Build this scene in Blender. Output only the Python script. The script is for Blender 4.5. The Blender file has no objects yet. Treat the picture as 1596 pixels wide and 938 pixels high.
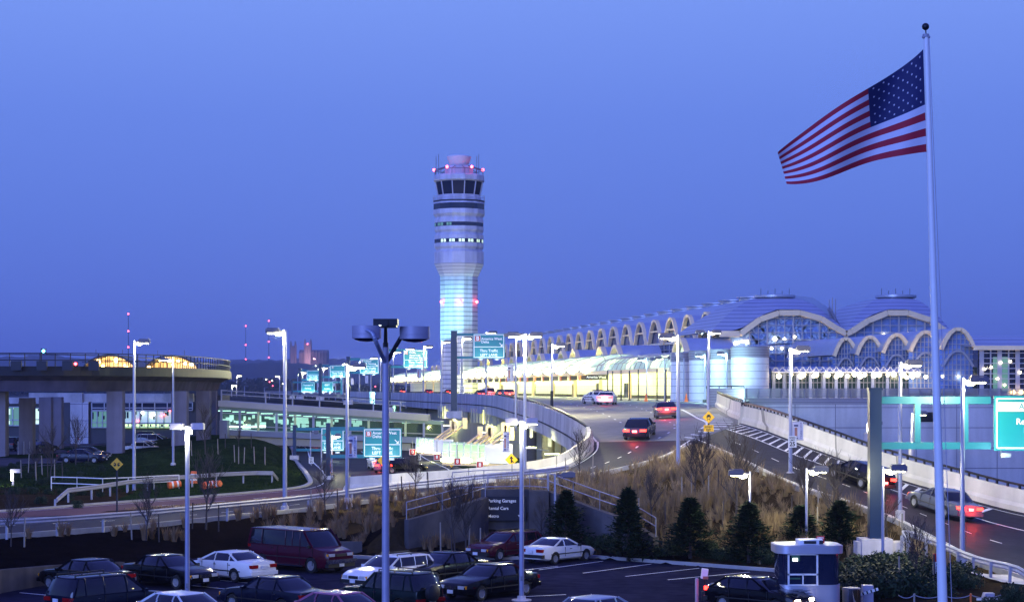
import bpy, bmesh, math, random
import numpy as np
from mathutils import Vector, Matrix
R = math.radians
rnd = random.Random(7)
SC = bpy.context.scene
COL = SC.collection
# ------------------------------------------------------------------ camera
F, CX, HY, CH = 3000.0, 798.0, 606.0, 9.0      # focal (photo px), principal x, horizon row, eye height
cam_d = bpy.data.cameras.new('camera')
cam_d.sensor_width = 36.0
cam_d.lens = 36.0 * F / 1596.0
cam_d.shift_y = (HY - 469.0) / 1596.0
cam_d.clip_start = 0.5
cam_d.clip_end = 30000.0
cam = bpy.data.objects.new('camera', cam_d)
COL.objects.link(cam)
cam.location = (0, 0, CH)
cam.rotation_euler = (R(90), 0, 0)
SC.camera = cam
# ------------------------------------------------------------------ dusk sky
wd = bpy.data.worlds.new('World')
SC.world = wd
wd.use_nodes = True
wt = wd.node_tree
bg = wt.nodes['Background']
tc = wt.nodes.new('ShaderNodeTexCoord')
sx = wt.nodes.new('ShaderNodeSeparateXYZ')
rp = wt.nodes.new('ShaderNodeValToRGB')
wt.links.new(tc.outputs['Generated'], sx.inputs[0])
wt.links.new(sx.outputs['Z'], rp.inputs[0])
el = rp.color_ramp.elements
el[0].position = 0.0; el[0].color = (.088, .148, .57, 1)
el[1].position = 1.0; el[1].color = (.10, .14, .78, 1)
for pos, c in ((.03, (.097, .168, .61)), (.08, (.108, .195, .66)), (.14, (.128, .228, .72)), (.20, (.172, .290, .80)), (.34, (.14, .21, .80)), (.6, (.11, .15, .78))):
    e = el.new(pos); e.color = (*c, 1)
wt.links.new(rp.outputs[0], bg.inputs[0])
bg.inputs[1].default_value = 1.0
# soft afterglow of the western sky behind the viewer
sun_d = bpy.data.lights.new('sun', 'SUN')
sun_d.energy = 2.0; sun_d.angle = R(35); sun_d.color = (.21, .34, 1.0)
sun = bpy.data.objects.new('sun', sun_d); COL.objects.link(sun)
sun.rotation_euler = (R(77), 0, R(-30))
vs = SC.view_settings
vs.view_transform = 'Standard'; vs.look = 'None'; vs.exposure = 0.25; vs.gamma = 1.0; vs.use_curve_mapping = False
SC.render.engine = 'CYCLES'
cy = SC.cycles
cy.use_denoising = True
cy.max_bounces = 5; cy.diffuse_bounces = 2; cy.glossy_bounces = 3; cy.transmission_bounces = 4; cy.transparent_max_bounces = 8
cy.sample_clamp_indirect = 4.0
cy.caustics_reflective = False; cy.caustics_refractive = False

# ------------------------------------------------------------------ helpers
def P(x, y, D):
    return Vector(((x - CX) * D / F, D, CH - (y - HY) * D / F))
def G(x, y, z):
    D = F * (CH - z) / (y - HY)
    return Vector(((x - CX) * D / F, D, z))
def zy(y, D): return CH - (y - HY) * D / F
def xx(x, D): return (x - CX) * D / F

class MB:
    def __init__(s): s.v = []; s.f = []; s.m = []; s.mi = 0
    def face(s, idx): s.f.append(tuple(idx)); s.m.append(s.mi)
    def poly(s, pts):
        n = len(s.v); s.v += [tuple(p) for p in pts]; s.face(range(n, n + len(pts)))
    def box(s, c, d, rz=0, rx=0, ry=0):
        M = Matrix.Rotation(rz, 3, 'Z') @ Matrix.Rotation(ry, 3, 'Y') @ Matrix.Rotation(rx, 3, 'X')
        n = len(s.v)
        for k in range(8):
            p = Vector(((k & 1) - .5, ((k >> 1) & 1) - .5, (k >> 2) - .5))
            p = Vector((p.x * d[0], p.y * d[1], p.z * d[2]))
            s.v.append(tuple(M @ p + Vector(c)))
        for q in ((0, 2, 3, 1), (4, 5, 7, 6), (0, 1, 5, 4), (2, 6, 7, 3), (0, 4, 6, 2), (1, 3, 7, 5)):
            s.face([n + i for i in q])
    def bb(s, a, b):
        s.box([(a[i] + b[i]) / 2 for i in range(3)], [abs(b[i] - a[i]) for i in range(3)])
    def cyl(s, p0, p1, r0, r1=None, n=10, cap=True):
        r1 = r0 if r1 is None else r1
        p0 = Vector(p0); p1 = Vector(p1); a = (p1 - p0)
        if a.length < 1e-9: return
        a.normalize()
        u = a.cross(Vector((0, 0, 1)) if abs(a.z) < .95 else Vector((1, 0, 0))).normalized(); w = a.cross(u)
        b = len(s.v)
        for p, r in ((p0, r0), (p1, r1)):
            for k in range(n):
                t = 2 * math.pi * k / n
                s.v.append(tuple(p + (u * math.cos(t) + w * math.sin(t)) * r))
        for k in range(n):
            k2 = (k + 1) % n
            s.face((b + k, b + n + k, b + n + k2, b + k2))
        if cap:
            s.face([b + k for k in range(n)]); s.face([b + n + k for k in reversed(range(n))])
    def tube(s, pts, r, n=6):
        for a, b in zip(pts[:-1], pts[1:]): s.cyl(a, b, r, r, n)
    def beam(s, p0, p1, w, h):
        """rectangular bar between two points, w sideways, h upwards"""
        p0 = Vector(p0); p1 = Vector(p1); a = (p1 - p0).normalized()
        u = a.cross(Vector((0, 0, 1)))
        u = Vector((1, 0, 0)) if u.length < 1e-4 else u.normalized()
        k = u.cross(a)
        b = len(s.v)
        for p in (p0, p1):
            for q in ((-1, -1), (1, -1), (1, 1), (-1, 1)):
                s.v.append(tuple(p + u * q[0] * w / 2 + k * q[1] * h / 2))
        for i in range(4):
            j = (i + 1) % 4
            s.face((b + i, b + j, b + 4 + j, b + 4 + i))
        s.face((b + 3, b + 2, b + 1, b)); s.face((b + 4, b + 5, b + 6, b + 7))
    def lathe(s, prof, c=(0, 0, 0), n=16, axis='Z', ph=0, caps=True):
        b = len(s.v); c = Vector(c)
        for r, h in prof:
            for k in range(n):
                t = 2 * math.pi * k / n + ph
                q = (r * math.cos(t), r * math.sin(t), h)
                if axis == 'Y': q = (q[0], q[2], q[1])
                if axis == 'X': q = (q[2], q[0], q[1])
                s.v.append(tuple(c + Vector(q)))
        for i in range(len(prof) - 1):
            for k in range(n):
                k2 = (k + 1) % n
                s.face((b + i * n + k, b + i * n + k2, b + (i + 1) * n + k2, b + (i + 1) * n + k))
        if caps:
            s.face([b + k for k in reversed(range(n))]); e = b + (len(prof) - 1) * n
            s.face([e + k for k in range(n)])
    def grid(s, rows):
        b = len(s.v); m = len(rows[0])
        for r in rows: s.v += [tuple(p) for p in r]
        for i in range(len(rows) - 1):
            for j in range(m - 1):
                s.face((b + i * m + j, b + i * m + j + 1, b + (i + 1) * m + j + 1, b + (i + 1) * m + j))
    def prism(s, pts, dv):
        """polygon pts (3-D) pushed by vector dv"""
        b = len(s.v); n = len(pts); dv = Vector(dv)
        s.v += [tuple(Vector(p)) for p in pts] + [tuple(Vector(p) + dv) for p in pts]
        s.face([b + i for i in range(n)]); s.face([b + n + i for i in reversed(range(n))])
        for i in range(n):
            j = (i + 1) % n
            s.face((b + j, b + i, b + n + i, b + n + j))
    def sweep(s, path, prof, caps=True):
        """closed profile [(lateral right, up)] along a 3-D path"""
        path = [Vector(p) for p in path]; b = len(s.v); m = len(prof)
        for i, p in enumerate(path):
            a = path[min(i + 1, len(path) - 1)] - path[max(i - 1, 0)]
            r = Vector((a.y, -a.x, 0))
            r = r.normalized() if r.length > 1e-6 else Vector((1, 0, 0))
            for l, h in prof: s.v.append(tuple(p + r * l + Vector((0, 0, h))))
        for i in range(len(path) - 1):
            for j in range(m):
                k = (j + 1) % m
                s.face((b + i * m + j, b + i * m + k, b + (i + 1) * m + k, b + (i + 1) * m + j))
        if caps:
            s.face([b + j for j in reversed(range(m))]); e = b + (len(path) - 1) * m
            s.face([e + j for j in range(m)])
    def ball(s, c, r, n=8, sz=(1, 1, 1)):
        pr = [(max(1e-4, r * math.sin(math.pi * i / n)), -r * math.cos(math.pi * i / n)) for i in range(n + 1)]
        b = len(s.v); s.lathe(pr, (0, 0, 0), n * 2, caps=False)
        for i in range(b, len(s.v)):
            q = s.v[i]; s.v[i] = (q[0] * sz[0] + c[0], q[1] * sz[1] + c[1], q[2] * sz[2] + c[2])
    def mesh(s, name, mats, smooth=None):
        me = bpy.data.meshes.new(name)
        me.from_pydata(s.v, [], s.f)
        for m in (mats if isinstance(mats, (list, tuple)) else [mats]): me.materials.append(m)
        if any(s.m): me.polygons.foreach_set('material_index', s.m)
        bm = bmesh.new(); bm.from_mesh(me); bmesh.ops.recalc_face_normals(bm, faces=bm.faces); bm.to_mesh(me); bm.free()
        if smooth is not None:
            me.polygons.foreach_set('use_smooth', [True] * len(me.polygons))
            me.set_sharp_from_angle(angle=R(smooth))
        me.update()
        return me

def link(name, me, parent=None, loc=(0, 0, 0), rz=0):
    o = bpy.data.objects.new(name, me); COL.objects.link(o)
    o.parent = parent; o.location = loc; o.rotation_euler = (0, 0, rz)
    return o
def tag(o, label=None, cat=None, group=None, kind=None):
    if label: o['label'] = label
    if cat: o['category'] = cat
    if group: o['group'] = group
    if kind: o['kind'] = kind
    return o
def thing(name, label, cat, loc=(0, 0, 0), rz=0, group=None):
    o = bpy.data.objects.new(name, None); COL.objects.link(o)
    o.empty_display_size = .3
    o.location = loc; o.rotation_euler = (0, 0, rz)
    return tag(o, label, cat, group)
def part(name, mb, mat, parent, smooth=None, label=None):
    o = link(name, mb.mesh(name, mat, smooth), parent)
    if label: o['label'] = label
    return o
def solo(name, mb, mat, label, cat, group=None, loc=(0, 0, 0), rz=0, smooth=None, kind=None):
    return tag(link(name, mb.mesh(name, mat, smooth), None, loc, rz), label, cat, group, kind)
def struct(name, mb, mat, smooth=None, label=None, cat=None):
    o = link(name, mb.mesh(name, mat, smooth)); o['kind'] = 'structure'
    return tag(o, label, cat)
def copy_tree(o, parent=None):
    c = o.copy(); COL.objects.link(c); c.parent = parent
    for ch in list(o.children): copy_tree(ch, c)
    return c
def lamp_light(parent, loc, energy, color, radius=.15, kind='POINT', rot=None, size=None, spot=None):
    d = bpy.data.lights.new('lamp_light', kind); d.energy = energy; d.color = color
    if kind == 'AREA': d.size = size or 1
    else: d.shadow_soft_size = radius
    if spot: d.spot_size = R(spot); d.spot_blend = .5
    o = bpy.data.objects.new('lamp_light', d); COL.objects.link(o); o.parent = parent; o.location = loc
    if rot: o.rotation_euler = rot
    return o
ORD = 'first second third fourth fifth sixth seventh eighth ninth tenth eleventh twelfth thirteenth fourteenth fifteenth sixteenth seventeenth eighteenth nineteenth twentieth'.split()

# ------------------------------------------------------------------ materials
MAT = {}
def pm(name, col, rough=.6, metal=0.0, var=.18, scale=6.0, bump=0.0, coat=0.0, spec=None, var2=None):
    """Principled with two scales of noise in the colour and optional bump"""
    m = bpy.data.materials.new(name); m.use_nodes = True; MAT[name] = m
    nt = m.node_tree; b = nt.nodes['Principled BSDF']
    b.inputs['Roughness'].default_value = rough; b.inputs['Metallic'].default_value = metal
    if coat: b.inputs['Coat Weight'].default_value = coat; b.inputs['Coat Roughness'].default_value = .04
    if spec is not None: b.inputs['Specular IOR Level'].default_value = spec
    t = nt.nodes.new('ShaderNodeTexCoord')
    n1 = nt.nodes.new('ShaderNodeTexNoise'); n1.inputs['Scale'].default_value = scale; n1.inputs['Detail'].default_value = 6
    n2 = nt.nodes.new('ShaderNodeTexNoise'); n2.inputs['Scale'].default_value = scale * .13; n2.inputs['Detail'].default_value = 3
    for n in (n1, n2): nt.links.new(t.outputs['Object'], n.inputs['Vector'])
    ad = nt.nodes.new('ShaderNodeMath'); ad.operation = 'ADD'
    nt.links.new(n1.outputs['Fac'], ad.inputs[0]); nt.links.new(n2.outputs['Fac'], ad.inputs[1])
    hf = nt.nodes.new('ShaderNodeMapRange'); hf.inputs[1].default_value = .6; hf.inputs[2].default_value = 1.4
    nt.links.new(ad.outputs[0], hf.inputs[0])
    mx = nt.nodes.new('ShaderNodeMix'); mx.data_type = 'RGBA'
    c1 = [max(0, c * (1 - var)) for c in col]; c2 = [min(1, c * (1 + var)) for c in (var2 or col)]
    mx.inputs[6].default_value = (*c1, 1); mx.inputs[7].default_value = (*c2, 1)
    nt.links.new(hf.outputs[0], mx.inputs[0]); nt.links.new(mx.outputs[2], b.inputs['Base Color'])
    if bump:
        bp = nt.nodes.new('ShaderNodeBump'); bp.inputs['Strength'].default_value = bump; bp.inputs['Distance'].default_value = .05
        nt.links.new(n1.outputs['Fac'], bp.inputs['Height']); nt.links.new(bp.outputs[0], b.inputs['Normal'])
    return m
def em(name, col, s, base=(.8, .8, .8)):
    m = bpy.data.materials.new(name); m.use_nodes = True; MAT[name] = m
    b = m.node_tree.nodes['Principled BSDF']
    b.inputs['Base Color'].default_value = (*base, 1); b.inputs['Roughness'].default_value = .4
    b.inputs['Emission Color'].default_value = (*col, 1); b.inputs['Emission Strength'].default_value = s
    return m
def panel(name, col, seam, sx_, sz_, rough=.55, w=.03, metal=0.0, axis='Z'):
    """cladding with a real grid of seams: sx_ wide, sz_ high panels, object coordinates"""
    m = pm(name, col, rough, metal, .07, 3.0)
    nt = m.node_tree; b = nt.nodes['Principled BSDF']
    t = nt.nodes.new('ShaderNodeTexCoord'); sp = nt.nodes.new('ShaderNodeSeparateXYZ'); nt.links.new(t.outputs['Object'], sp.inputs[0])
    outs = []
    src = {'Z': 'Z', 'Y': 'Y', 'X': 'X'}
    for o_, s_ in (('X' if axis != 'Y' else 'Y', sx_), ('Z', sz_)):
        if not s_: continue
        md = nt.nodes.new('ShaderNodeMath'); md.operation = 'PINGPONG'; md.inputs[1].default_value = s_ / 2
        nt.links.new(sp.outputs[o_], md.inputs[0])
        lt = nt.nodes.new('ShaderNodeMath'); lt.operation = 'LESS_THAN'; lt.inputs[1].default_value = w
        nt.links.new(md.outputs[0], lt.inputs[0]); outs.append(lt)
    if len(outs) == 2:
        mxm = nt.nodes.new('ShaderNodeMath'); mxm.operation = 'MAXIMUM'
        nt.links.new(outs[0].outputs[0], mxm.inputs[0]); nt.links.new(outs[1].outputs[0], mxm.inputs[1])
    else: mxm = outs[0]
    old = b.inputs['Base Color'].links[0].from_socket
    mx = nt.nodes.new('ShaderNodeMix'); mx.data_type = 'RGBA'; mx.inputs[7].default_value = (*seam, 1)
    nt.links.new(old, mx.inputs[6]); nt.links.new(mxm.outputs[0], mx.inputs[0]); nt.links.new(mx.outputs[2], b.inputs['Base Color'])
    return m
def frosted(name, col, tr=.5, clear=.15, rough=.3):
    """canopy glass: lets light through softly"""
    m = bpy.data.materials.new(name); m.use_nodes = True; MAT[name] = m
    nt = m.node_tree; out = nt.nodes['Material Output']; b = nt.nodes['Principled BSDF']
    b.inputs['Base Color'].default_value = (*col, 1); b.inputs['Roughness'].default_value = rough
    t = nt.nodes.new('ShaderNodeBsdfTranslucent'); t.inputs[0].default_value = (*col, 1)
    tp = nt.nodes.new('ShaderNodeBsdfTransparent'); tp.inputs[0].default_value = (.9, .95, .95, 1)
    a = nt.nodes.new('ShaderNodeMixShader'); a.inputs[0].default_value = tr
    c = nt.nodes.new('ShaderNodeMixShader'); c.inputs[0].default_value = clear
    nt.links.new(b.outputs[0], a.inputs[1]); nt.links.new(t.outputs[0], a.inputs[2])
    nt.links.new(a.outputs[0], c.inputs[1]); nt.links.new(tp.outputs[0], c.inputs[2]); nt.links.new(c.outputs[0], out.inputs[0])
    return m

asphalt = pm('asphalt', (.022, .022, .042), .85, 0, .5, 1.3, .25, spec=0)
asphalt_road = pm('asphalt_road', (.031, .030, .041), .6, 0, .34, 1.6, .2, spec=.03)
deck_mat = pm('deck_concrete', (.24, .23, .22), .7, 0, .22, 1.2, .15, spec=.03)
red_glow_mat = pm('road_red_glow', (.15, .075, .07), .6, 0, .25, 3, .2, spec=.02)  # road surface with the red glow of tail lamps painted into its colour
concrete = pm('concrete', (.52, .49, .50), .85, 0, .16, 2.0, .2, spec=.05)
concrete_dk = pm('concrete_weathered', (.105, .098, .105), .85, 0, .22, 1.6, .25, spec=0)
barrier_mat = panel('barrier_concrete', (.60, .57, .50), (.25, .24, .21), 3.0, 0, .85, .04)
kerb_mat = pm('kerb_concrete', (.36, .35, .33), .85, 0, .2, 3, .2)
paint = pm('road_paint', (.75, .75, .72), .6, 0, .25, 9)
mulch = pm('mulch', (.006, .0045, .005), .95, 0, .5, 7, .9, spec=0)
soil = pm('dry_soil', (.034, .024, .013), .95, 0, .4, 5, .9, spec=0)
turf = pm('turf', (.010, .024, .008), .9, 0, .45, 5, .8, var2=(.02, .036, .011), spec=0)
ground_far = pm('far_ground', (.02, .026, .022), .95, 0, .3, .05, spec=0)
strawm = pm('dry_grass_blades', (.265, .195, .112), .9, 0, .6, .7, spec=0)
strawd = pm('dry_grass_tuft', (.235, .16, .092), .9, 0, .5, 1.2, spec=0)
greenb = pm('green_leaf', (.012, .026, .015), .6, 0, .5, 4, var2=(.025, .045, .02), spec=.15)
needle = pm('needle_leaf', (.006, .015, .009), .9, 0, .45, 5, var2=(.010, .026, .012), spec=.08)
bark = pm('bark', (.050, .040, .040), .9, 0, .3, 9, .5)
stake_m = pm('stake_wood', (.27, .24, .21), .9, 0, .2, 8)
steel = pm('galvanised_steel', (.34, .34, .40), .6, .25, .14, 8, spec=.2)
pole_m = pm('painted_pole', (.29, .31, .44), .38, .2, .08, 5)
pole_lilac = pm('weathered_pole', (.36, .34, .44), .5, .2, .14, 4)
dark_metal = pm('dark_metal', (.012, .013, .022), .45, .4, .2, 6)
grey_metal = pm('grey_metal', (.20, .20, .25), .45, .4, .12, 6)
white_paint = pm('white_paint', (.78, .78, .76), .45, 0, .06, 4)
cream = pm('cream_metal', (.88, .66, .38), .5, .0, .08, 2)
roof_m = panel('roof_sheet', (.40, .43, .52), (.16, .18, .26), 0, .55, .38, .05, .35)
roof_flat = pm('roof_metal', (.38, .42, .52), .35, .35, .10, 1.5)
wall_panel = panel('wall_panel', (.50, .49, .53), (.20, .19, .24), 4.6, 2.3, .6, .05)
drum_panel = panel('drum_panel', (.66, .66, .68), (.30, .32, .36), 0, .85, .55, .035)
drum_top = panel('drum_band', (.24, .23, .28), (.13, .12, .16), 0, .3, .6, .03)
tile_wall = panel('tile_wall', (.68, .66, .56), (.40, .40, .33), 1.6, 1.05, .5, .05, axis='Y')
tower_m = panel('tower_panel', (.56, .55, .60), (.16, .16, .24), 0, 1.02, .5, .10)
tower_up = pm('tower_metal', (.60, .58, .66), .5, .1, .08, .8)
def streak(m, amt=.45):
    nt = m.node_tree; b = nt.nodes['Principled BSDF']; old = b.inputs['Base Color'].links[0].from_socket
    t = nt.nodes.new('ShaderNodeTexCoord'); mp = nt.nodes.new('ShaderNodeMapping'); mp.inputs['Scale'].default_value = (.55, .55, .06); n = nt.nodes.new('ShaderNodeTexNoise'); n.inputs['Scale'].default_value = 1.4; n.inputs['Detail'].default_value = 5
    nt.links.new(t.outputs['Object'], mp.inputs[0]); nt.links.new(mp.outputs[0], n.inputs['Vector'])
    mr = nt.nodes.new('ShaderNodeMapRange'); mr.inputs[1].default_value = .35; mr.inputs[2].default_value = .65; mr.inputs[3].default_value = 1 - amt; mr.inputs[4].default_value = 1.08; nt.links.new(n.outputs['Fac'], mr.inputs[0])
    mx = nt.nodes.new('ShaderNodeMix'); mx.data_type = 'RGBA'; mx.blend_type = 'MULTIPLY'; mx.inputs[0].default_value = 1; nt.links.new(old, mx.inputs[6]); nt.links.new(mr.outputs[0], mx.inputs[7]); nt.links.new(mx.outputs[2], b.inputs['Base Color']); return m
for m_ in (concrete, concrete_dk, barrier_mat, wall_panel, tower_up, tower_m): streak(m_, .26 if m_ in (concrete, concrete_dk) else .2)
glass_dark = pm('dark_glass', (.012, .018, .045), .06, 0, .3, .5, spec=.8)
glass_blue = pm('blue_glass', (.04, .075, .22), .12, 0, .55, .9, spec=.7)
glass_wall = pm('wall_glass', (.15, .24, .52), .16, 0, .6, 1.3, spec=.6)  # sky reflection and indoor light are put into the blue base colour
mullion = pm('mullion', (.40, .40, .45), .45, .4, .1, 4)
teal = pm('sign_teal', (.004, .23, .265), .45, 0, .05, 2)
teal_post = pm('gantry_paint', (.010, .030, .085), .42, .3, .1, 3)
teal_lit = pm('gantry_paint_lit', (.010, .15, .22), .42, .2, .08, 3)  # gantry paint brightened for the arms, lamplight put into the colour
navy = pm('sign_navy', (.006, .007, .022), .5, 0, .1, 2)
yellow_s = pm('sign_yellow', (.78, .44, .01), .5, 0, .06, 3)
black_s = pm('sign_black', (.006, .006, .006), .6)
red_s = pm('sign_red', (.55, .02, .015), .5)
orange_m = pm('orange_plastic', (.80, .14, .02), .5)
letter = em('letter_white', (1, 1, 1), .12, (.85, .85, .85))
tyre_m = pm('tyre_rubber', (.010, .010, .011), .85)
rim_m = pm('rim_alloy', (.34, .34, .36), .4, .15, .1, 9)
chrome = pm('chrome', (.62, .62, .64), .12, 1.0, .05)
car_glass = pm('car_glass', (.006, .007, .012), .04, 0, .2, 3, spec=.55)
trim_b = pm('black_trim', (.012, .012, .013), .5)
lens_red = pm('red_lens', (.28, .006, .008), .15, 0, .1)
lens_clear = pm('clear_lens', (.62, .64, .66), .1, .3, .1)
lens_amber = pm('amber_lens', (.75, .30, .01), .2)
plate_m = pm('number_plate', (.62, .63, .66), .5)
tail_on = em('tail_lamp_lit', (1, .03, .02), 9.0, (.3, .01, .01))
head_on = em('head_lamp_lit', (1, .88, .6), 30.0)
lamp_on = em('lamp_lens_lit', (1, .94, .50), 28.0)
lamp_cyan = em('cyan_lens_lit', (.55, 1, .92), 14.0)
fluo = em('fluorescent', (.97, 1, .40), 13.0)
fluo_soft = em('lit_interior', (.40, .8, .45), .35)
warm_on = em('warm_lamp', (1, .62, .16), 22.0)
warm_soft = em('warm_lamp_small', (1, .86, .52), 14.0)
red_on = em('red_beacon', (1, .07, .08), 9.0)
white_dot = em('white_dot', (.9, 1, .95), 6.0)
win_green = em('green_window', (.25, .62, .42), .28, (.1, .2, .15))
win_yell = em('yellow_window', (.70, 1, .42), .75)
gold_glow = em('gold_interior', (.9, .42, .08), .9)
canopy_glass = frosted('canopy_glass', (.66, .84, .86), .55, .12)
arr_glass = frosted('arrivals_canopy_glass', (.42, .66, .54), .5, .25)
def paintcol(name, c, rough=.16): return pm(name, c, rough, 0, .05, 2, coat=.1, spec=.15)
car_black = paintcol('car_black', (.0035, .0035, .006)); car_navy = paintcol('car_navy', (.006, .008, .022)); car_white = paintcol('car_white', (.72, .72, .72))
car_maroon = paintcol('car_maroon', (.060, .006, .018)); car_green = paintcol('car_green', (.005, .013, .014)); car_silver = paintcol('car_silver', (.40, .41, .44))
car_wine = paintcol('car_wine', (.050, .004, .014)); car_pink = paintcol('car_rose', (.34, .12, .20)); car_grey = paintcol('car_grey', (.10, .11, .15))

# lettering: one mesh per text
TXT = {}
def text_mesh(s, size, mat, align='LEFT', bold=0.0):
    k = (s, size, mat.name, align, bold)
    if k not in TXT:
        cu = bpy.data.curves.new('lettering', 'FONT'); cu.body = s; cu.size = size; cu.align_x = align; cu.align_y = 'CENTER'
        cu.extrude = .004; cu.offset = bold * size; cu.resolution_u = 3
        ob = bpy.data.objects.new('tmp', cu); COL.objects.link(ob)
        dg = bpy.context.evaluated_depsgraph_get()
        me = bpy.data.meshes.new_from_object(ob.evaluated_get(dg))
        me.name = 'lettering'
        bpy.data.objects.remove(ob); bpy.data.curves.remove(cu)
        me.materials.clear(); me.materials.append(mat); TXT[k] = me
    return TXT[k]
def text(s, loc, size, mat, parent, align='LEFT', bold=.012, rz=0, name='lettering'):
    o = link(name, text_mesh(s, size, mat, align, bold), parent, loc); o.rotation_euler = (R(90), 0, rz)
    return o

def smooth_path(pts, n=8):
    pts = [np.array(p, float) for p in pts]; out = []
    for i in range(len(pts) - 1):
        p0 = pts[max(i - 1, 0)]; p1 = pts[i]; p2 = pts[i + 1]; p3 = pts[min(i + 2, len(pts) - 1)]
        for k in range(n):
            t = k / n
            out.append(.5 * ((2 * p1) + (p2 - p0) * t + (2 * p0 - 5 * p1 + 4 * p2 - p3) * t * t + (3 * p1 - p0 - 3 * p2 + p3) * t ** 3))
    out.append(pts[-1]); return [Vector(p) for p in out]
class Ribbon:
    def __init__(s, L, Rr, n=10):
        s.L = smooth_path(L, n); s.R = smooth_path(Rr, n); s.n = len(s.L)
    def pt(s, i, u, dz=0):
        i = max(0, min(s.n - 1, i)); j = int(i); k = min(j + 1, s.n - 1); t = i - j
        p = s.L[j].lerp(s.R[j], u).lerp(s.L[k].lerp(s.R[k], u), t); p.z += dz; return p
    def surf(s, mb, dz=0, m=8, i0=0, i1=None):
        mb.grid([[s.pt(i, j / m, dz) for j in range(m + 1)] for i in range(i0, (s.n if i1 is None else i1))])
    def line(s, mb, u, w, i0, i1, dz=.012, step=1.0):
        ii = []; i = i0
        while i < i1 - 1e-6: ii.append(i); i = math.floor(i + step + 1e-6) if step == 1.0 else i + step
        ii.append(i1); rows = []
        for i in ii:
            wd_ = (s.pt(i, 1) - s.pt(i, 0)).length; h = w / 2 / max(wd_, .1)
            rows.append([s.pt(i, u - h, dz), s.pt(i, u + h, dz)])
        mb.grid(rows)
# ------------------------------------------------------------------ roads (x right, y away, z up; metres)
RA_L = [(-62, 108, .8), (-46, 115, .9), (-32.4, 119.5, 1.0), (-24.3, 122.5, 1.1), (-18.2, 126, 1.3), (-12.6, 134, 1.6), (-9.2, 137, 1.8), (-4.7, 134.5, 2.2),
        (-.2, 130.5, 2.8), (2.7, 129.5, 3.3), (4.4, 130, 4.0), (5.5, 133, 4.7), (5.7, 138, 5.2)]
RA_R = [(-52, 92, .8), (-38, 98.5, .9), (-28, 104.8, 1.0), (-22, 110.5, 1.1), (-16.9, 116.2, 1.3), (-13, 119.7, 1.5), (-10, 121.5, 1.8), (-6, 122.5, 2.25),
        (-1.5, 121, 2.8), (2.5, 120.4, 3.2), (6.5, 121, 3.9), (10.0, 124, 4.7), (13.2, 139, 5.3)]
RA = Ribbon(RA_L, RA_R, 8)
DK_L = [(5.7, 138, 5.2), (5.2, 146, 5.6), (4.2, 155, 6.15), (2.6, 172, 6.75), (.4, 196, 7.15), (-2.4, 235, 7.45), (-8, 276, 7.5), (-16, 325, 7.5), (-28.5, 405, 7.5), (-46, 530, 7.5), (-70, 680, 7.5), (-113, 960, 7.5), (-180, 1400, 7.5)]
DK_R = [(13.2, 139, 5.3), (17.2, 146.5, 6.4), (17.7, 157, 6.8), (19.0, 176, 7.05), (20.5, 198, 7.3), (21.5, 236, 7.5), (14.0, 278, 7.5), (6.6, 326, 7.5), (-5.4, 406, 7.5), (-24, 531, 7.5), (-52, 681, 7.5), (-95, 961, 7.5), (-162, 1401, 7.5)]
DK = Ribbon(DK_L, DK_R, 8)
RR_L = [(13.2, 139, 5.3), (14.4, 125, 4.6), (16.2, 112, 3.5), (18.9, 105.4, 2.6), (20.6, 101.5, 1.95), (21.4, 97, 1.35), (22.3, 91, .75), (24.6, 84, .3), (31, 75, .05), (40, 64, 0)]
RR_R = [(17.4, 146.5, 6.4), (17.9, 137, 6.1), (18.9, 129, 5.5), (21.0, 124.5, 4.6), (23.2, 121, 3.7), (26.2, 116, 2.75), (29.8, 111, 1.8), (36, 103, .9), (46, 93, .3), (58, 82, 0)]
RR = Ribbon(RR_L, RR_R, 8)
# arrivals road, lower level
RU_L = [(-66, 118, .85), (-50, 121, .95), (-36, 122.5, 1.0), (-26.8, 134, 1.1), (-19.4, 144.5, 1.2), (-16.4, 155, 1.2), (-18.6, 176, 1.2), (-24, 214, 1.2), (-30, 262, 1.2), (-42, 340, 1.2)]
RU_R = [(-62, 108, .8), (-46, 115, .9), (-32.4, 119.5, 1.0), (-21.2, 126, 1.1), (-14.5, 135.5, 1.2), (-8.5, 145, 1.2), (-4, 175, 1.2), (-8, 215, 1.2), (-13, 262, 1.2), (-25, 340, 1.2)]
RU = Ribbon(RU_L, RU_R, 8)

LOT = [(-22.6, 85), (-19.9, 93.4), (-16.2, 104.5), (-14.3, 106.2), (-8.3, 102.5), (-4.6, 100.6), (-2, 101.4), (4.2, 102.7), (13, 95), (14.3, 86), (15, 60), (16, -25), (-45, -25), (-32, 60)]
WING = [(-5.7, 104.0), (-1.5, 108.0), (2.05, 108.0), (3.4, 106.8), (4.8, 105.3), (6.2, 103.5), (7.9, 101.3)]       # foot of the pedestrian underpass walls

def inside(poly, x, y):
    """vectorised point in polygon"""
    c = np.zeros(x.shape, bool); n = len(poly)
    for i in range(n):
        x1, y1 = poly[i]; x2, y2 = poly[(i + 1) % n]
        if y1 == y2: continue
        hit = ((y1 > y) != (y2 > y)) & (x < (x2 - x1) * (y - y1) / (y2 - y1) + x1)
        c ^= hit
    return c

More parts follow.
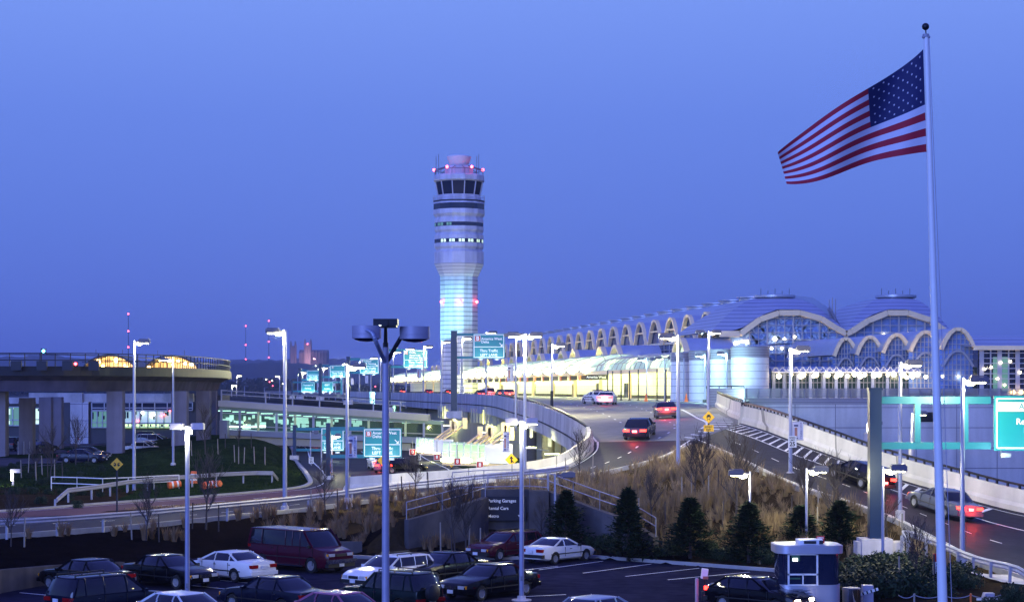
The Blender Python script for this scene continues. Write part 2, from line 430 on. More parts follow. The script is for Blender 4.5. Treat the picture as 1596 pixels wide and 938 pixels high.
def rib_samples(rb, i0, i1, m=12):
    return [tuple(rb.pt(i + k * .5, j / m)) for i in range(i0, i1) for k in (0, 1) for j in range(m + 1)]
ia = RA.n
road_s = np.array(rib_samples(RA, 0, RA.n - 9) + rib_samples(RR, 0, RR.n) + rib_samples(RU, 0, RU.n))
ctrl = [(x, y, 0.02) for x, y in LOT]
for a, b in zip(LOT, LOT[1:] + LOT[:1]):
    for t in (.25, .5, .75): ctrl.append((a[0] + (b[0] - a[0]) * t, a[1] + (b[1] - a[1]) * t, .02))
ctrl += [(-5.6, 105.2, 2.0), (-3.5, 107.2, 2.4), (-1.5, 109.2, 2.75), (.9, 109.2, 3.1), (3, 107.6, 2.7), (4.6, 106.2, 2.4), (6.3, 105.0, 2.0), (1, 114, 3.1),
         (-9, 112, 1.35), (-13, 110, .9), (-18, 106, .6), (-24, 98, .6), (-28, 100, .8), (9, 108, 2.5), (11, 116, 3.7), (13, 122, 4.35), (14, 104, 1.6), (16.5, 100, 1.3), (19, 94, .7),
         (18, 88, .35), (20, 80, .2), (24, 70, 0), (12.5, 131, 4.9), (9, 99.5, .3), (4, 105, .6)]
ctrl += [(-30, 150, 1.3), (-34, 160, 1.45), (-28, 165, 1.6), (-24, 165, 1.7), (-40, 175, 1.5), (-50, 200, 1.4), (-60, 170, 1.3), (-45, 140, 1.2), (-37, 190, 1.4), (-33, 200, 2.6), (-28, 200, 2.9), (-24, 180, 1.9),
         (-32, 225, 3.2), (-36, 240, 3.3), (-50, 250, 1.5), (-60, 230, 1.4), (-80, 200, 1.3), (-70, 260, 1.3), (-60, 300, 1.2), (0, 160, 1.2), (10, 175, 1.0), (20, 160, .4), (35, 125, 0), (30, 150, 0), (30, 200, 0), (50, 120, 0), (0, 230, 1.2), (-5, 300, 1.2), (10, 300, 1), (-30, 400, 1.2)]
ctrl = np.array(ctrl)
thin = road_s[::23]
ALLC = np.vstack([ctrl, thin])
_e = sorted([(p.y, p.x) for p in RR.R if p.y > 95] + [(p.y, p.x) for p in DK.R[8:40]])
EY = [e[0] for e in _e]; EX = [e[1] for e in _e]
def base_z(x, y):
    z = np.zeros(x.shape); out = np.zeros(x.shape)
    for s in range(0, len(x), 4000):
        d2 = (x[s:s + 4000, None] - ALLC[None, :, 0]) ** 2 + (y[s:s + 4000, None] - ALLC[None, :, 1]) ** 2 + .6
        w = d2 ** -1.7
        out[s:s + 4000] = (w * ALLC[None, :, 2]).sum(1) / w.sum(1)
    return out
def wing_y(x):
    xs = [p[0] for p in WING]; ys = [p[1] for p in WING]
    return np.interp(x, xs, ys)
def ground_z(x, y):
    x = np.atleast_1d(np.asarray(x, float)); y = np.atleast_1d(np.asarray(y, float))
    z = base_z(x, y)
    # forecourt in front of the wing walls
    f = (x > WING[0][0] - .2) & (x < WING[-1][0]) & (y < wing_y(x) + .78) & (y > 99)
    z = np.where(f, np.minimum(z, .05 + np.clip((y - 100.5) * .1, 0, .7)), z)
    # roads press the ground to their own height
    for s in range(0, len(x), 3000):
        d = np.sqrt((x[s:s + 3000, None] - road_s[None, ::2, 0]) ** 2 + (y[s:s + 3000, None] - road_s[None, ::2, 1]) ** 2)
        k = d.argmin(1); dm = d[np.arange(len(k)), k]; rz_ = road_s[::2][k, 2]
        w = np.clip((dm - 1.0) / 2.2, 0, 1); w = w * w * (3 - 2 * w)
        z[s:s + 3000] = (rz_ - .14) * (1 - w) + z[s:s + 3000] * w
    ee = np.interp(y, EY, EX)
    z = np.where((x > ee + .9) & (y > 112) & (y < 236), np.minimum(z, -4.5), z)
    inl = inside(LOT, x, y)
    return np.where(inl, -.05, z)
def gz(x, y): return float(ground_z([x], [y])[0])

xs = np.unique(np.concatenate([np.array([-9000, -5000, -2500, -1200, -600, -300, -160, -110, -85]), np.arange(-70, -26, 1.2), np.arange(-26, 26, .55), np.arange(26, 50, 1.6), np.array([60, 80, 120, 200, 400, 900, 2000, 5000, 9000])]))
ys = np.unique(np.concatenate([np.array([-60, -25, 10, 40, 60, 70]), np.arange(76, 150, .6), np.arange(150, 270, 2.2), np.array([290, 320, 360, 420, 520, 700, 1000, 1500, 2500, 4000, 7000, 14000])]))
gx, gy = np.meshgrid(xs, ys)
zz = ground_z(gx.ravel(), gy.ravel()).reshape(gx.shape)
rs = np.random.RandomState(3)
zz = zz + np.where(zz > .15, rs.normal(0, .035, zz.shape), 0)
mb = MB()
nx, ny = len(xs), len(ys)
mb.v = [(float(gx[i, j]), float(gy[i, j]), float(zz[i, j])) for i in range(ny) for j in range(nx)]
cxm = (gx[:-1, :-1] + gx[1:, 1:]) / 2; cym = (gy[:-1, :-1] + gy[1:, 1:]) / 2
rl = np.array([tuple(p) for p in RA.R]); 
berm_y = np.interp(cxm.ravel(), rl[:, 0], rl[:, 1]).reshape(cxm.shape)
fx = np.interp(cxm.ravel(), [p[0] for p in RU.L[:40]], [p[1] for p in RU.L[:40]]).reshape(cxm.shape)
for i in range(ny - 1):
    for j in range(nx - 1):
        x, y = cxm[i, j], cym[i, j]
        if y > 420 or abs(x) > 120 or y < 60: k = 3
        elif x < -27.5 and 116 < y < 149 and y > fx[i, j]: k = 1
        elif y > fx[i, j] and x < -10 and y > 116: k = 2
        elif x < -8 + 3 * math.sin(y * .9) and y < berm_y[i, j] + 2: k = 0
        elif y < 103.4 + 1.2 * math.sin(x * 1.3) and x < 9: k = 0
        elif x < 26 and y < 150: k = 1
        else: k = 2
        mb.mi = k
        mb.face((i * nx + j, i * nx + j + 1, (i + 1) * nx + j + 1, (i + 1) * nx + j))
g = link('ground', mb.mesh('ground', [mulch, soil, turf, ground_far], smooth=80)); g['kind'] = 'structure'

# parking lot
mb = MB(); mb.poly([(x, y, 0) for x, y in reversed(LOT)]); struct('parking_lot', mb, asphalt)
mb = MB()
kp = [Vector((x, y, 0)) for x, y in LOT[2:11]]
mb.sweep(kp, [(-.02, -.1), (-.02, .15), (.0, .17), (.16, .17), (.18, .15), (.18, -.1)][::-1])
struct('lot_kerb', mb, kerb_mat)
E1 = Vector((.645, .764, 0)); E2 = Vector((-.764, .645, 0))
def lines(pts, w=.11):
    mb = MB()
    for a, b in pts:
        a = Vector(a); b = Vector(b); d = (b - a).normalized(); n = Vector((d.y, -d.x, 0)) * w / 2
        mb.poly([a - n, a + n, b + n, b - n])
    for i in range(len(mb.v)): mb.v[i] = (mb.v[i][0], mb.v[i][1], .006)
    return mb
ls = []
for (a, b) in (((840, 887.5), (939.5, 874)), ((908.7, 892.6), (1015, 878.5)), ((975, 897.7), (1089.6, 885)), ((1040.7, 903), (1168, 891)), ((1108, 908.5), (1240, 896)), ((31, 923), (102, 929.6)), ((820, 929), (882, 926)), ((560, 938), (660, 931))):
    ls.append((G(*a, 0), G(*b, 0)))
for px, py in ((210, 917), (300, 912), (335, 903), (555, 884)):
    p = G(px, py, 0); ls.append((p, p - E2 * 5))
for px, py in ((770, 893), (700, 884)):
    p = G(px, py, 0); ls.append((p, p + E1 * 5))
struct('painted_stall_line', lines(ls), paint)
# low retaining wall at the left edge of the lot
mb = MB(); wl = [G(-60, 940, 0), G(0, 923, 0), G(80, 909, 0), G(158, 895, 0), G(190, 889, 0)]
mb.sweep(wl, [(-.15, -.3), (.15, -.3), (.15, .98), (-.15, .98)])
n0 = len(mb.v)
for i in range(len(wl)):
    for j in (2, 3):
        q = mb.v[i * 4 + j]; mb.v[i * 4 + j] = (q[0], q[1], (1.15, 1.02, .85, .62, .45)[i])
solo('retaining_wall', mb, concrete_dk, 'low weathered concrete retaining wall behind the black cars at the parking edge', 'wall')

# road sheets
mb = MB(); RA.surf(mb, m=8); struct('departures_ramp_road', mb, asphalt_road, 40)
mb = MB(); RR.surf(mb, m=8); struct('right_ramp_road', mb, asphalt_road, 40)
mb = MB(); RU.surf(mb, m=6); struct('arrivals_road', mb, [asphalt_road, red_glow_mat], 40)
o = bpy.data.objects['arrivals_road']
for p in o.data.polygons:
    if p.center.y < 150 and p.center.x < -12: p.material_index = 1
# elevated deck: a solid slab
mb = MB(); DK.surf(mb, m=8, i0=0, i1=DK.n)
i1 = DK.n
for side in (0, 1): mb.grid([[DK.pt(i, side, 0), DK.pt(i, side, -1.05)] for i in range(i1)])
mb.grid([[DK.pt(i, 0, -1.05), DK.pt(i, 1, -1.05)] for i in range(i1)])
struct('elevated_deck', mb, deck_mat, 30)
# painted lines
mb = MB()
RA.line(mb, .06, .15, 0, RA.n - 1); RA.line(mb, .955, .15, 0, RA.n - 1)
i = 16
while i < RA.n - 4:
    for u in (.5,): RA.line(mb, u, .16, i, i + 1.0, step=.5)
    i += 3
DK.line(mb, .05, .15, 0, 60); 
i = 2
while i < 48:
    for u in (.33, .6): DK.line(mb, u, .15, i, i + (.6 if i < 24 else .4), step=.3)
    i += 2.6
DK.line(mb, .80, .25, 6, 26)
RR.line(mb, .05, .15, 0, RR.n - 1)
RR.line(mb, .66, .22, 0, RR.n - 14); RR.line(mb, .935, .15, 0, RR.n - 10)
i = 6
while i < RR.n - 6: RR.line(mb, .36, .16, i, i + 1.2, step=.6); i += 3.4
# hatched shoulder
i = 0
while i < 44:
    wdt = .24
    a = RR.pt(i, .67, .012); b = RR.pt(i + 1.6, .925, .012); c = RR.pt(i + 2.0, .925, .012); d = RR.pt(i + .4, .67, .012)
    mb.poly([a, b, c, d]); i += 1.6
i = 2
while i < 20:
    a = DK.pt(i, .82, .012); b = DK.pt(i - .9, .96, .012); c = DK.pt(i - .6, .96, .012); d = DK.pt(i + .3, .82, .012)
    mb.poly([a, b, c, d]); i += 1.3
RU.line(mb, .1, .15, 12, 64); RU.line(mb, .9, .15, 26, 64)
i = 24
while i < 66: RU.line(mb, .5, .15, i, i + 1, step=.5); i += 3
for i in range(len(mb.f)): pass
struct('road_marking', mb, paint)
# kerbs
mb = MB()
mb.sweep([RA.pt(i, 1, 0) for i in range(RA.n - 3)], [(0, -.3), (.25, -.3), (.25, .13), (0, .13)])
mb.sweep([RR.pt(i, 0, 0) for i in range(4, RR.n - 8)], [(0, -.3), (.25, -.3), (.25, .13), (0, .13)])
mb.sweep([RU.pt(i, 0, 0) for i in range(0, 68)], [(0, -.3), (-.0, .13), (-.35, .13), (-.35, -.3)])
struct('road_kerb', mb, kerb_mat)
# median strip between the two carriageways
mb = MB(); md = []
for i in range(22, 42):
    a = RA.pt(i, 0); b = RU.pt(i, 1); md.append((a, b))
rows = []
for a, b in md:
    r = []
    for t in (0, .15, .5, .85, 1):
        p = a.lerp(b, t); p.z += .14 if t in (0, 1) else .2; r.append(p)
    rows.append(r)
mb.grid(rows); struct('median_bed', mb, soil, 60)
# sidewalk apron at the lower right
mb = MB(); mb.grid([[(21.0 + 6.5 * a_ + 1.2 * b_, 88.6 - 6.2 * b_ - 2.2 * a_, gz(21.0 + 6.5 * a_ + 1.2 * b_, 88.6 - 6.2 * b_ - 2.2 * a_) + .1) for a_ in np.linspace(0, 1, 9)] for b_ in np.linspace(0, .55, 7)])
struct('pavement', mb, concrete, 40)
mb = MB(); q = [G(1512, 897, .35), G(1600, 905, .3), G(1650, 925, .25), G(1600, 934, .2), G(1512, 915, .25)]

# under-viaduct parking slab
mb = MB(); pts = [(-90, 178), (-56, 178), (-46, 186), (-40, 208), (-37, 232), (-40, 262), (-90, 262)]
mb.prism([(x, y, 1.52) for x, y in pts], (0, 0, -.5)); struct('side_parking', mb, concrete_dk)

# ------------------------------------------------------------------ parapets and barriers
def parapet_path(rb, u, i0, i1): return [rb.pt(i, u) for i in range(i0, i1)]
BAR = [(-14.4, 151, 1.35), (-12.8, 146.5, 1.5), (-11.2, 141.5, 1.7)] 
bpath = smooth_path([(-12.4, 143, 1.35)] + [tuple(RA.pt(i, -.01)) for i in range(48, 97, 4)], 4)
mb = MB(); mb.sweep(bpath, [(.16, -.6), (.16, .28), (-.02, .55), (-.06, 1.12), (-.30, 1.12), (-.42, .3), (-.42, -.6)][::-1])
solo('concrete_barrier', mb, barrier_mat, 'bright lit concrete barrier following the curve of the departures ramp', 'barrier')
dp = [DK.pt(i, 0) for i in range(0, 72)]
t = thing('deck_parapet', 'long grey concrete parapet with dark top rail along the open edge of the elevated deck', 'parapet')
mb = MB(); mb.sweep(dp, [(.12, 0), (.05, .86), (-.28, .86), (-.34, -.5), (-.30, -1.62), (-.05, -1.62), (-.05, 0)]); part('wall', mb, concrete, t, 30)
mb = MB(); mb.sweep(dp, [(-.345, -.50), (-.40, -.52), (-.40, -.62), (-.345, -.64)]); part('ledge', mb, concrete_dk, t)
mb = MB(); mb.sweep([p + Vector((-.12, 0, 1.02)) for p in dp], [(-.07, -.05), (.07, -.05), (.07, .05), (-.07, .05)])
for i in range(0, 56):
    for s_ in (0, .5):
        p = DK.pt(i + s_, 0); mb.box((p.x - .12, p.y, p.z + .92), (.08, .35, .14))
part('rail', mb, dark_metal, t)
# right ramp parapet
rp_path = [RR.pt(i, 1.0) for i in range(RR.n - 1, -1, -1)] + [DK.pt(i, 1) for i in range(8, 31)]
t = thing('ramp_parapet', 'pale concrete parapet with dark top rail climbing along the right hand ramp', 'parapet')
mb = MB(); mb.sweep(rp_path, [(0, -1.0), (0, .3), (.14, .5), (.2, 1.3), (.5, 1.3), (.5, -7.5), (.1, -7.5)][::-1]); part('wall', mb, barrier_mat, t, 30)
mb = MB(); rr2 = [p + Vector((.3, .15, 0)) for p in rp_path]
mb.sweep([p + Vector((0, 0, 1.53)) for p in rr2], [(-.06, -.06), (.06, -.06), (.06, .06), (-.06, .06)])
for p in rr2: mb.box((p.x, p.y, p.z + 1.4), (.09, .3, .22))
part('rail', mb, dark_metal, t)
# dark end wall where the parapet meets the terminal forecourt
t = thing('forecourt_wall', 'dark granite wall with black handrail at the top of the ramp parapet', 'wall')
mb = MB(); a = P(1092, 632, 221); b = P(1160, 632, 214)
mb.bb((a.x, 214, 6.4), (b.x, 214.5, 9.05)); mb.bb((b.x - .4, 214.3, 6.4), (b.x, 222, 8.95)); part('wall', mb, drum_top, t)
mb = MB(); mb.tube([(a.x, 214.2, 9.3), (b.x, 214.2, 9.3)], .07); 
for k in range(4): mb.cyl((a.x + k * (b.x - a.x) / 3, 214.2, 9.05), (a.x + k * (b.x - a.x) / 3, 214.2, 9.3), .05)
part('handrail', mb, dark_metal, t)

# ------------------------------------------------------------------ guard rails
def guard_rail(name, path, label, ends=(False, True), h=.72, sp=3.0):
    t = thing('guard_rail', label, 'guard rail', tuple(path[0]), group='steel guard rails'); o0 = Vector(path[0])
    pth = [Vector(p) - o0 for p in path]
    mb = MB(); top = [p + Vector((0, 0, h)) for p in pth]
    mb.sweep(top, [(-.03, -.16), (.03, -.16), (.075, -.09), (.03, 0), (.075, .09), (.03, .16), (-.03, .16)])
    part('rail', mb, steel, t)
    acc = 0; last = None
    for a, b in zip(pth[:-1], pth[1:]):
        L = (b - a).length
        while acc < L:
            p = a.lerp(b, acc / L); m2 = MB(); m2.box((p.x - .09, p.y, p.z + h / 2 - .2), (.12, .14, h + .55)); part('post', m2, steel, t); acc += sp
        acc -= L
    return t
gp = []
for i in range(12, 76, 2):
    p = RA.pt(i, 1, 0); q = RA.pt(i, 1.02, 0); d = (q - p).normalized(); gp.append(p + d * .75 + Vector((0, 0, .05)))
guard_rail('guard_rail', gp, 'long steel guard rail on posts between the access road and the mulch bank')
gp = [G(88, 789, 1.0) + Vector((0, 0, -.3)), G(106, 783, 1.1)] + [G(x, y, 1.15) for x, y in ((150, 777.5), (200, 771), (245, 766.5), (300, 762), (350, 758.5), (400, 756))] + [G(425, 755.5, 1.15), G(433, 760, .75)]
for p in gp[1:-1]: p.z = gz(p.x, p.y) + .1
guard_rail('guard_rail', gp, 'steel guard rail with bent ends on the far side of the red tinted road')
gp = [Vector(p) for p in smooth_path([(19.0, 92.0, .9), (19.1, 94.2, 1.15), (19.6, 94.8, 1.15), (20.6, 92, .8), (21.4, 88.5, .45), (22.4, 85.2, .3), (22.9, 84.0, -.25)], 3)]
guard_rail('guard_rail', gp, 'curled steel guard rail ending beside the pavement at the foot of the right ramp', sp=1.6)

# ------------------------------------------------------------------ pedestrian underpass walls
def rail_run(mb, path, h=1.0, n=2, r=.028, sp=1.9):
    for k in range(n):
        mb.tube([Vector(p) + Vector((0, 0, h - k * h * .45)) for p in path], r)
    for a, b in zip(path[:-1], path[1:]):
        a = Vector(a); b = Vector(b); m = max(1, round((b - a).length / sp))
        for k in range(m + 1):
            p = a.lerp(b, k / m); mb.cyl(p, p + Vector((0, 0, h)), r)
t = thing('underpass_wall', 'concrete wing wall with curved end and handrail left of the underpass portal', 'wall')
mb = MB()
w1 = smooth_path([(-5.7, 104.0, 1.95), (-4.3, 105.1, 2.25), (-2.9, 106.2, 2.6), (-1.9, 107.1, 2.85), (-1.5, 108.2, 2.95)], 3)
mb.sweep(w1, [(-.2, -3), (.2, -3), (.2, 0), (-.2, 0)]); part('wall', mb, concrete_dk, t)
mb = MB(); rail_run(mb, w1[::4], .95); part('handrail', mb, steel, t)
t = thing('underpass_wall', 'long sloping concrete wing wall with handrail behind the conifers', 'wall')
mb = MB(); w2 = [(2.05, 108.0, 3.3), (3.4, 106.8, 2.85), (4.8, 105.3, 2.4), (6.2, 103.5, 2.0), (7.6, 101.7, 1.2)]
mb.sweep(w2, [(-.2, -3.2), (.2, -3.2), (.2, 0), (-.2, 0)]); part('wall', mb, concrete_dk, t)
mb = MB(); rail_run(mb, w2, 1.0); part('handrail', mb, steel, t)
t = thing('underpass_portal', 'concrete underpass portal with pillar and steel railing between the wing walls', 'portal')
mb = MB(); mb.bb((-1.75, 108.3, 2.05), (1.0, 108.9, 3.35)); mb.bb((-1.75, 108.5, -.2), (1.0, 109.2, 2.05)); part('lintel', mb, concrete_dk, t)
mb = MB(); mb.bb((.95, 107.4, -.3), (2.05, 108.9, 3.32)); part('pillar', mb, concrete_dk, t)
mb = MB(); rail_run(mb, [(-3.4, 109.6, 3.2), (-1.6, 109.3, 3.35), (1.0, 109.2, 3.4), (2.0, 108.6, 3.35)], 1.05, 3); part('handrail', mb, steel, t)
t = thing('direction_sign', 'dark navy sign for parking garages, rental cars and metro in the underpass portal', 'sign', (-.2, 108.2, 0))
mb = MB(); mb.bb((-1.28, 0, 1.62), (.98, .08, 2.98)); part('panel', mb, navy, t)
text('Parking Garages', (-1.16, -.01, 2.72), .245, letter, t); text('Rental Cars', (-1.16, -.01, 2.30), .245, letter, t); text('Metro', (-1.16, -.01, 1.86), .245, letter, t)
mb = MB(); mb.bb((.62, -.02, 1.9), (.66, 0, 2.2)); mb.prism([(.53, -.02, 1.93), (.75, -.02, 1.93), (.64, -.02, 1.78)], (0, .02, 0)); part('arrow', mb, letter, t)
mb = MB(); mb.bb((-9.3, 103.9, -.2), (-8.1, 104.1, .78))
solo('low_wall', mb, concrete_dk, 'short low concrete wall stub at the mulch edge beside the maroon van', 'wall')
# ------------------------------------------------------------------ far hills, woods, masts, cathedral
def ridge(name, D, prof, thick, mat, jag, lab=None):
    mb = MB(); rows = []; rr = random.Random(D)
    xs_ = []; x = prof[0][0]
    while x <= prof[-1][0]:
        xs_.append(x); x += 7
    for k, (dy, hf) in enumerate(((0, 0), (thick * .3, .55), (thick * .6, .9), (thick, 1.0), (thick * 2, .2))):
        r = []
        for x in xs_:
            yy = np.interp(x, [p[0] for p in prof], [p[1] for p in prof])
            z = (HY - yy) / F * (D + thick) + CH + rr.uniform(-1, 1) * jag
            r.append((xx(x, D + dy), D + dy, z * hf if k else -2))
        rows.append(r)
    mb.grid(rows)
    return struct(name, mb, mat, 60)
hill_m = pm('wooded_hill', (.020, .030, .026), .95, 0, .5, .02)
wood_m = pm('far_wood', (.014, .022, .014), .95, 0, .55, .06)
ridge('hills', 5200, [(-900, 548), (-300, 552), (0, 556), (80, 553), (150, 560), (250, 564), (330, 562), (370, 560), (400, 561), (450, 560), (520, 558), (600, 566), (700, 580), (800, 584), (1000, 592), (1300, 590), (1700, 585), (2300, 580)], 900, hill_m, 3.0)
ridge('hill_slope', 3300, [(-900, 560), (-300, 566), (0, 572), (330, 570), (420, 563), (520, 570), (600, 577), (700, 589), (900, 596), (1500, 600), (2300, 598)], 500, hill_m, 2.0)
# woods as one leafy mass
mb = MB(); rr = random.Random(5)
for k in range(1500):
    x = rr.uniform(-250, 800); D = rr.uniform(1500, 2000)
    top = np.interp(x, [-250, 330, 360, 420, 470, 520, 600, 800], [588, 590, 588, 586, 590, 592, 597, 603])
    h = (HY - top) / F * D + CH - rr.uniform(0, 6); w = rr.uniform(3, 7)
    cx_, cy_ = xx(x, D), D
    for q in range(9):
        a = rr.uniform(0, 6.28); rr_ = rr.uniform(0, w); z = h * rr.uniform(.45, 1) - rr_ * .5
        s = rr.uniform(1.0, 2.6); n = Vector((rr.uniform(-1, 1), rr.uniform(-1, .2), rr.uniform(-.2, 1))).normalized(); u = n.orthogonal().normalized(); v = n.cross(u)
        c = Vector((cx_ + rr_ * math.cos(a), cy_ + rr_ * math.sin(a), z))
        mb.poly([c + u * s, c + v * s, c - u * s, c - v * s])
    mb.cyl((cx_, cy_, 0), (cx_, cy_, h * .7), .5, .3, 4, False)
o = solo('far_woods', mb, wood_m, 'far dark wood on the horizon below the hills', 'woods', kind='stuff')
# masts
for k, (x, yt, D, lab) in enumerate(((200, 489, 3600, 'tall thin radio mast with red beacons above the station canopies'), (383, 508, 4600, 'radio mast with red beacons on the hill, the farther one from the cathedral'), (419, 500, 4600, 'radio mast with red beacons on the hill, the nearer one to the cathedral'))):
    b = P(x, 585, D); h = zy(yt, D) - b.z
    t = thing('radio_mast', lab, 'mast', tuple(b), group='radio masts on the hills')
    mb = MB(); mb.cyl((0, 0, 0), (0, 0, h), .9, .45, 5)
    for q in range(24):
        z = h * q / 24
        mb.beam((-.9, 0, z), (.9, 0, z + h / 24), .18, .18)
    part('mast', mb, dark_metal, t)
    for f in ((1, .62, .33) if k else (1, .72, .46, .14)):
        mb = MB(); mb.ball((0, 0, h * f), 1.7, 5); part('beacon', mb, red_on, t)
# cathedral
D = 4400; px = D / F
b = P(480, 563, D)
stone = pm('cathedral_stone', (.10, .09, .10), .9, 0, .2, .05); stone_lit = pm('cathedral_stone_lit', (.16, .13, .13), .9, 0, .2, .05)  # second stone is a lit copy, floodlight put into its colour
t = thing('cathedral', 'distant gothic cathedral with twin towers on the wooded hill', 'cathedral', tuple(b))
mb = MB(); mb.bb((-14 * px, 0, -25), (31 * px, 30, 14 * px)); 
mb.prism([(-14 * px, -2, 14 * px), (-14 * px, 32, 14 * px), (-14 * px, 15, 18 * px)], (45 * px, 0, 0))
for k in range(9): mb.bb((-10 * px + k * 4.6 * px, -6, -25), (-9 * px + k * 4.6 * px, 0, 15 * px)); mb.cyl((-9.5 * px + k * 4.6 * px, -5, 15 * px), (-9.5 * px + k * 4.6 * px, -5, 18 * px), .9, .1, 4)
part('nave', mb, stone, t)
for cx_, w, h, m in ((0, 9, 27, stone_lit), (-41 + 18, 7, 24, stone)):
    mb = MB(); mb.bb(((cx_ - w / 2) * px, -8, -20), ((cx_ + w / 2) * px, 8, h * px))
    for sx_ in (-1, 1):
        for sy_ in (-1, 1):
            q = ((cx_ + sx_ * w / 2) * px, sy_ * 8, h * px); mb.cyl(q, (q[0], q[1], q[2] + 8 * px), 1.7, .3, 4); mb.cyl((q[0], q[1], -20), q, 1.7, 1.7, 4)
    for k in range(3): mb.bb(((cx_ - w / 2 + 1.3 + k * w / 3.2) * px - .6, -9, h * .45 * px), ((cx_ - w / 2 + 1.3 + k * w / 3.2) * px + .6, -8, h * .95 * px))
    part('tower', mb, m, t)
mb = MB(); mb.ball((0, -9, 27 * px), 1.6, 5); part('beacon', mb, red_on, t)
mb = MB(); mb.ball((10 * px, -12, 4 * px), 1.6, 5); mb.ball((12 * px, -12, 3.4 * px), 1.2, 5); part('floodlight', mb, em('pink_flood', (1, .5, .5), 4), t)
for q in ((-4 * px, -40, 2 * px), (4 * px, -40, 2 * px)): lamp_light(t, q, 70000, (1, .55, .55), 2)
# hillside lights
for k, (x, y, D, m) in enumerate(((488, 571, 3000, win_green), (492, 570, 3000, white_dot), (498, 570, 3000, warm_soft), (505, 570, 3000, warm_soft), (415, 591, 1480, warm_soft), (424, 593, 1480, warm_soft), (441, 598, 1480, warm_soft), (420, 595, 1480, red_on), (425, 601, 1480, red_on), (1375 - 790, 602, 1480, red_on))):
    b = P(x, y, D); s = D / 3000 * .9; mb = MB(); mb.ball((0, 0, 0), s, 5); mb.mi = 1; mb.cyl((0, 0, -12 * s), (0, 0, -s), .12 * s, n=5)
    solo('distant_light', mb, [m, dark_metal], ('tiny far lamp in the row high on the wooded hill', 'tiny far lamp low among the dark trees below the hill')[k > 3], 'distant light', ('lamp row on the far hill', 'lamps among the far trees')[k > 3], tuple(b))

# ------------------------------------------------------------------ control tower
TD = 440; tp = TD / F; TX = xx(715.5, TD)
t = thing('control_tower', 'tall white banded airport control tower with dark glass cab and radome', 'control tower', (TX, TD, 0))
def tz(y): return zy(y, TD)
N = 12; ph = R(15)
def ring(prof, mat, name, label=None, smooth=None):
    mb = MB(); mb.lathe([(hw * tp, tz(y)) for hw, y in prof], (0, 0, 0), N, ph=ph); return part(name, mb, mat, t, smooth, label)
mb = MB(); mb.lathe([(30 * tp, 0), (30 * tp, tz(432))], (0, 0, 0), N, ph=ph); part('shaft', mb, tower_m, t)
ring([(30, 432), (31, 430), (39.6, 412), (39.6, 411)], panel('tower_flare_panel', (.60, .60, .64), (.25, .25, .32), 0, .72, .5, .06), 'flare')
ring([(39.6, 411), (39.6, 394), (36.5, 391), (36.5, 389.5), (39.4, 386), (39.4, 380)], tower_up, 'drum')
ring([(39.4, 374), (39.4, 368), (37, 365), (37, 363.5), (39.4, 360), (39.4, 354.5)], tower_up, 'drum')
ring([(39.4, 348.5), (39.4, 345), (37.5, 341), (37.5, 339.5), (41.2, 335), (41.2, 328)], tower_up, 'drum')
ring([(41.2, 319), (40.6, 317), (38, 315.2)], tower_up, 'drum')
for k, (y0, y1, hw) in enumerate(((380, 374, 39.1), (354.5, 348.5, 39.1), (328, 319, 40.7))):
    w = ring([(hw, y0), (hw, y1)], glass_dark, 'window_band')
    if k < 2:
        mb = MB()
        for a in range(N):
            for q in range(4):
                if (k == 0 and 7 <= a <= 10 and (a + q) % 3) or (k == 1 and a in (6, 7) and q != 1):
                    a0 = ph + 2 * math.pi * a / N; a1 = ph + 2 * math.pi * (a + 1) / N
                    p0 = Vector((math.cos(a0), math.sin(a0), 0)) * hw * tp * 1.004; p1 = Vector((math.cos(a1), math.sin(a1), 0)) * hw * tp * 1.004
                    u = p0.lerp(p1, q / 4 + .03); v = p0.lerp(p1, q / 4 + .22)
                    mb.poly([(u.x, u.y, tz(y0) + .1), (v.x, v.y, tz(y0) + .1), (v.x, v.y, tz(y1) - .1), (u.x, u.y, tz(y1) - .1)])
        part('lit_window', mb, win_yell if k == 0 else win_green, w)
ring([(41.3, 315.2), (41.3, 314.2), (34, 314)], dark_metal, 'walkway')
ring([(36, 314.1), (35.5, 311), (33.8, 305)], tower_up, 'cab_base')
ring([(33.4, 305), (37.4, 285)], glass_dark, 'cab_glass')
mb = MB()
for k in range(N):
    a = ph + 2 * math.pi * k / N; c, s = math.cos(a), math.sin(a)
    mb.beam((33.7 * tp * c, 33.7 * tp * s, tz(305)), (37.7 * tp * c, 37.7 * tp * s, tz(285)), .2, .2)
    mb.cyl((41 * tp * c, 41 * tp * s, tz(314.2)), (41 * tp * c, 41 * tp * s, tz(307)), .05, n=4)
    for zz_ in (310.5, 307):
        a2 = ph + 2 * math.pi * (k + 1) / N; mb.cyl((41 * tp * c, 41 * tp * s, tz(zz_)), (41 * tp * math.cos(a2), 41 * tp * math.sin(a2), tz(zz_)), .05, n=4)
part('cab_mullion', mb, tower_up, t)
ring([(37, 285), (40.6, 283), (40.6, 276), (39.5, 274.2)], tower_up, 'cab_roof')
ring([(23, 274.3), (22, 262), (20, 259)], tower_up, 'penthouse')
mb = MB(); mb.lathe([(12 * tp, tz(259)), (15 * tp, tz(256)), (18.2 * tp, tz(248)), (19 * tp, tz(245)), (17 * tp, tz(243.2)), (8 * tp, tz(242.4)), (.2, tz(242.2))], n=24); part('radome', mb, white_paint, t, 50)
mb = MB()
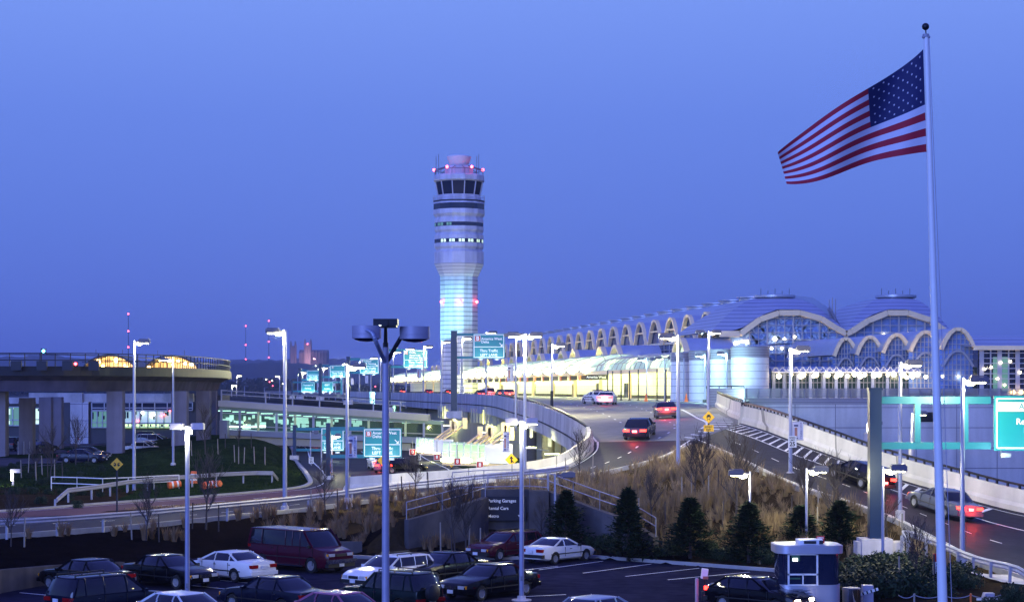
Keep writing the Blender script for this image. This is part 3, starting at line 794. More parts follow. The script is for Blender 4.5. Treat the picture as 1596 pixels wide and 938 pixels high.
for k in range(N):
    a = ph + 2 * math.pi * k / N; a2 = ph + 2 * math.pi * (k + 1) / N
    r = 38.5 * tp; p = Vector((r * math.cos(a), r * math.sin(a), 0)); q = Vector((r * math.cos(a2), r * math.sin(a2), 0))
    mb.cyl((p.x, p.y, tz(274.5)), (p.x, p.y, tz(266)), .07, n=4); mb.cyl((p.x, p.y, tz(266)), (q.x, q.y, tz(266)), .08, n=4)
    mb.cyl((p.x, p.y, tz(266)), (p.x * .5, p.y * .5, tz(260)), .1, n=4)
for dx, y in ((-35, 246), (-31, 243), (28, 246), (31, 243)): mb.cyl((dx * tp, -3, tz(274)), (dx * tp, -3, tz(y)), .06, n=4)
part('roof_railing', mb, grey_metal, t)
for dx, y, dpt in ((-39, 265, 0), (-17.5, 264, -34), (20.5, 264, -34), (37, 265, 0)):
    mb = MB(); mb.ball((dx * tp, dpt * tp, tz(y)), .33, 5); bc = part('beacon', mb, red_on, t); lamp_light(t, (dx * tp * .93, (dpt - 6) * tp * 1.0, tz(y) + .3), 22, (1, .08, .1), .3)
for a in (R(250), R(290), R(270)):
    pass
for dx, dpt in ((-27, -14), (1.5, -31), (28, -14)):
    mb = MB(); mb.ball((dx * tp, dpt * tp, tz(471)), .32, 5); part('beacon', mb, red_on, t); lamp_light(t, (dx * tp * 1.05, (dpt - 5) * tp, tz(471)), 60, (1, .08, .1), .2)
# floodlights round the foot of the tower
for k, (dx, dy, e) in enumerate(((-26, -42, 1.0), (24, -44, 1.0), (-2, -50, .9))):
    f = thing('floodlight', f'ground floodlight aimed up at the control tower, the {ORD[k]} of three', 'floodlight', (TX + dx, TD + dy, 7.5 if dx > 0 else 1.2))
    mb = MB(); mb.box((0, 0, .3), (.7, .5, .5), rx=R(-50)); mb.cyl((0, 0, -.2), (0, 0, .3), .1); part('housing', mb, dark_metal, f)
    tgt = Vector((0, 0, 19 - f.location.z)) - Vector((dx, dy, .7)); 
    d = lamp_light(f, (0, 0, .8), 200000 * e, (.34, .98, 1), .3, 'SPOT', spot=36)
    d.rotation_euler = tgt.to_track_quat('-Z', 'Y').to_euler()

# ------------------------------------------------------------------ terminal concourse running away
SL = -.15
def FC(C, D, z): return Vector((C + SL * D, D, z))
D0, D1 = 240, 640
t = thing('terminal_concourse', 'long airport concourse with rows of cream arches under a blue metal vaulted roof', 'terminal building')
TC = t
# rear roof vault
rows = []
prof = [(70.9, 17.6), (71.6, 18.6), (73.5, 20.2), (76.5, 21.6), (80, 22.5), (84, 22.8), (87, 22.5), (90, 20.5), (91, 16)]
mb = MB(); mb.grid([[FC(C, D, z) for C, z in prof] for D in np.arange(284, D1, 3.7)]); mb.poly([FC(C, 284, z) for C, z in prof]); part('roof', mb, roof_flat, t, 60)
# skylight discs along the ridge
for k in range(22):
    D = 302 + k * 11.1
    p = FC(83.5, D, 22.6); mb = MB(); mb.lathe([(2.6, 0), (2.6, .5), (3.0, .62), (3.0, .8), (.2, 1.05)], tuple(p), 16); part('skylight', mb, roof_flat, t, 40)
# upper row of arches
ARC = [(-1, 0), (-.86, .24), (-.72, .47), (-.55, .70), (-.38, .88), (-.19, .98), (0, 1.0), (.19, .98), (.38, .88), (.55, .70), (.72, .47), (.86, .24), (1, 0)]
def arch_frame(mb, C, Dc, z0, hw, h, th, depth, n_out):
    o = [FC(C, Dc + s * hw, z0 + q * h) for s, q in ARC]; i_ = [FC(C, Dc + s * (hw - th), z0 + q * (h - th)) for s, q in ARC]
    dv = Vector((-n_out, -n_out * .15, 0)); m = len(o)
    for a in range(m - 1):
        q = [o[a], o[a + 1], i_[a + 1], i_[a]]
        mb.prism(q, dv)
def vault(mb, C0, C1, Dc, z0, hw, h, z1=None):
    rows = []
    for k in range(5):
        f = k / 4; C = C0 + (C1 - C0) * f
        rows.append([FC(C, Dc + s * hw, z0 + q * h * (1 - .0 * f)) for s, q in ARC])
    mb.grid(rows)
for k in range(30):
    Dc = 280 + 11.1 * k
    fr = MB(); arch_frame(fr, 70.6, Dc, 16.0, 4.9, 4.25, .42, 1, .55); a = part('arch', fr, cream, t)
    g_ = MB(); g_.poly([FC(70.75, Dc + s * 4.8, 16.2 + q * 3.5) for s, q in ARC]); part('arch_glass', g_, glass_blue, a)
    v = MB(); vault(v, 70.5, 77.5, Dc, 16.2, 4.85, 3.95); part('arch_vault', v, roof_flat, a, 60)
    s_ = MB(); s_.beam(FC(70.2, Dc - 2.9, 18.3), FC(70.2, Dc + 2.9, 18.3), .12, .25); part('mullion', s_, cream, a)
# wall band below the upper arches
mb = MB(); mb.grid([[FC(70.8, D, 12), FC(70.8, D, 16.4)] for D in (274, D1)]); part('upper_wall', mb, glass_blue, t)
mb = MB()
for D in np.arange(275, 520, 3.7): mb.beam(FC(70.6, D, 13), FC(70.6, D, 16.3), .15, .15)
mb.beam(FC(70.6, 274, 15.2), FC(70.6, D1, 15.2), .12, .12); mb.beam(FC(70.5, 274, 16.2), FC(70.5, D1, 16.2), .5, .35); part('upper_mullion', mb, mullion, t)
# lower blue roof and its arches
mb = MB(); mb.grid([[FC(C, D, z) for C, z in ((70.75, 14.6), (68, 14.55), (65, 14.1), (63, 13.4), (62.3, 12.6))] for D in np.arange(236, D1, 3.7)]); part('lower_roof', mb, roof_flat, t, 60)
for k in range(18):
    Dc = 306 + 36.4 * (k // 2) + (12.1 if k % 2 else 0)
    if k < 0: continue
    fr = MB(); arch_frame(fr, 62.9, Dc, 13.1, 4.6, 2.9, .5, 1, .8); a = part('dormer_arch', fr, cream, t)
    g_ = MB(); g_.poly([FC(63.2, Dc + s * 4.1, 13.1 + q * 2.4) for s, q in ARC]); part('arch_glass', g_, win_yell if k < 3 else win_green, a)
    v = MB(); vault(v, 62.8, 69, Dc, 13.1, 4.5, 2.85); part('arch_vault', v, roof_flat, a, 60)
fr = MB(); arch_frame(fr, 62.9, 263, 13.1, 4.6, 2.9, .5, 1, .8); a = part('dormer_arch', fr, cream, t)
g_ = MB(); g_.poly([FC(63.2, 263 + s * 4.1, 13.1 + q * 2.4) for s, q in ARC]); part('arch_glass', g_, win_yell, a)
v = MB(); vault(v, 62.8, 69, 263, 13.1, 4.5, 2.85); part('arch_vault', v, roof_flat, a, 60)
# kerbside wall
mb = MB(); mb.grid([[FC(62.2, D, 7.4), FC(62.2, D, 13.2)] for D in (233, D1)]); part('kerbside_wall', mb, tile_wall, t)
mb = MB(); mb.grid([[FC(62.15, D, 7.4), FC(62.15, D, 8.1)] for D in (233, D1)]); part('plinth', mb, concrete_dk, t)
for k in range(12):
    Dc = 296 + k * 22.2; d_ = MB(); d_.prism([FC(62.1, Dc - 1.8, 7.55), FC(62.1, Dc + 1.8, 7.55), FC(62.1, Dc + 1.8, 10.1), FC(62.1, Dc - 1.8, 10.1)], (-.12, -.02, 0)); d1 = part('door', d_, mullion, t)
    d_ = MB(); 
    for q in (-1.65, .1): d_.poly([FC(61.96, Dc + q, 7.6), FC(61.96, Dc + q + 1.55, 7.6), FC(61.96, Dc + q + 1.55, 9.9), FC(61.96, Dc + q, 9.9)])
    part('door_glass', d_, glass_dark, d1)
# canopy: edge beam, curved glass, bay vaults with lamps under
mb = MB(); mb.beam(FC(55, 236.5, 11.35), FC(55, D1, 11.35), .35, .55); mb.beam(FC(62, 236.5, 12.6), FC(62, D1, 12.6), .3, .3); part('canopy_beam', mb, cream, t)
mb = MB(); mb.grid([[FC(C, D, z) for C, z in ((54.9, 11.6), (55.3, 12.5), (56.3, 13.2), (58, 13.6), (60, 13.5), (62.3, 12.9))] for D in np.arange(236.5, 284, 3.0)]); part('canopy_glass', mb, canopy_glass, t, 60)
mb = MB()
for D in np.arange(236.5, 284, 2.95):
    mb.tube([FC(C, D, z + .05) for C, z in ((54.9, 11.6), (55.3, 12.5), (56.3, 13.2), (58, 13.6), (60, 13.5), (62.3, 12.9))], .07, 4)
for C, z in ((55.3, 12.55), (56.3, 13.25), (58, 13.65)): mb.beam(FC(C, 236.5, z), FC(C, 283, z), .08, .08)
part('canopy_rib', mb, mullion, t)
for k in range(31):
    Dc = 290.5 + 11.1 * k
    v = MB(); rows = []
    for j in range(7):
        f = j / 6; C = 54.6 + 7.6 * f; hh = 2.7 * math.sin(math.pi * (.16 + .5 * f)) 
        rows.append([FC(C, Dc + s * 5.2, 11.55 + q * hh) for s, q in ARC])
    v.grid(rows); cv = part('canopy_vault', v, canopy_glass, t, 60)
    r_ = MB()
    for rw in (rows[0], rows[2], rows[4]): r_.tube([p + Vector((0, 0, .04)) for p in rw], .08, 4)
    for q in (2, 6, 10): r_.tube([rw[q] + Vector((0, 0, .04)) for rw in rows], .06, 4)
    part('vault_rib', r_, mullion, cv)
    l_ = MB(); c = FC(55.6, Dc, 11.75); l_.ball(tuple(FC(54.9, Dc, 11.95)), .62, 6, (1.7, 2.4, 1.0)); part('lamp', l_, fluo, t)
    if k < 22 and k % 2 == 0: lamp_light(t, FC(57.0, Dc + 5.5, 10.9), 4600 if k < 12 else 6500, (.95, 1, .29), .5)
for D in (246, 262, 277):
    l_ = MB(); l_.box(FC(56, D, 11.5), (.5, 3.4, .16), rz=R(8.5)); part('lamp', l_, fluo, t); lamp_light(t, FC(57.0, D, 10.8), 2000, (.95, 1, .29), .5)
# sign fascia: dark name panels and orange door numbers
fas = MB(); fas.beam(FC(55.5, 284, 10.75), FC(55.5, D1, 10.75), .12, .2); part('fascia', fas, cream, t)
RZF = math.atan2(1, SL) - math.pi      # lettering faces the roadway and the viewer's side
for k in range(22):
    Dc = 287 + 8.6 * k
    n_ = MB(); n_.beam(FC(55.4, Dc - 2.6, 10.75), FC(55.4, Dc + 2.2, 10.75), .14, .72); part('name_panel', n_, black_s if k % 5 != 4 else navy, t)
    n_ = MB(); n_.beam(FC(55.38, Dc + 2.7, 10.75), FC(55.38, Dc + 4.1, 10.75), .16, .86); dn = part('door_number', n_, orange_m if k < 12 else white_paint, t)
    if k < 12: text('8', FC(55.38, Dc + 3.4, 10.75) + Vector((-.09, 0, 0)), .8, letter, dn, 'CENTER', .03, rz=RZF + R(0))
p_ = thing('name_board', 'black airline name board hung across the near end of the lit canopy', 'sign', tuple(FC(55.0, 283.5, 10.75)))
n_ = MB(); n_.bb((-1.6, -.1, -.36), (1.75, .1, .36)); part('panel', n_, black_s, p_); text('America West', (-1.5, -.12, 0), .48, letter, p_, 'LEFT', .02)
# columns along the kerb
for k in range(14):
    Dc = 285 + 22.2 * k; c_ = MB(); c_.cyl(FC(60.2, Dc, 7.5), FC(60.2, Dc, 12.6), .26, n=8); part('column', c_, cream, t)
# slim dark bollard posts at the near end
for k, x in enumerate((947, 955, 968, 981, 995, 1008, 1024, 1038)):
    Dq = 262 - k * 3.6; b = P(x, HY + 1.5 * F / Dq, Dq); mb = MB(); mb.cyl((0, 0, 0), (0, 0, 4.0 - .1 * (k % 2)), .09, n=6); mb.cyl((0, 0, 0), (0, 0, .12), .2, n=8)
    solo('slim_post', mb, dark_metal, f'slim black steel post before the lit tile wall, {ORD[k]} from the police car', 'post', 'slim black posts by the tile wall', tuple(b), smooth=40)
# sidewalk before the wall
mb = MB(); mb.prism([FC(62, 232, 7.62), FC(62, D1, 7.62), FC(56.5, D1, 7.62), FC(56.5, 250, 7.62), FC(56.9, 232, 7.62)], (0, 0, -.3)); struct('pavement', mb, concrete)
# stepped drums at the near end of the concourse
for k, (x0, x1, yt, D) in enumerate(((1046, 1076, 549, 234), (1075, 1108, 546, 229), (1107, 1143, 544, 225), (1142, 1202, 540, 221))):
    a, b = xx(x0, D), xx(x1, D); r = (b - a) / 2 * (1.0 if k < 3 else 1.0); c = ((a + b) / 2, D + r * .9)
    zt = zy(yt, D); 
    t = thing('wall_drum', f'pale curved wall drum with grey band, {ORD[k]} of four from the lit canopy', 'building wing', (c[0], c[1], 0), group='stepped pale wall drums')
    hb = (zt - 7.4) * .19
    mb = MB(); mb.lathe([(r, 4), (r, zt - hb)], n=28); part('wall', mb, drum_panel, t, 30)
    mb = MB(); mb.lathe([(r * 1.012, zt - hb), (r * 1.012, zt), (r * .9, zt + .02)], n=28); part('cornice', mb, drum_top, t, 30)
# forecourt uplights washing the drums in cyan
for k, (x, D, e) in enumerate(((1098, 219, 260), (1128, 216, 380), (1165, 212.6, 560))):
    p = P(x, 626, D); f = thing('floodlight', f'small uplight washing the pale wall drums, {ORD[k]} from the lit canopy', 'floodlight', (p.x, p.y, 7.5))
    mb = MB(); mb.box((0, 0, .15), (.4, .25, .25), rx=R(-30)); part('housing', mb, dark_metal, f)
    lamp_light(f, (0, .1, .8), e, (.62, 1, .98), .3)
# ------------------------------------------------------------------ main hall at the concourse end
HD = 262.0
def hz(y, D=HD): return zy(y, D)
t = thing('terminal_hall', 'domed glass terminal hall with two wide cream gable arches above a panelled wall', 'terminal building'); TH = t
G1 = [(1121, 518), (1153, 517.5), (1184, 495), (1213, 485), (1246, 485), (1279, 494), (1301, 508), (1318, 517)]
G2 = [(1318, 517), (1326, 514), (1352, 497), (1382, 485), (1414, 485), (1448, 496), (1474, 515), (1482, 517)]
SPT = [(1482, 517), (1500, 519)]
dirb = Vector((SL, 1, 0)).normalized()
def gp_(x, y, back=0.0, D=HD):
    p = P(x, y, D); return p + dirb * back
for gi, gb in enumerate((G1, G2)):
    fr = MB()
    for a, b in zip(gb[:-1], gb[1:]):
        p, q = gp_(*a), gp_(*b); fr.beam(p + Vector((0, -.3, -.25)), q + Vector((0, -.3, -.25)), 1.1, .75)
    part('gable_arch', fr, cream, t)
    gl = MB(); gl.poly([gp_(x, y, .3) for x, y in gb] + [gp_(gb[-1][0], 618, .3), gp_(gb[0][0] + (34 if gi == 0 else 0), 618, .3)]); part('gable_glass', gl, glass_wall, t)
    mu = MB()
    x0, x1 = gb[0][0] + (34 if gi == 0 else 2), gb[-1][0]
    for k in range(1, 12):
        x = x0 + (x1 - x0) * k / 12; yt = np.interp(x, [p[0] for p in gb], [p[1] for p in gb]); big = k % 3 == 0
        mu.beam(gp_(x, yt, 0), gp_(x, 618, 0), .22 if big else .09, .22 if big else .09)
    for y in range(496, 616, 11):
        xs_ = [x for x in np.arange(x0, x1, 1.5) if np.interp(x, [p[0] for p in gb], [p[1] for p in gb]) < y]
        if xs_: mu.beam(gp_(xs_[0], y, 0), gp_(xs_[-1], y, 0), .1, .1)
    part('mullion', mu, mullion, t)
    # dome: from the gable outline up to a skylight disc, stepped sheets
    cxp, cyp = ((1208, 466), (1396, 466))[gi]
    top = P(cxp, cyp, HD + 10); rows = []
    wide = [(1108, 520)] + gb[1:] if gi == 0 else gb
    n = 12; outl = []
    for k in range(n + 1):
        f = k / n; x = wide[0][0] + (wide[-1][0] - wide[0][0]) * f
        outl.append((x, np.interp(x, [p[0] for p in wide], [p[1] for p in wide])))
    dm = MB()
    base = [gp_(x, y - 3, .2) for x, y in outl] + [gp_(x, y - 3, 21) for x, y in reversed(outl)] ; base.append(base[0])
    for j in range(8):
        f = j / 7; ease = math.sin(f * math.pi / 2); r = []
        for b in base:
            c = Vector((top.x, top.y, 0)); q = Vector((b.x, b.y, 0)).lerp(c, f * .78)
            q.z = b.z + (top.z - b.z) * ease; r.append(q)
        rows.append(r)
    dm.grid(rows); part('dome', dm, roof_m, t, 35)
    d_ = MB(); d_.lathe([(2.2, -.3), (2.4, .05), (2.9, .18), (2.9, .5), (.2, .75)], (top.x, top.y, top.z), 24); part('skylight', d_, roof_flat, t, 40)
    m_ = MB()
    for k in range(5): m_.cyl((top.x - 2 + k, top.y, top.z + .5), (top.x - 2 + k, top.y, top.z + 1.5 - .3 * (k % 2)), .03, n=4)
    part('aerial', m_, dark_metal, t)
# eave at the concourse corner and the valley trusses between the domes
mb = MB(); mb.beam(gp_(1108, 518.5), gp_(1153, 518.5), 1.0, .5); part('eave', mb, cream, t)
mb = MB(); rr = random.Random(2)
for k in range(16):
    a = gp_(1296 + k * 1.1, 482 + k * 2.4, 2); b = gp_(1304 + k * 1.1, 488 + k * 2.0 - 12, 3); mb.beam(a, b, .12, .12); mb.beam(a + Vector((.5, 0, 0)), b + Vector((.3, 0, -.9)), .08, .08)
for x, y in ((1303, 466), (1308, 462), (1313, 464)): mb.cyl(gp_(x, 512, 3), gp_(x, y, 3), .07, n=4)
part('roof_truss', mb, mullion, t)
# leaf mural behind the first gable glass: pale branching shapes on the glass
mural = pm('mural_glass', (.30, .44, .66), .3, 0, .3, 1.0)
mb = MB(); rr = random.Random(11)
for k in range(260):
    x = rr.uniform(1162, 1304); yt = np.interp(x, [p[0] for p in G1], [p[1] for p in G1]); y = rr.uniform(yt + 5, 566)
    a = rr.uniform(-.9, .9) + (1.57 if k % 2 else 0); L = rr.uniform(.5, 1.5); p = gp_(x, y, .12); u = Vector((math.cos(a), 0, math.sin(a))); w = Vector((-u.z, 0, u.x)) * .17
    mb.poly([p - u * L * .5, p + w, p + u * L * .5, p - w])
part('glass_mural', mb, mural, t)
# interior globe lamps seen through the glass
rr = random.Random(4)
for k, (x, y) in enumerate(((1146, 535), (1151, 533), (1156, 532), (1163, 533), (1202, 543), (1218, 543), (1248, 541), (1264, 538), (1282, 538), (1293, 545), (1256, 548), (1262, 547), (1207, 528), (1222, 528), (1238, 525), (1377, 523), (1414, 519), (1430, 519))):
    mb = MB(); mb.ball(tuple(gp_(x, y, -.25)), .17 + .1 * (k % 3 == 0), 4); part('globe_lamp', mb, warm_soft, t)
# lower arcade roofline: small arches stepping towards the viewer, right of the first gable
LA = [(1300, 1336, 528, 555), (1335, 1376, 525.5, 553), (1376, 1419, 522, 550), (1419, 1467, 517.5, 547), (1467, 1519, 513, 544)]
D5 = 234.0; LARC = [(-1, 0), (-.74, .48), (-.47, .82), (-.18, 1), (.18, 1), (.47, .82), (.74, .48), (1, 0)]
for k, (xa, xb, yt, yb) in enumerate(LA):
    D = D5 - 2.4 * k; fr = MB(); pts = []
    for s, q in LARC: pts.append(P((xa + xb) / 2 + s * (xb - xa) / 2, yb - q * (yb - yt), D))
    for a, b in zip(pts[:-1], pts[1:]): fr.beam(a, b, .7, .42)
    a_ = part('arcade_arch', fr, cream, t)
    v = MB(); v.grid([[p + dirb * d + Vector((0, 0, .15)) for p in pts] for d in (0, 6, 12, 20)]); part('arcade_vault', v, roof_flat, a_, 60)
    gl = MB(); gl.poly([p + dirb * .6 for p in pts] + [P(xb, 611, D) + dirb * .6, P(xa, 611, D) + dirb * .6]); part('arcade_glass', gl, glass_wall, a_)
    mu = MB()
    for j in range(1, 8):
        s = -1 + j / 4; q = np.interp(s, [p[0] for p in ARC], [p[1] for p in ARC]); xq = (xa + xb) / 2 + s * (xb - xa) / 2
        mu.beam(P(xq, yb - q * (yb - yt), D) + dirb * .4, P(xq, 611, D) + dirb * .4, .09, .09)
    for y in np.arange(yt + 7, 611, 8): 
        h = min(1, max(0, (yb - y) / (yb - yt))); ss = [s for s in np.linspace(-1, 1, 60) if np.interp(s, [p[0] for p in ARC], [p[1] for p in ARC]) >= h]
        mu.beam(P((xa + xb) / 2 + ss[0] * (xb - xa) / 2, y, D) + dirb * .4, P((xa + xb) / 2 + ss[-1] * (xb - xa) / 2, y, D) + dirb * .4, .08, .08)
    ar = [P((xa + xb) / 2 + s * (xb - xa) / 2 * .92, yb + 27 - q * 24, D) for s, q in ARC]
    for a, b in zip(ar[:-1], ar[1:]): mu.beam(a, b, .3, .22)
    part('mullion', mu, mullion, a_)
# flat eave and glass block at the right edge
De = 223.0
mb = MB(); mb.beam(P(1517, 542, De), P(1760, 542, De - 2), 1.0, .5); part('eave', mb, cream, t)
mb = MB(); mb.grid([[P(x, y, De) + dirb * d for x in (1505, 1760)] for y, d in ((540, 0), (524, 8), (516, 20))]); part('wing_roof', mb, roof_m, t)
mb = MB(); mb.bb((xx(1526, De), De + .5, 7), (xx(1770, De), De + 12, zy(545, De))); part('wing_glass', mb, glass_dark, t)
mb = MB()
for x in list(range(1530, 1766, 14)): mb.beam(P(x, 544, De), P(x, 616, De), .14 if (x - 1530) % 28 else .5, .14)
for y in range(550, 616, 8): mb.beam(P(1526, y, De), P(1766, y, De), .08, .1)
part('mullion', mb, mullion, t)
mb = MB(); mb.bb((xx(1549, De), De + .2, zy(610, De)), (xx(1572, De), De + .4, zy(556, De))); part('lit_column', mb, win_green, t)
for x, y in ((1560, 565), (1575, 563), (1545, 572), (1535, 575), (1555, 590), (1566, 600), (1579, 611), (1592, 611), (1533, 590), (1590, 580)):
    mb = MB(); mb.ball(tuple(P(x, y, De - .3)), .14 if y < 605 else .26, 4); part('globe_lamp', mb, warm_soft if y < 605 else warm_on, t)
# entrance canopy: glass strip with trusses, white columns and a long row of warm lamps
Dc_ = 226.0
mb = MB(); mb.grid([[P(x, y, Dc_) + dirb * d for x in np.arange(1203, 1440, 10)] for y, d in ((580, 0), (574, .4), (571, 3.5))]); part('entrance_canopy', mb, roof_flat, t)
mb = MB()
for k in range(22):
    x = 1204 + k * 10.5
    mb.beam(P(x, 579, Dc_ - .1), P(x + 5, 571, Dc_ - .1), .09, .09); mb.beam(P(x + 5, 571, Dc_ - .1), P(x + 10.5, 579, Dc_ - .1), .09, .09)
mb.beam(P(1203, 580, Dc_), P(1440, 580, Dc_), .15, .15); part('canopy_truss', mb, mullion, t)
mb = MB(); mb.bb((xx(1202, 229), 229.2, 7), (xx(1520, 229), 229.6, zy(572, 229))); part('lobby_glass', mb, pm('lobby_glass', (.05, .10, .10), .1, 0, .6, .7, spec=.6), t)
for x in (1206, 1222, 1243, 1263, 1284, 1303, 1318, 1338, 1360, 1383): 
    mb = MB(); a = P(x, 582, 227.5); mb.bb((a.x - .17, 227.3, 7), (a.x + .17, 227.7, a.z)); part('column', mb, pole_m, t)
mb = MB()
for x in range(1208, 1520, 6): mb.beam(P(x, 576, 229), P(x, 618, 229), .07, .07)
for y in (584, 596, 606): mb.beam(P(1203, y, 229), P(1520, y, 229), .09, .09)
part('mullion', mb, mullion, t)
for k, (x, y) in enumerate(((1214, 586), (1233, 584), (1248, 586), (1252, 584), (1268, 586), (1272, 584), (1290, 584), (1303, 587), (1306, 584), (1310, 583), (1321, 586), (1332, 583), (1341, 586), (1348, 584), (1362, 585), (1370, 584), (1384, 584), (1393, 583), (1408, 584), (1413, 588), (1422, 586), (1430, 583), (1443, 587), (1469, 586), (1493, 585), (1489, 586))):
    mb = MB(); mb.ball(tuple(P(x, y, 225.6 - (k % 2) * .4)), .30 - .08 * (k % 3 == 1), 5); part('globe_lamp', mb, warm_soft, t)
    if k % 4 == 0: lamp_light(t, P(x, y + 1, 224.8), 60, (1, .86, .55), .3)
# lower panelled wall with railing on top
Dw = 219.0
mb = MB(); mb.bb((xx(1161, Dw), Dw, -7), (xx(1800, Dw), Dw + .8, zy(630, Dw))); part('lower_wall', mb, wall_panel, t)
mb = MB(); mb.bb((xx(1161, Dw), Dw - .06, zy(630, Dw)), (xx(1800, Dw), Dw + 9, zy(620, Dw))); part('wall_coping', mb, drum_top, t)
mb = MB()
for x in range(1164, 1800, 18): mb.cyl(P(x, 620, Dw + .3), P(x, 605, Dw + .3), .09, n=5)
for y in (605.5, 609, 613, 617): mb.beam(P(1161, y, Dw + .3), P(1800, y, Dw + .3), .06, .07)
part('railing', mb, grey_metal, t)
mb = MB(); mb.grid([[P(x, y, Dw + .45) for x in (1161, 1800)] for y in (606, 619)]); part('railing_screen', mb, frosted('screen_mesh', (.5, .5, .56), .2, .55), t)
mb = MB(); a, b = P(1433, 657, Dw), P(1456, 642, Dw); mb.bb((a.x, Dw - .1, a.z), (b.x, Dw + .2, b.z))
for k in range(6): mb.box(((a.x + b.x) / 2, Dw - .14, a.z + (k + .5) * (b.z - a.z) / 6), (b.x - a.x, .1, .05))
part('louvre', mb, dark_metal, t)

# ------------------------------------------------------------------ things under and along the deck
girder_m = pm('girder_paint', (.42, .40, .27), .6, .0, .12, 1)
def dk_at(D, u=0):
    """point on the deck edge at depth D"""
    best = min(range(DK.n - 1), key=lambda i: abs(DK.pt(i, u).y - D)); 
    i = best; a = DK.pt(i, u)
    for q in np.linspace(max(0, i - 1), min(DK.n - 1, i + 1), 41):
        p = DK.pt(q, u)
        if abs(p.y - D) < abs(a.y - D): a = p
    return a
for k, D in enumerate((153, 166, 182, 200, 216, 232, 248, 266, 285, 305, 330)):
    e = dk_at(D); mb = MB(); r = .62
    c = thing('viaduct_column', f'round concrete column under the curved departures deck, {ORD[k]} from the curve', 'column', (e.x + 1.6 + .02 * (D - 150) * .3, D, 1.0), group='columns under the departures deck')
    top = e.z - 1.05 - 1.0
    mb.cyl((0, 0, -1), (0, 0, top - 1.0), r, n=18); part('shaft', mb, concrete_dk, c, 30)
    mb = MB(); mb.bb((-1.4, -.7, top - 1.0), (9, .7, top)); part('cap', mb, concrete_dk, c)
    m2 = MB(); m2.bb((-.9, -.45, top), (-.3, .45, top + 1.0)); part('bearing', m2, dark_metal, c)
    if k < 9:
        bkt = MB(); bkt.bb((-1.75, -.12, top - 1.5), (-1.45, .12, top - .2)); part('drain_box', bkt, grey_metal, c)
for k, D in enumerate((238, 252, 268, 290)):
    e = dk_at(D + 3); mb = MB(); x0 = e.x + .2
    mb.bb((0, -4.2, -2.9), (.35, 4.2, -1.06))
    for q in (-4.1, -1.4, 1.4, 4.1): mb.bb((-.18, q - .08, -2.9), (0, q + .08, -1.06))
    solo('girder', mb, girder_m, f'olive steel edge girder lit from below under the deck, {ORD[k]} of four from the curve', 'girder', 'lit girders under the deck', (x0, D, e.z), R(9))
for k, D in enumerate((160, 178, 205, 240, 285)):  # added lamps, stand in for arrivals light falling on the girders
    e = dk_at(D); f = thing('added_deck_lamp', f'added yellow green lamp fixed under the departures deck, {ORD[k]} from the curve', 'lamp', (e.x - .4, D, 3.6), group='added lamps under the departures deck')
    mb = MB(); mb.box((0, 0, -.08), (1.3, .3, .12)); mb.beam((0, 0, -.08), (1.8, 0, -.3), .08, .08); part('housing', mb, grey_metal, f); mb = MB(); mb.box((0, 0, 0), (1.2, .24, .06)); part('lens', mb, fluo, f)
    lamp_light(f, (0, 0, .35), 1500, (.95, 1, .36), .2)
# arrivals level wall behind the columns
mb = MB(); mb.bb((8, 200, 0), (9, 420, 6)); 
mb = MB(); mb.grid([[(9 - .13 * (D - 150) , D, z) for D in (150, 420)] for z in (.5, 6.2)])
solo('arrivals_wall', mb, pm('arrivals_wall_paint', (.40, .36, .22), .7, 0, .2, .4), 'ochre wall of the arrivals level behind the deck columns', 'wall')
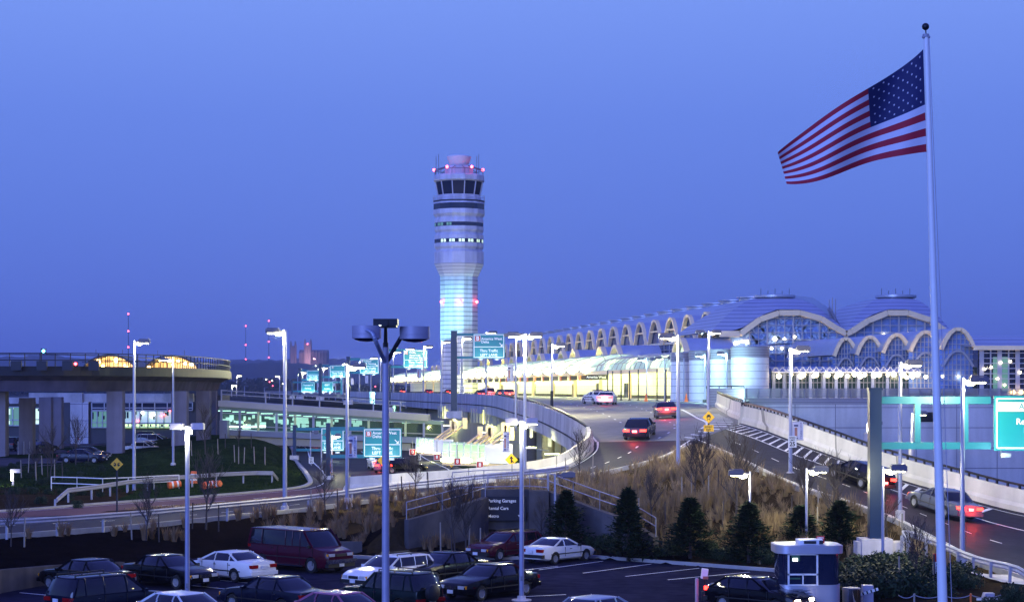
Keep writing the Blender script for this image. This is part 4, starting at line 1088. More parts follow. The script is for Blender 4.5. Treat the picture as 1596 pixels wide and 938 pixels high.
# arrivals canopies: half barrel of glass with white end, hung by struts from the columns
for ci, (x0, x1, x2, yt, yb, D, strut) in enumerate(((648, 676, 706, 683, 706, 205, ((676, 702), (683, 706), (690, 723))), (689, 756, 799, 690, 722, 176, ((728, 747), (738, 760), (748, 764), (756, 785), (768, 790), (780, 797))))):
    t = thing('arrivals_canopy', ('smaller glowing glass canopy at the far arrivals door', 'larger glowing glass canopy over the near arrivals doors')[ci], 'canopy', tuple(P(x0, yb, D)), group='glowing arrivals canopies')
    o0 = t.location; L = lambda x, y, d=0: P(x, y, D) + Vector((0, d, 0)) - o0
    n = 6
    def shell(xa, xb, mat, nm, m):
        mb = MB(); rows = []
        for i in range(m + 1):
            x = xa + (xb - xa) * i / m; r = []; sag = (x - x0) / (x2 - x0) * 4
            for j in range(n + 1):
                a = math.pi * .55 * j / n; r.append(L(x, 0) * 0 + Vector((P(x, 0, D).x - o0.x, 2.6 * (1 - math.cos(a)) - .2, zy(yb - 3 + sag, D) - o0.z + (zy(yt, D) - zy(yb - 2, D)) * math.sin(min(a, math.pi / 2)))))
            rows.append(r)
        mb.grid(rows); s = part(nm, mb, mat, t, 60); return s, rows
    s, rows = shell(x0, x1, arr_glass, 'glass_shell', 6)
    rb = MB()
    for r in rows: rb.tube(r, .05, 4)
    for j in (2, 4): rb.tube([r[j] for r in rows], .04, 4)
    part('rib', rb, white_paint, s)
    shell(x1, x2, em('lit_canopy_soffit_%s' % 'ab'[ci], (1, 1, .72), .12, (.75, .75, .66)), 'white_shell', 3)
    mb = MB(); mb.beam(L(x0, yb), L(x2, yb + 4), .25, .25); part('edge_beam', mb, cream, t)
    for q in range(3):
        x = x0 + 8 + q * (x1 - x0) * .42; mb = MB(); mb.ball(tuple(L(x, yb - 5 + q) + Vector((0, .9, 0))), .42, 5, (1.6, 1, .7)); part('lamp', mb, fluo, t); lamp_light(t, L(x, yb - 4 + q) + Vector((0, .4, -.3)), 70, (.95, 1, .55), .3)
    mb = MB()
    for xa, xb in strut: mb.beam(L(xa, yt + 2, 1.5), L(xb, yt - (xb - xa) * .62, 5), .16, .16); mb.box(tuple(L(xb, yt - (xb - xa) * .62 - 2, 5)), (.5, .9, 1.2))
    part('strut', mb, cream, t)
for k, (x, y, D, s) in enumerate(((643, 704, 206, 9), (681, 712, 176, 9), (713, 719, 172, 10), (748, 724, 168, 10))):
    t = thing('door_sign', f'small red arrivals door sign with white numeral, {ORD[k]} along the glowing canopies', 'sign', tuple(P(x, y, D)), group='red arrivals door signs')
    h = s * D / F; mb = MB(); mb.bb((-h * .55, -.05, -h * .55), (h * .55, .05, h * .55)); part('frame', mb, white_paint, t)
    mb = MB(); mb.bb((-h * .47, -.07, -h * .47), (h * .47, -.04, h * .47)); part('panel', mb, red_s, t); text('8', (0, -.08, 0), h * .8, letter, t, 'CENTER', .03)
    mb = MB(); mb.cyl((0, .1, h * .5), (0, .1, h * .5 + 1.2), .04, n=5); part('hanger', mb, grey_metal, t)

# ------------------------------------------------------------------ metro viaduct at the left
V = smooth_path([(-150, 206, 0), (-95, 205, 0), (-68, 206, 0), (-48.4, 208, 0), (-43.9, 212, 0), (-40.4, 219, 0), (-38.3, 229, 0), (-37.7, 243, 0), (-38.8, 262, 0), (-42.5, 288, 0), (-50, 325, 0), (-62, 370, 0), (-75, 410, 0)], 6)
t = thing('metro_viaduct', 'curved concrete metro viaduct with fenced deck on wide piers', 'viaduct')
mb = MB(); mb.sweep(V, [(0.0, 10.5), (.25, 10.5), (.25, 11.15), (0, 11.15)]); 
mb.sweep(V, [(0, 10.9), (0, 10.45), (-1.2, 9.9), (-1.6, 8.75), (-6.5, 8.75), (-7, 9.9), (-8.2, 10.45), (-8.2, 10.9)]); part('girder', mb, streak(pm('viaduct_concrete', (.085, .078, .12), .9, 0, .25, .8, .2, spec=0), .25), t, 25)
mb = MB(); mb.sweep(V, [(.3, 10.42), (.34, 10.42), (.34, 11.35), (.3, 11.35)]); part('cable_trough', mb, dark_metal, t)
mb = MB()
for h in (11.4, 12.1, 12.85): mb.sweep([p + Vector((0, 0, h)) for p in V], [(.1, -.05), (.2, -.05), (.2, .05), (.1, .05)])
mb.sweep([p + Vector((0, 0, 12.85)) for p in V], [(-7.9, -.05), (-7.8, -.05), (-7.8, .05), (-7.9, .05)])
acc = 0
for a, b in zip(V[:-1], V[1:]):
    L_ = (b - a).length
    while acc < L_:
        p = a.lerp(b, acc / L_); mb.box((p.x + .05, p.y - .12, 11.9), (.09, .09, 2.0)); acc += 1.6
    acc -= L_
part('railing', mb, dark_metal, t)
for x in (24, 64, 104, 145): mb = MB(); p = P(x, 562 - 3, 206); mb.bb((p.x - .55, 206.2, 11.0), (p.x + .55, 206.6, 12.0)); part('equipment_box', mb, dark_metal, t)
pier_m = streak(pm('pier_concrete', (.19, .175, .21), .9, 0, .16, .9, .15, spec=0), .22)
PW = [(-1, 1.7, 212), (42.5, 1.55, 218), (72, 1.45, 234), (88, 1.5, 240), (180.5, 1.75, 214), (280.5, 1.75, 221), (317.5, 1.6, 232), (329, 1.4, 243)]
for k, (x, w, D) in enumerate(PW):
    mb = MB(); mb.bb((-w / 2, -w * .45, 0), (w / 2, w * .45, 8.75 if k not in (2, 3, 1) else 8.0)); mb.bb((-w / 2 - .05, -w * .45 - .05, 7.4), (w / 2 + .05, w * .45 + .05, 7.5))
    b = P(x, 0, D); z = gz(b.x, b.y) - .6; mb2 = MB()
    t = thing('viaduct_pier', ('square concrete viaduct pier at the photo edge beside the dark parked car', 'concrete pier with low steel guards standing beside the parked dark cars', 'slim far concrete pier, the brighter of a close pair left of the warning sign', 'slim far concrete pier close behind another, left of the warning sign', 'wide concrete pier between the dark cars and the silver cars', 'wide concrete pier with a thin lamp pole before it, right of the silver cars', 'concrete pier on the grass slope near the end of the viaduct curve', 'last narrow concrete pier tucked under the end of the viaduct curve')[k], 'pier', (b.x, D, z), group='viaduct piers')
    for i in range(len(mb.v)): mb.v[i] = (mb.v[i][0], mb.v[i][1], mb.v[i][2] - (z if mb.v[i][2] > 1 else 0))
    part('shaft', mb, pier_m, t)
    if k == 1:
        for q in range(3): m2 = MB(); m2.cyl((-.7 + q * .65, -1.3, 0), (-.7 + q * .65, -1.3, 2.1), .06, n=6); part('guard', m2, steel, t)
# lower cross beam behind the piers
mb = MB(); mb.bb((xx(45, 250), 250, zy(627, 250)), (xx(128, 250), 251, zy(612, 250))); mb.bb((xx(128, 250), 250.4, zy(626, 250)), (xx(300, 250), 251.4, zy(613, 250)))
solo('walkway_beam', mb, concrete, 'pale concrete walkway beam seen between the viaduct piers', 'beam')
# signal lamps on the viaduct
for k, (x, y, m, lab) in enumerate(((68, 547, white_dot, 'small cyan signal lamp on a post above the viaduct railing'), (118, 567, red_on, 'small red signal lamp on the viaduct deck'))):
    b = P(x, 571, 208); t = thing('signal_lamp', lab, 'signal', tuple(b)); h = zy(y, 208) - b.z
    mb = MB(); mb.cyl((-.25, 0, -.6), (-.25, 0, h + .3), .06, n=6); mb.box((0, .06, h), (.5, .2, .5)); part('post', mb, dark_metal, t); mb = MB(); mb.ball((0, -.1, h), .17, 5); part('lens', mb, m if k else em('cyan_signal', (.2, .9, 1), 8), t)
# station canopies: dark arched roofs over glowing gold glazing
for k, (x0, x1, yt, D) in enumerate(((128, 214, 552, 284), (224, 311, 553, 284))):
    a = P(x0, 577, D); w = xx(x1, D) - xx(x0, D); h = zy(yt, D) - a.z
    t = thing('station_canopy', ('arched metro station canopy glowing gold, farther from the curve end', 'arched metro station canopy glowing gold, nearer the viaduct curve end')[k], 'station canopy', (a.x, D, a.z), group='glowing station canopies')
    def arcz(f): return h * (math.sin(math.pi * f) ** .55 if 0 < f < 1 else 0)
    sec = [(w * f, arcz(f)) for f in np.linspace(0, 1, 17)]
    mb = MB(); mb.grid([[(x, d, z) for x, z in sec] for d in (-.6, 9)]); mb.grid([[(x, -.6, z), (x, -.6, max(0, z - .28))] for x, z in sec]); part('roof', mb, pm('station_roof_%s' % 'ab'[k], (.06, .055, .06), .4, .4), t, 50)
    mb = MB(); mb.poly([(x, 4.5, z - .1) for x, z in sec]); part('lit_screen', mb, gold_glow, t)
    mb = MB()
    for f in np.linspace(.05, .95, 13): mb.cyl((w * f, 0, 0), (w * f, 0, arcz(f)), .06, n=4)
    mb.beam((0, 0, h * .52), (w, 0, h * .52), .08, .08); part('mullion', mb, dark_metal, t)
    for f, z, r in ((.30, .55, .34), (.38, .25, .25), (.62, .62, .34), (.78, .3, .16)) if k == 0 else ((.3, .6, .20), (.42, .75, .34), (.62, .6, .22), (.75, .45, .26), (.86, .4, .32), (.1, .15, .3)):
        mb = MB(); mb.ball((w * f, -.2, h * z), r, 5); part('lamp', mb, warm_on, t)
    lamp_light(t, (w * .5, 1.5, h * .5), 500, (1, .6, .2), .4)
    mb = MB(); mb.cyl((w * .25, 0, h), (w * .25, 0, h + .7), .05, n=4); mb.cyl((w * .73, 0, h), (w * .73, 0, h + .7), .05, n=4); part('aerial', mb, steel, t)
for k, (x, y) in enumerate(((199, 573.5), (239, 576))):
    mb = MB(); mb.ball((0, 0, 0), .26, 5); mb.cyl((0, 0, -1), (0, 0, -.2), .06, n=5); solo('platform_lamp', mb, warm_on, f'small round orange lamp below the {("farther", "nearer")[k]} station canopy', 'lamp', None, tuple(P(x, y, 262)))
# station mezzanine behind the piers
Dm = 268.0
t = thing('station_building', 'low station building with green lit windows behind the viaduct piers', 'building')
mb = MB(); mb.bb((xx(-60, Dm), Dm + .3, 0), (xx(345, Dm), Dm + 8, zy(616, Dm))); part('wall', mb, pm('station_wall', (.055, .055, .07), .7, 0, .2, .5), t)
mb = MB(); mb.bb((xx(110, Dm), Dm - .2, 1.4), (xx(138, Dm), Dm + .3, zy(622, Dm))); part('panel_wall', mb, wall_panel, t)
mb = MB(); mb.bb((xx(-60, Dm), Dm - .2, zy(629, Dm)), (xx(66, Dm), Dm + .3, zy(619, Dm))); part('cornice', mb, concrete, t)
def window_run(x0, x1, y0, y1, n, mat, seed):
    w_ = MB(); w_.grid([[P(x, y, Dm) for x in (x0, x1)] for y in (y1, y0)]); f = part('window', w_, mat, t)
    m_ = MB()
    for k in range(n + 1): x = x0 + (x1 - x0) * k / n; m_.beam(P(x, y0, Dm - .1), P(x, y1, Dm - .1), .13, .1)
    for y in (y0, y0 + (y1 - y0) * .7, y1): m_.beam(P(x0, y, Dm - .1), P(x1, y, Dm - .1), .1, .12)
    part('mullion', m_, mullion, f)
    rr = random.Random(seed); b_ = MB()
    for k in range(int((x1 - x0) / 7)):
        x = rr.uniform(x0, x1 - 4); w = rr.uniform(1, 4); yb = rr.uniform(y0 + 3, y1 - 2); hh = rr.uniform(3, 13)
        b_.grid([[P(q, yy, Dm - .05) for q in (x, x + w)] for yy in (yb, max(y0 + 1, yb - hh))])
    part('display', b_, [glass_dark, win_yell][seed % 2], f)
window_run(9, 31, 634, 663, 2, win_green, 3); window_run(53, 63, 636, 661, 1, win_yell, 2)
window_run(143, 168, 640, 666, 3, win_green, 6); window_run(193, 268, 640, 667, 6, fluo_soft, 8); window_run(143, 300, 627, 639, 8, glass_dark, 4); window_run(193, 268, 660, 667, 4, win_yell, 10)
for x, y in ((222, 643), (236, 648), (239, 646)): mb = MB(); mb.ball(tuple(P(x, y, Dm - .3)), .2, 4); part('lamp', mb, white_dot, t)
for x, y in ((208, 657), (215, 656), (252, 648), (256, 646), (265, 640)): mb = MB(); mb.ball(tuple(P(x, y, Dm - .3)), .12, 4); part('red_display', mb, red_on, t)

# ------------------------------------------------------------------ glass skybridge
yel_m = pm('yellow_mullion', (.7, .75, .3), .5)
Db = 232.0
t = thing('skybridge', 'long glass walled pedestrian skybridge lit green inside under a concrete roof edge', 'footbridge')
def bx(x, y, d=0): 
    D = Db + (x - 345) / 345 * 14 + d
    return P(x, y, D)
def band(x0, x1, yl0, yl1, yr0, yr1, d0, d1):
    mb = MB(); a, b, c, e = bx(x0, yl1, d0), bx(x1, yr1, d0), bx(x1, yr0, d0), bx(x0, yl0, d0)
    mb.prism([a, b, c, e], (0, d1 - d0, 0)); return mb
part('roof_edge', band(340, 668, 624, 633, 646, 656, -.4, 6), pm('bridge_fascia', (.40, .38, .36), .7, 0, .12, .6), t)
part('soffit_band', band(342, 690, 633.5, 638, 656.5, 662, -.1, 5.6), pm('bridge_soffit', (.18, .26, .26), .6), t)
part('glass', band(345, 690, 638, 668, 660, 682, .2, .26), frosted('bridge_glass', (.10, .16, .18), .05, .86, .08), t)
part('back_wall', band(345, 690, 636, 672, 658, 684, 4.6, 4.9), pm('bridge_back_wall', (.05, .09, .11), .4, 0, .6, .5), t)
part('floor_beam', band(345, 690, 669, 678, 683, 692, -.3, 5.4), pm('bridge_beam', (.20, .23, .33), .6, 0, .1, .7), t)
part('lower_beam', band(350, 640, 679, 690, 691, 702, .1, 5), pm('bridge_lower_beam', (.36, .35, .34), .8, 0, .15, .7), t)
mb = MB()
for k in range(13):
    x = 345 + k * 28.7; f = k / 12; my = MB(); my.beam(bx(x, 638 + 22 * f, -.1), bx(x, 669 + 13 * f, -.1), .28, .2); part('post', my, yel_m if k in (4, 6, 8, 10, 2) else steel, t)
for yy in (643, 662): mb.beam(bx(345, yy, 0), bx(690, yy + (18 if yy < 650 else 15), 0), .09, .12)
part('mullion', mb, steel, t)
mb = MB()
for k in range(14): x = 350 + k * 22; f = k / 14; a = bx(x, 640 + 20 * f, 1.6); mb.box((a.x, a.y, a.z), (1.5, .25, .1))
part('ceiling_lamp', mb, em('bridge_tube', (.55, 1, .75), 2), t)
mb = MB(); rr = random.Random(9)
for k in range(46):
    x = rr.uniform(348, 560); f = (x - 345) / 345; y = rr.uniform(646, 664) + 14 * f; w = rr.uniform(.2, 1.0); h = rr.uniform(.2, .9); a = bx(x, y, 3.8 + .4 * rr.random()); mb.box(tuple(a), (w, .1, h))
part('lit_display', mb, em('bridge_display', (.5, 1, .8), .6), t)
mb = MB(); a = bx(385, 664.5, 1.2); mb.box(tuple(a), (4.5, .5, .22)); part('floor_lamp', mb, em('bridge_bright', (.75, 1, .9), 6), t)
for x in (365, 410, 455, 520, 590): a = bx(x, 648 + 20 * (x - 345) / 345, 2.4); lamp_light(t, a, 30, (.55, 1, .75), .4)
mb = MB()
for k in range(7):
    x = 372 + k * 42 if k else 345; f = (x - 345) / 345; mb.cyl(bx(x, 624 + 22 * f, 0), bx(x, 607 + 22 * f, 0), .1, n=5)
for h in (614, 608): mb.beam(bx(345, h, 0), bx(632, h + 18.3, 0), .08, .1)
part('roof_railing', mb, steel, t)
for k, (x, d) in enumerate(((376, 1), (436, 1.5), (600, 1))):
    a = bx(x, 680, d); mb = MB(); mb.bb((a.x - .8, a.y - .6, 0), (a.x + .8, a.y + .9, zy(690 + 8 * k * .5, a.y))); part('pier', mb, concrete_dk, t)
mb = MB(); mb.bb((xx(344, 230), 229, 3.0), (xx(356, 230), 231, zy(655, 230))); part('service_box', mb, grey_metal, t)
# ------------------------------------------------------------------ street lamps
head_m = pm('lamp_head_paint', (.10, .10, .15), .5, .2, .1, 5)
def street_lamp(x, y, D, zb, heads, label, group, e=1500, r=.085, lens=None, col=(1, .93, .52), light=True, L=1.0, base=True, hs=1.0, yb=None):
    X = xx(x, D); zt = zy(y, D); zb = zb if yb is None else zy(yb, D); h = zt - zb
    t = thing('street_lamp', label, 'street lamp', (X, D, zb), group=group)
    mb = MB(); mb.cyl((0, 0, -.3), (0, 0, h + .12), r * 1.25, r * .85, 10); part('pole', mb, pole_m, t, 40)
    if base:
        mb = MB(); mb.cyl((0, 0, -.4), (0, 0, .35), .26, n=12); mb.box((0, 0, .37), (.36, .36, .06)); part('base', mb, concrete, t)
    for s, lit in heads:
        hd = MB(); hd.cyl((0, 0, h), (s * .35, 0, h + .05), .05, n=6); hd.box((s * (.35 + .42 * hs), 0, h + .05), (.84 * hs, .42, .26)); hd.box((s * (.35 + .42 * hs), 0, h + .22), (.7 * hs, .34, .05))
        p = part('lamp_head', hd, head_m, t)
        ln = MB(); ln.box((s * (.35 + .40 * hs), 0, h - .10), (.62 * hs, .34, .05)); 
        if lit: ln.ball((s * (.22 + .16 * hs), 0, h - .13), .15, 5, (1.5, 1.1, .75))
        part('lens', ln, (lens or lamp_on) if lit else glass_dark, p)
        if lit and light: lamp_light(t, (s * .30, -.12, h - .42), e, col, .12)
    return t
LR = 'street lamps along the elevated deck'
deck_lamps = [(757.5, 518.5, 245), (720, 527, 270), (688, 532.5, 290), (660, 540, 323), (633, 544, 343), (613, 549, 374), (593, 553, 402), (578, 558, 444), (560, 562, 484), (534.5, 567, 546), (523, 569.5, 583), (512.7, 572, 626), (504, 573.5, 655), (495, 574.6, 678), (487, 578.5, 774), (478, 580, 819), (472, 581, 852), (464, 583.6, 950), (455, 594, 1300)]
for k, (x, y, D) in enumerate(deck_lamps):
    s = -1 if k in (0,) and False else 1
    street_lamp(x, y, D, 5.9, [(s, True)], f'lit street lamp on the outside of the deck parapet, {ORD[k]} counting away from the curve', LR, 2600 if D < 460 else 6000, .10 + D * .00012, L=1, base=False, hs=1.5 if D > 300 else 1.3, light=(k < 10 or k % 2 == 0))
street_lamp(860, 538, 166, 4.9, [(1, True)], 'lit street lamp with a black sleeve fixed outside the deck curve', LR, 4500, .10, base=False)
street_lamp(804, 523, 190, 5.5, [(-1, False), (1, True)], 'twin headed lit street lamp behind a similar pole above the deck curve', LR, 4500, .10, base=False)
mb = MB(); mb.cyl((0, 0, -1), (0, 0, 1), .14, n=10); solo('pole_sleeve', mb, dark_metal, 'black sleeve wrapped round the street lamp pole at the deck curve', 'sleeve', None, tuple(P(860, 627, 166)))
HT = 'tall street lamps by the roads'
street_lamp(209, 533, 146, 0, [(1, True)], 'tall lit street lamp standing behind the far guard rail near the viaduct', HT, 1000, .115, yb=772)
street_lamp(270, 560, 189, 0, [(-1, True)], 'lit street lamp in front of a wide viaduct pier by the glowing canopies', HT, 700, .10, yb=727)
street_lamp(444, 517, 120.5, 0, [(-1, True)], 'tall lit street lamp on a concrete foot between the van and the red tinted road', HT, 2600, .12, yb=797)
street_lamp(541, 571, 119, 0, [(1, True)], 'lit street lamp with national banner near the access road guard rail', HT, 3000, .10, yb=785)
street_lamp(818, 523, 127.5, 0, [(-1, True), (1, True)], 'twin headed lit street lamp at the top of the underpass portal', HT, 4200, .11, yb=756)
street_lamp(1057, 525, 118, 0, [(-1, True)], 'lit street lamp on the dry grass crest left of the warning sign', HT, 2600, .11, yb=735)
street_lamp(1104, 518, 178, 6.6, [(-1, False), (1, True)], 'twin headed lit street lamp behind the warning sign at the ramp parapet', HT, 2800, .12)
street_lamp(1232, 545, 116, 0, [(1, True)], 'lit street lamp carrying a speed limit sign and a national banner', HT, 2200, .10, yb=745)
street_lamp(1403, 567, 102.5, 0, [(1, True)], 'lit street lamp behind the flagpole gantry beside the ramp kerb', HT, 1900, .095, yb=806)
street_lamp(1500, 593, 90.5, 0, [(1, True)], 'lit street lamp between the flagpole and the airport sign', HT, 2000, .10, yb=878)
street_lamp(1351, 660, 150, 5.2, [(1, True)], 'short lit lamp just left of the dark gantry column beyond the ramp', HT, 900, .08)
street_lamp(1421, 645, 150, 4.2, [(1, True)], 'short lit lamp seen through the gantry frame beyond the ramp', HT, 900, .08)
for k, (x, y, D, s, lab) in enumerate(((1169, 738, 99.5, -1, 'short lit lamp post among the conifers, the one with its head to the left'), (1257, 733, 98.5, 1, 'short lit lamp post rising behind a conifer and the ticket booth'), (1376, 731, 90.0, 1, 'short lit lamp post in front of the gantry column foot'), (865, 741, 106.0, 1, 'short unlit lamp post beside the underpass wall and a conifer'))):
    b = P(x, y, D); street_lamp(x, y, D, gz(b.x, b.y), [(s, k != 3)], lab, 'short lamp posts on the bank', 420, .065, base=False, hs=.9)
for k, (x, y, D) in enumerate(((1096.5, 561, 226), (1131 - 6, 551.5, 222), (1131 + 2 - 0, 550, 219))):
    pass
for k, (x, y, D, s) in enumerate(((1066, 560, 231, -1), (1099, 554, 222, -1), (1133, 551, 218, -1))):
    street_lamp(x, y, D, 7.4, [(s, k > 0)], f'slender cyan lamp before the pale wall drums, {ORD[k]} from the lit canopy', 'cyan lamps before the wall drums', 800, .085, lamp_cyan, (.5, 1, .92), base=False)
for k, (x, y, D) in enumerate(((1008, 560, 240), (1036, 558, 238))):
    street_lamp(x, y, D, 7.4, [(-1, k == 0), (1, False)], ('twin headed lamp before the lit tile wall, the lit one', 'twin headed unlit lamp before the lit tile wall')[k], 'lamps before the tile wall', 500, .08, lamp_cyan, (.6, 1, .9), base=False)
for k, (x, y, D, yb, lit) in enumerate(((369, 585, 420, 615, 1), (361, 600, 420, 615, 1), (412, 604, 600, 617, 0), (420, 612, 600, 620, 0), (436, 586, 470, 618, 1), (381, 602, 600, 616, 0))):
    street_lamp(x, y, D, 0, [(-1 if k == 4 else 1, bool(lit))], f'small far road lamp left of the sign gantries, {ORD[k]} of a scattered set', 'far road lamps beyond the skybridge', 300, .09, base=False, yb=yb)
for k, (x, y, D, yb) in enumerate(((484, 674, 200, 728), (501, 678, 190, 735), (517, 679, 180, 742))):
    street_lamp(x, y, D, 0, [(1, k == 2)], f'small lit lamp on the arrivals road, {ORD[k]} from the grass slope', 'arrivals road lamps', 900, .07, base=False, yb=yb, hs=.6)
    b = P(x, y, D)
# rectangular shoebox lamps in the parking lot
def lot_lamp(x, ytop, D, h, heads, label, e):
    X = xx(x, D); t = thing('parking_lamp', label, 'lamp post', (X, D, 0), group='parking lot lamp posts')
    mb = MB(); mb.cyl((0, 0, 0), (0, 0, h), .105, .088, 12); part('pole', mb, pole_m, t, 40)
    mb = MB(); mb.cyl((0, 0, -.1), (0, 0, .05), .42, n=16); mb.cyl((0, 0, .05), (0, 0, .2), .18, n=12)
    for q in range(4): mb.cyl((.22 * math.cos(q * 1.57 + .8), .22 * math.sin(q * 1.57 + .8), 0), (.22 * math.cos(q * 1.57 + .8), .22 * math.sin(q * 1.57 + .8), .13), .03, n=6)
    part('base', mb, concrete, t)
    for s, lit in heads:
        mb = MB(); mb.cyl((0, 0, h - .06), (s * .2, 0, h - .06), .05, n=6); mb.box((s * .43, 0, h - .02), (.52, .42, .24)); mb.box((s * .43, 0, h + .11), (.46, .36, .03)); p = part('lamp_head', mb, pole_lilac, t)
        ln = MB(); ln.box((s * .43, 0, h - .155), (.44, .36, .04)); part('lens', ln, lamp_on if lit else glass_dark, p)
    mb = MB(); mb.cyl((.14, -.17, h - .32), (.14, -.17, h - .16), .085, n=10); part('lamp', mb, lamp_on, t)
    lamp_light(t, (-.16, -.24, h - .45), e * .35, (1, .97, .55), .08); lamp_light(t, (.5, 0, h - .4), e * .14, (1, .98, .88), .2); mb = MB(); mb.box((.0, -.10, .95), (.09, .03, .2)); part('hand_hole', mb, grey_metal, t)
lot_lamp(292, 664, 79.0, 7.48, [(-1, False), (1, False)], 'lit parking lamp post with two box heads at the left beside the white sedan', 950)
lot_lamp(813, 655, 82.0, 7.65, [(-1, True), (1, True)], 'lit parking lamp post with two box heads beside the black sedan on its round footing', 950)
# the big unlit twin drum lamp in front, with a camera box on top
LD = 45.0; lq = LD / 25.5; lx = xx(601, LD)
t = thing('twin_drum_lamp', 'big unlit lamp pole with two round drum heads and a dark box on top', 'lamp post', (lx, LD, 0))
z = lambda y: zy(y, LD); pxm = LD / F
mb = MB(); mb.cyl((0, 0, 0), (0, 0, z(600)), .096, .080, 16); mb.cyl((0, 0, z(600)), (0, 0, z(541)), .080, .070, 16); part('pole', mb, pole_lilac, t, 40)
mb = MB(); mb.cyl((0, 0, z(541)), (0, 0, z(534)), .062, n=12); mb.cyl((0, 0, z(536)), (0, 0, z(510)), .05, .038, n=10); part('neck', mb, dark_metal, t, 40)
mb = MB(); mb.box((-.005, 0, z(504)), (.53, .6, .2)); mb.box((.18, -.09, z(502.5)), (.23, .53, .15)); mb.cyl((0, -.39, z(504)), (0, -.3, z(504)), .09, n=12); mb.box((-.16, -.31, z(508)), (.035, .035, .035)); part('camera_box', mb, dark_metal, t)
mb = MB(); mb.box((-.11, -.305, z(508.5)), (.045, .02, .045)); part('indicator', mb, white_dot, t)
for cx_, cyy, sgn in ((573.5, 519, -1), (645.5, 519, 1)):
    dx = (cx_ - 601) * pxm; dy = -.45 if sgn < 0 else .2; r = 22.5 * pxm if sgn < 0 else 23.5 * pxm
    mb = MB(); mb.lathe([(r * .3, z(508.0)), (r, z(508.6)), (r, z(521)), (r * .985, z(521.3)), (r * .985, z(522)), (r, z(522.3)), (r, z(528)), (r * .93, z(528.4))], (dx, dy, 0), 36); hd = part('lamp_head', mb, pole_lilac, t, 30)
    mb = MB(); mb.lathe([(r * .92, z(528.2)), (r * .75, z(530.5)), (r * .45, z(532.4)), (.01, z(533.3))], (dx, dy, 0), 30); part('lens', mb, glass_dark, hd, 60)
    pts = smooth_path([(0, 0, z(566)), (dx * .14, dy * .4 - .02, z(556)), (dx * .38, dy - (.32 if sgn < 0 else 0), z(536)), (dx * .62, dy - (.36 if sgn < 0 else 0), z(520.5)), (dx * .95, dy - (.30 if sgn < 0 else 0), z(515.5))], 5)
    mb = MB(); mb.tube(pts, .052, 10); part('arm', mb, pole_m if sgn < 0 else dark_metal, t, 60)

# ------------------------------------------------------------------ teal signs and gantries
def sign_panel(t, x0, x1, y0, y1, D, lines_, loc0, badge=None, arrow=None, rule=None, border=True, lab=None):
    a, b = P(x0, y1, D), P(x1, y0, D); w = b.x - a.x; h = b.z - a.z
    L = lambda x, y, d=0: Vector((xx(x, D) - loc0.x, D - loc0.y + d, zy(y, D) - loc0.z))
    mb = MB(); mb.bb(tuple(L(x0, y1, 0)), tuple(L(x1, y0, .14))); pn = part('panel', mb, teal, t, label=lab)
    mb = MB(); e = h * .025
    if border:
        A, B = L(x0, y1, -.012), L(x1, y0, -.012); i = h * .035
        for (u, v) in (((A.x + i, A.z + i), (B.x - i, A.z + i + e)), ((A.x + i, B.z - i - e), (B.x - i, B.z - i)), ((A.x + i, A.z + i), (A.x + i + e, B.z - i)), ((B.x - i - e, A.z + i), (B.x - i, B.z - i))):
            mb.bb((u[0], A.y, u[1]), (v[0], A.y + .011, v[1]))
    if rule: A = L(x0, rule, -.012); B = L(x1, rule, 0); mb.bb((A.x + h * .05, A.y, A.z), (B.x - h * .05, A.y + .011, A.z + e))
    if mb.v: part('border', mb, letter, pn)
    for s, x, y, hpx, al in lines_: text(s, L(x, y, -.02), hpx * 1.38 * D / F, letter, pn, al, .014)
    if badge:
        x, y, s, c = badge; q = s * D / F / 2; p = L(x, y); m_ = MB(); m_.bb((p.x - q, p.y - .02, p.z - q), (p.x + q, p.y, p.z + q)); bd = part('badge', m_, white_paint, pn)
        m_ = MB(); m_.bb((p.x - q * .88, p.y - .03, p.z - q * .88), (p.x + q * .88, p.y - .02, p.z + q * .88)); part('badge_field', m_, c, bd); text('B', (p.x, p.y - .035, p.z), q * 1.9, letter, pn, 'CENTER', .03)
    if arrow:
        x, y, s = arrow; p = L(x, y, -.015); q = s * D / F / 2; m_ = MB(); m_.beam((p.x - q, p.y, p.z + q), (p.x + q * .6, p.y, p.z - q * .6), .02, q * .4)
        m_.prism([(p.x + q, p.y - .01, p.z - q), (p.x - q * .5, p.y - .01, p.z - q), (p.x + q, p.y - .01, p.z + q * .5)], (0, .02, 0)); part('arrow', m_, letter, pn)
    return L
def sign_lamps(t, L, x0, x1, y, D, e, n=2):
    mb = MB()
    for k in range(n):
        x = x0 + (x1 - x0) * (k + .5) / n; p = L(x, y, -.9); mb.box(tuple(p), (.5, .3, .18)); mb.cyl(p, L(x, y, 0), .04, n=5)
        lamp_light(t, p + Vector((0, -.3, .25)), e * .13, (.75, 1, .95), .25)
    part('sign_lamp', mb, grey_metal, t)
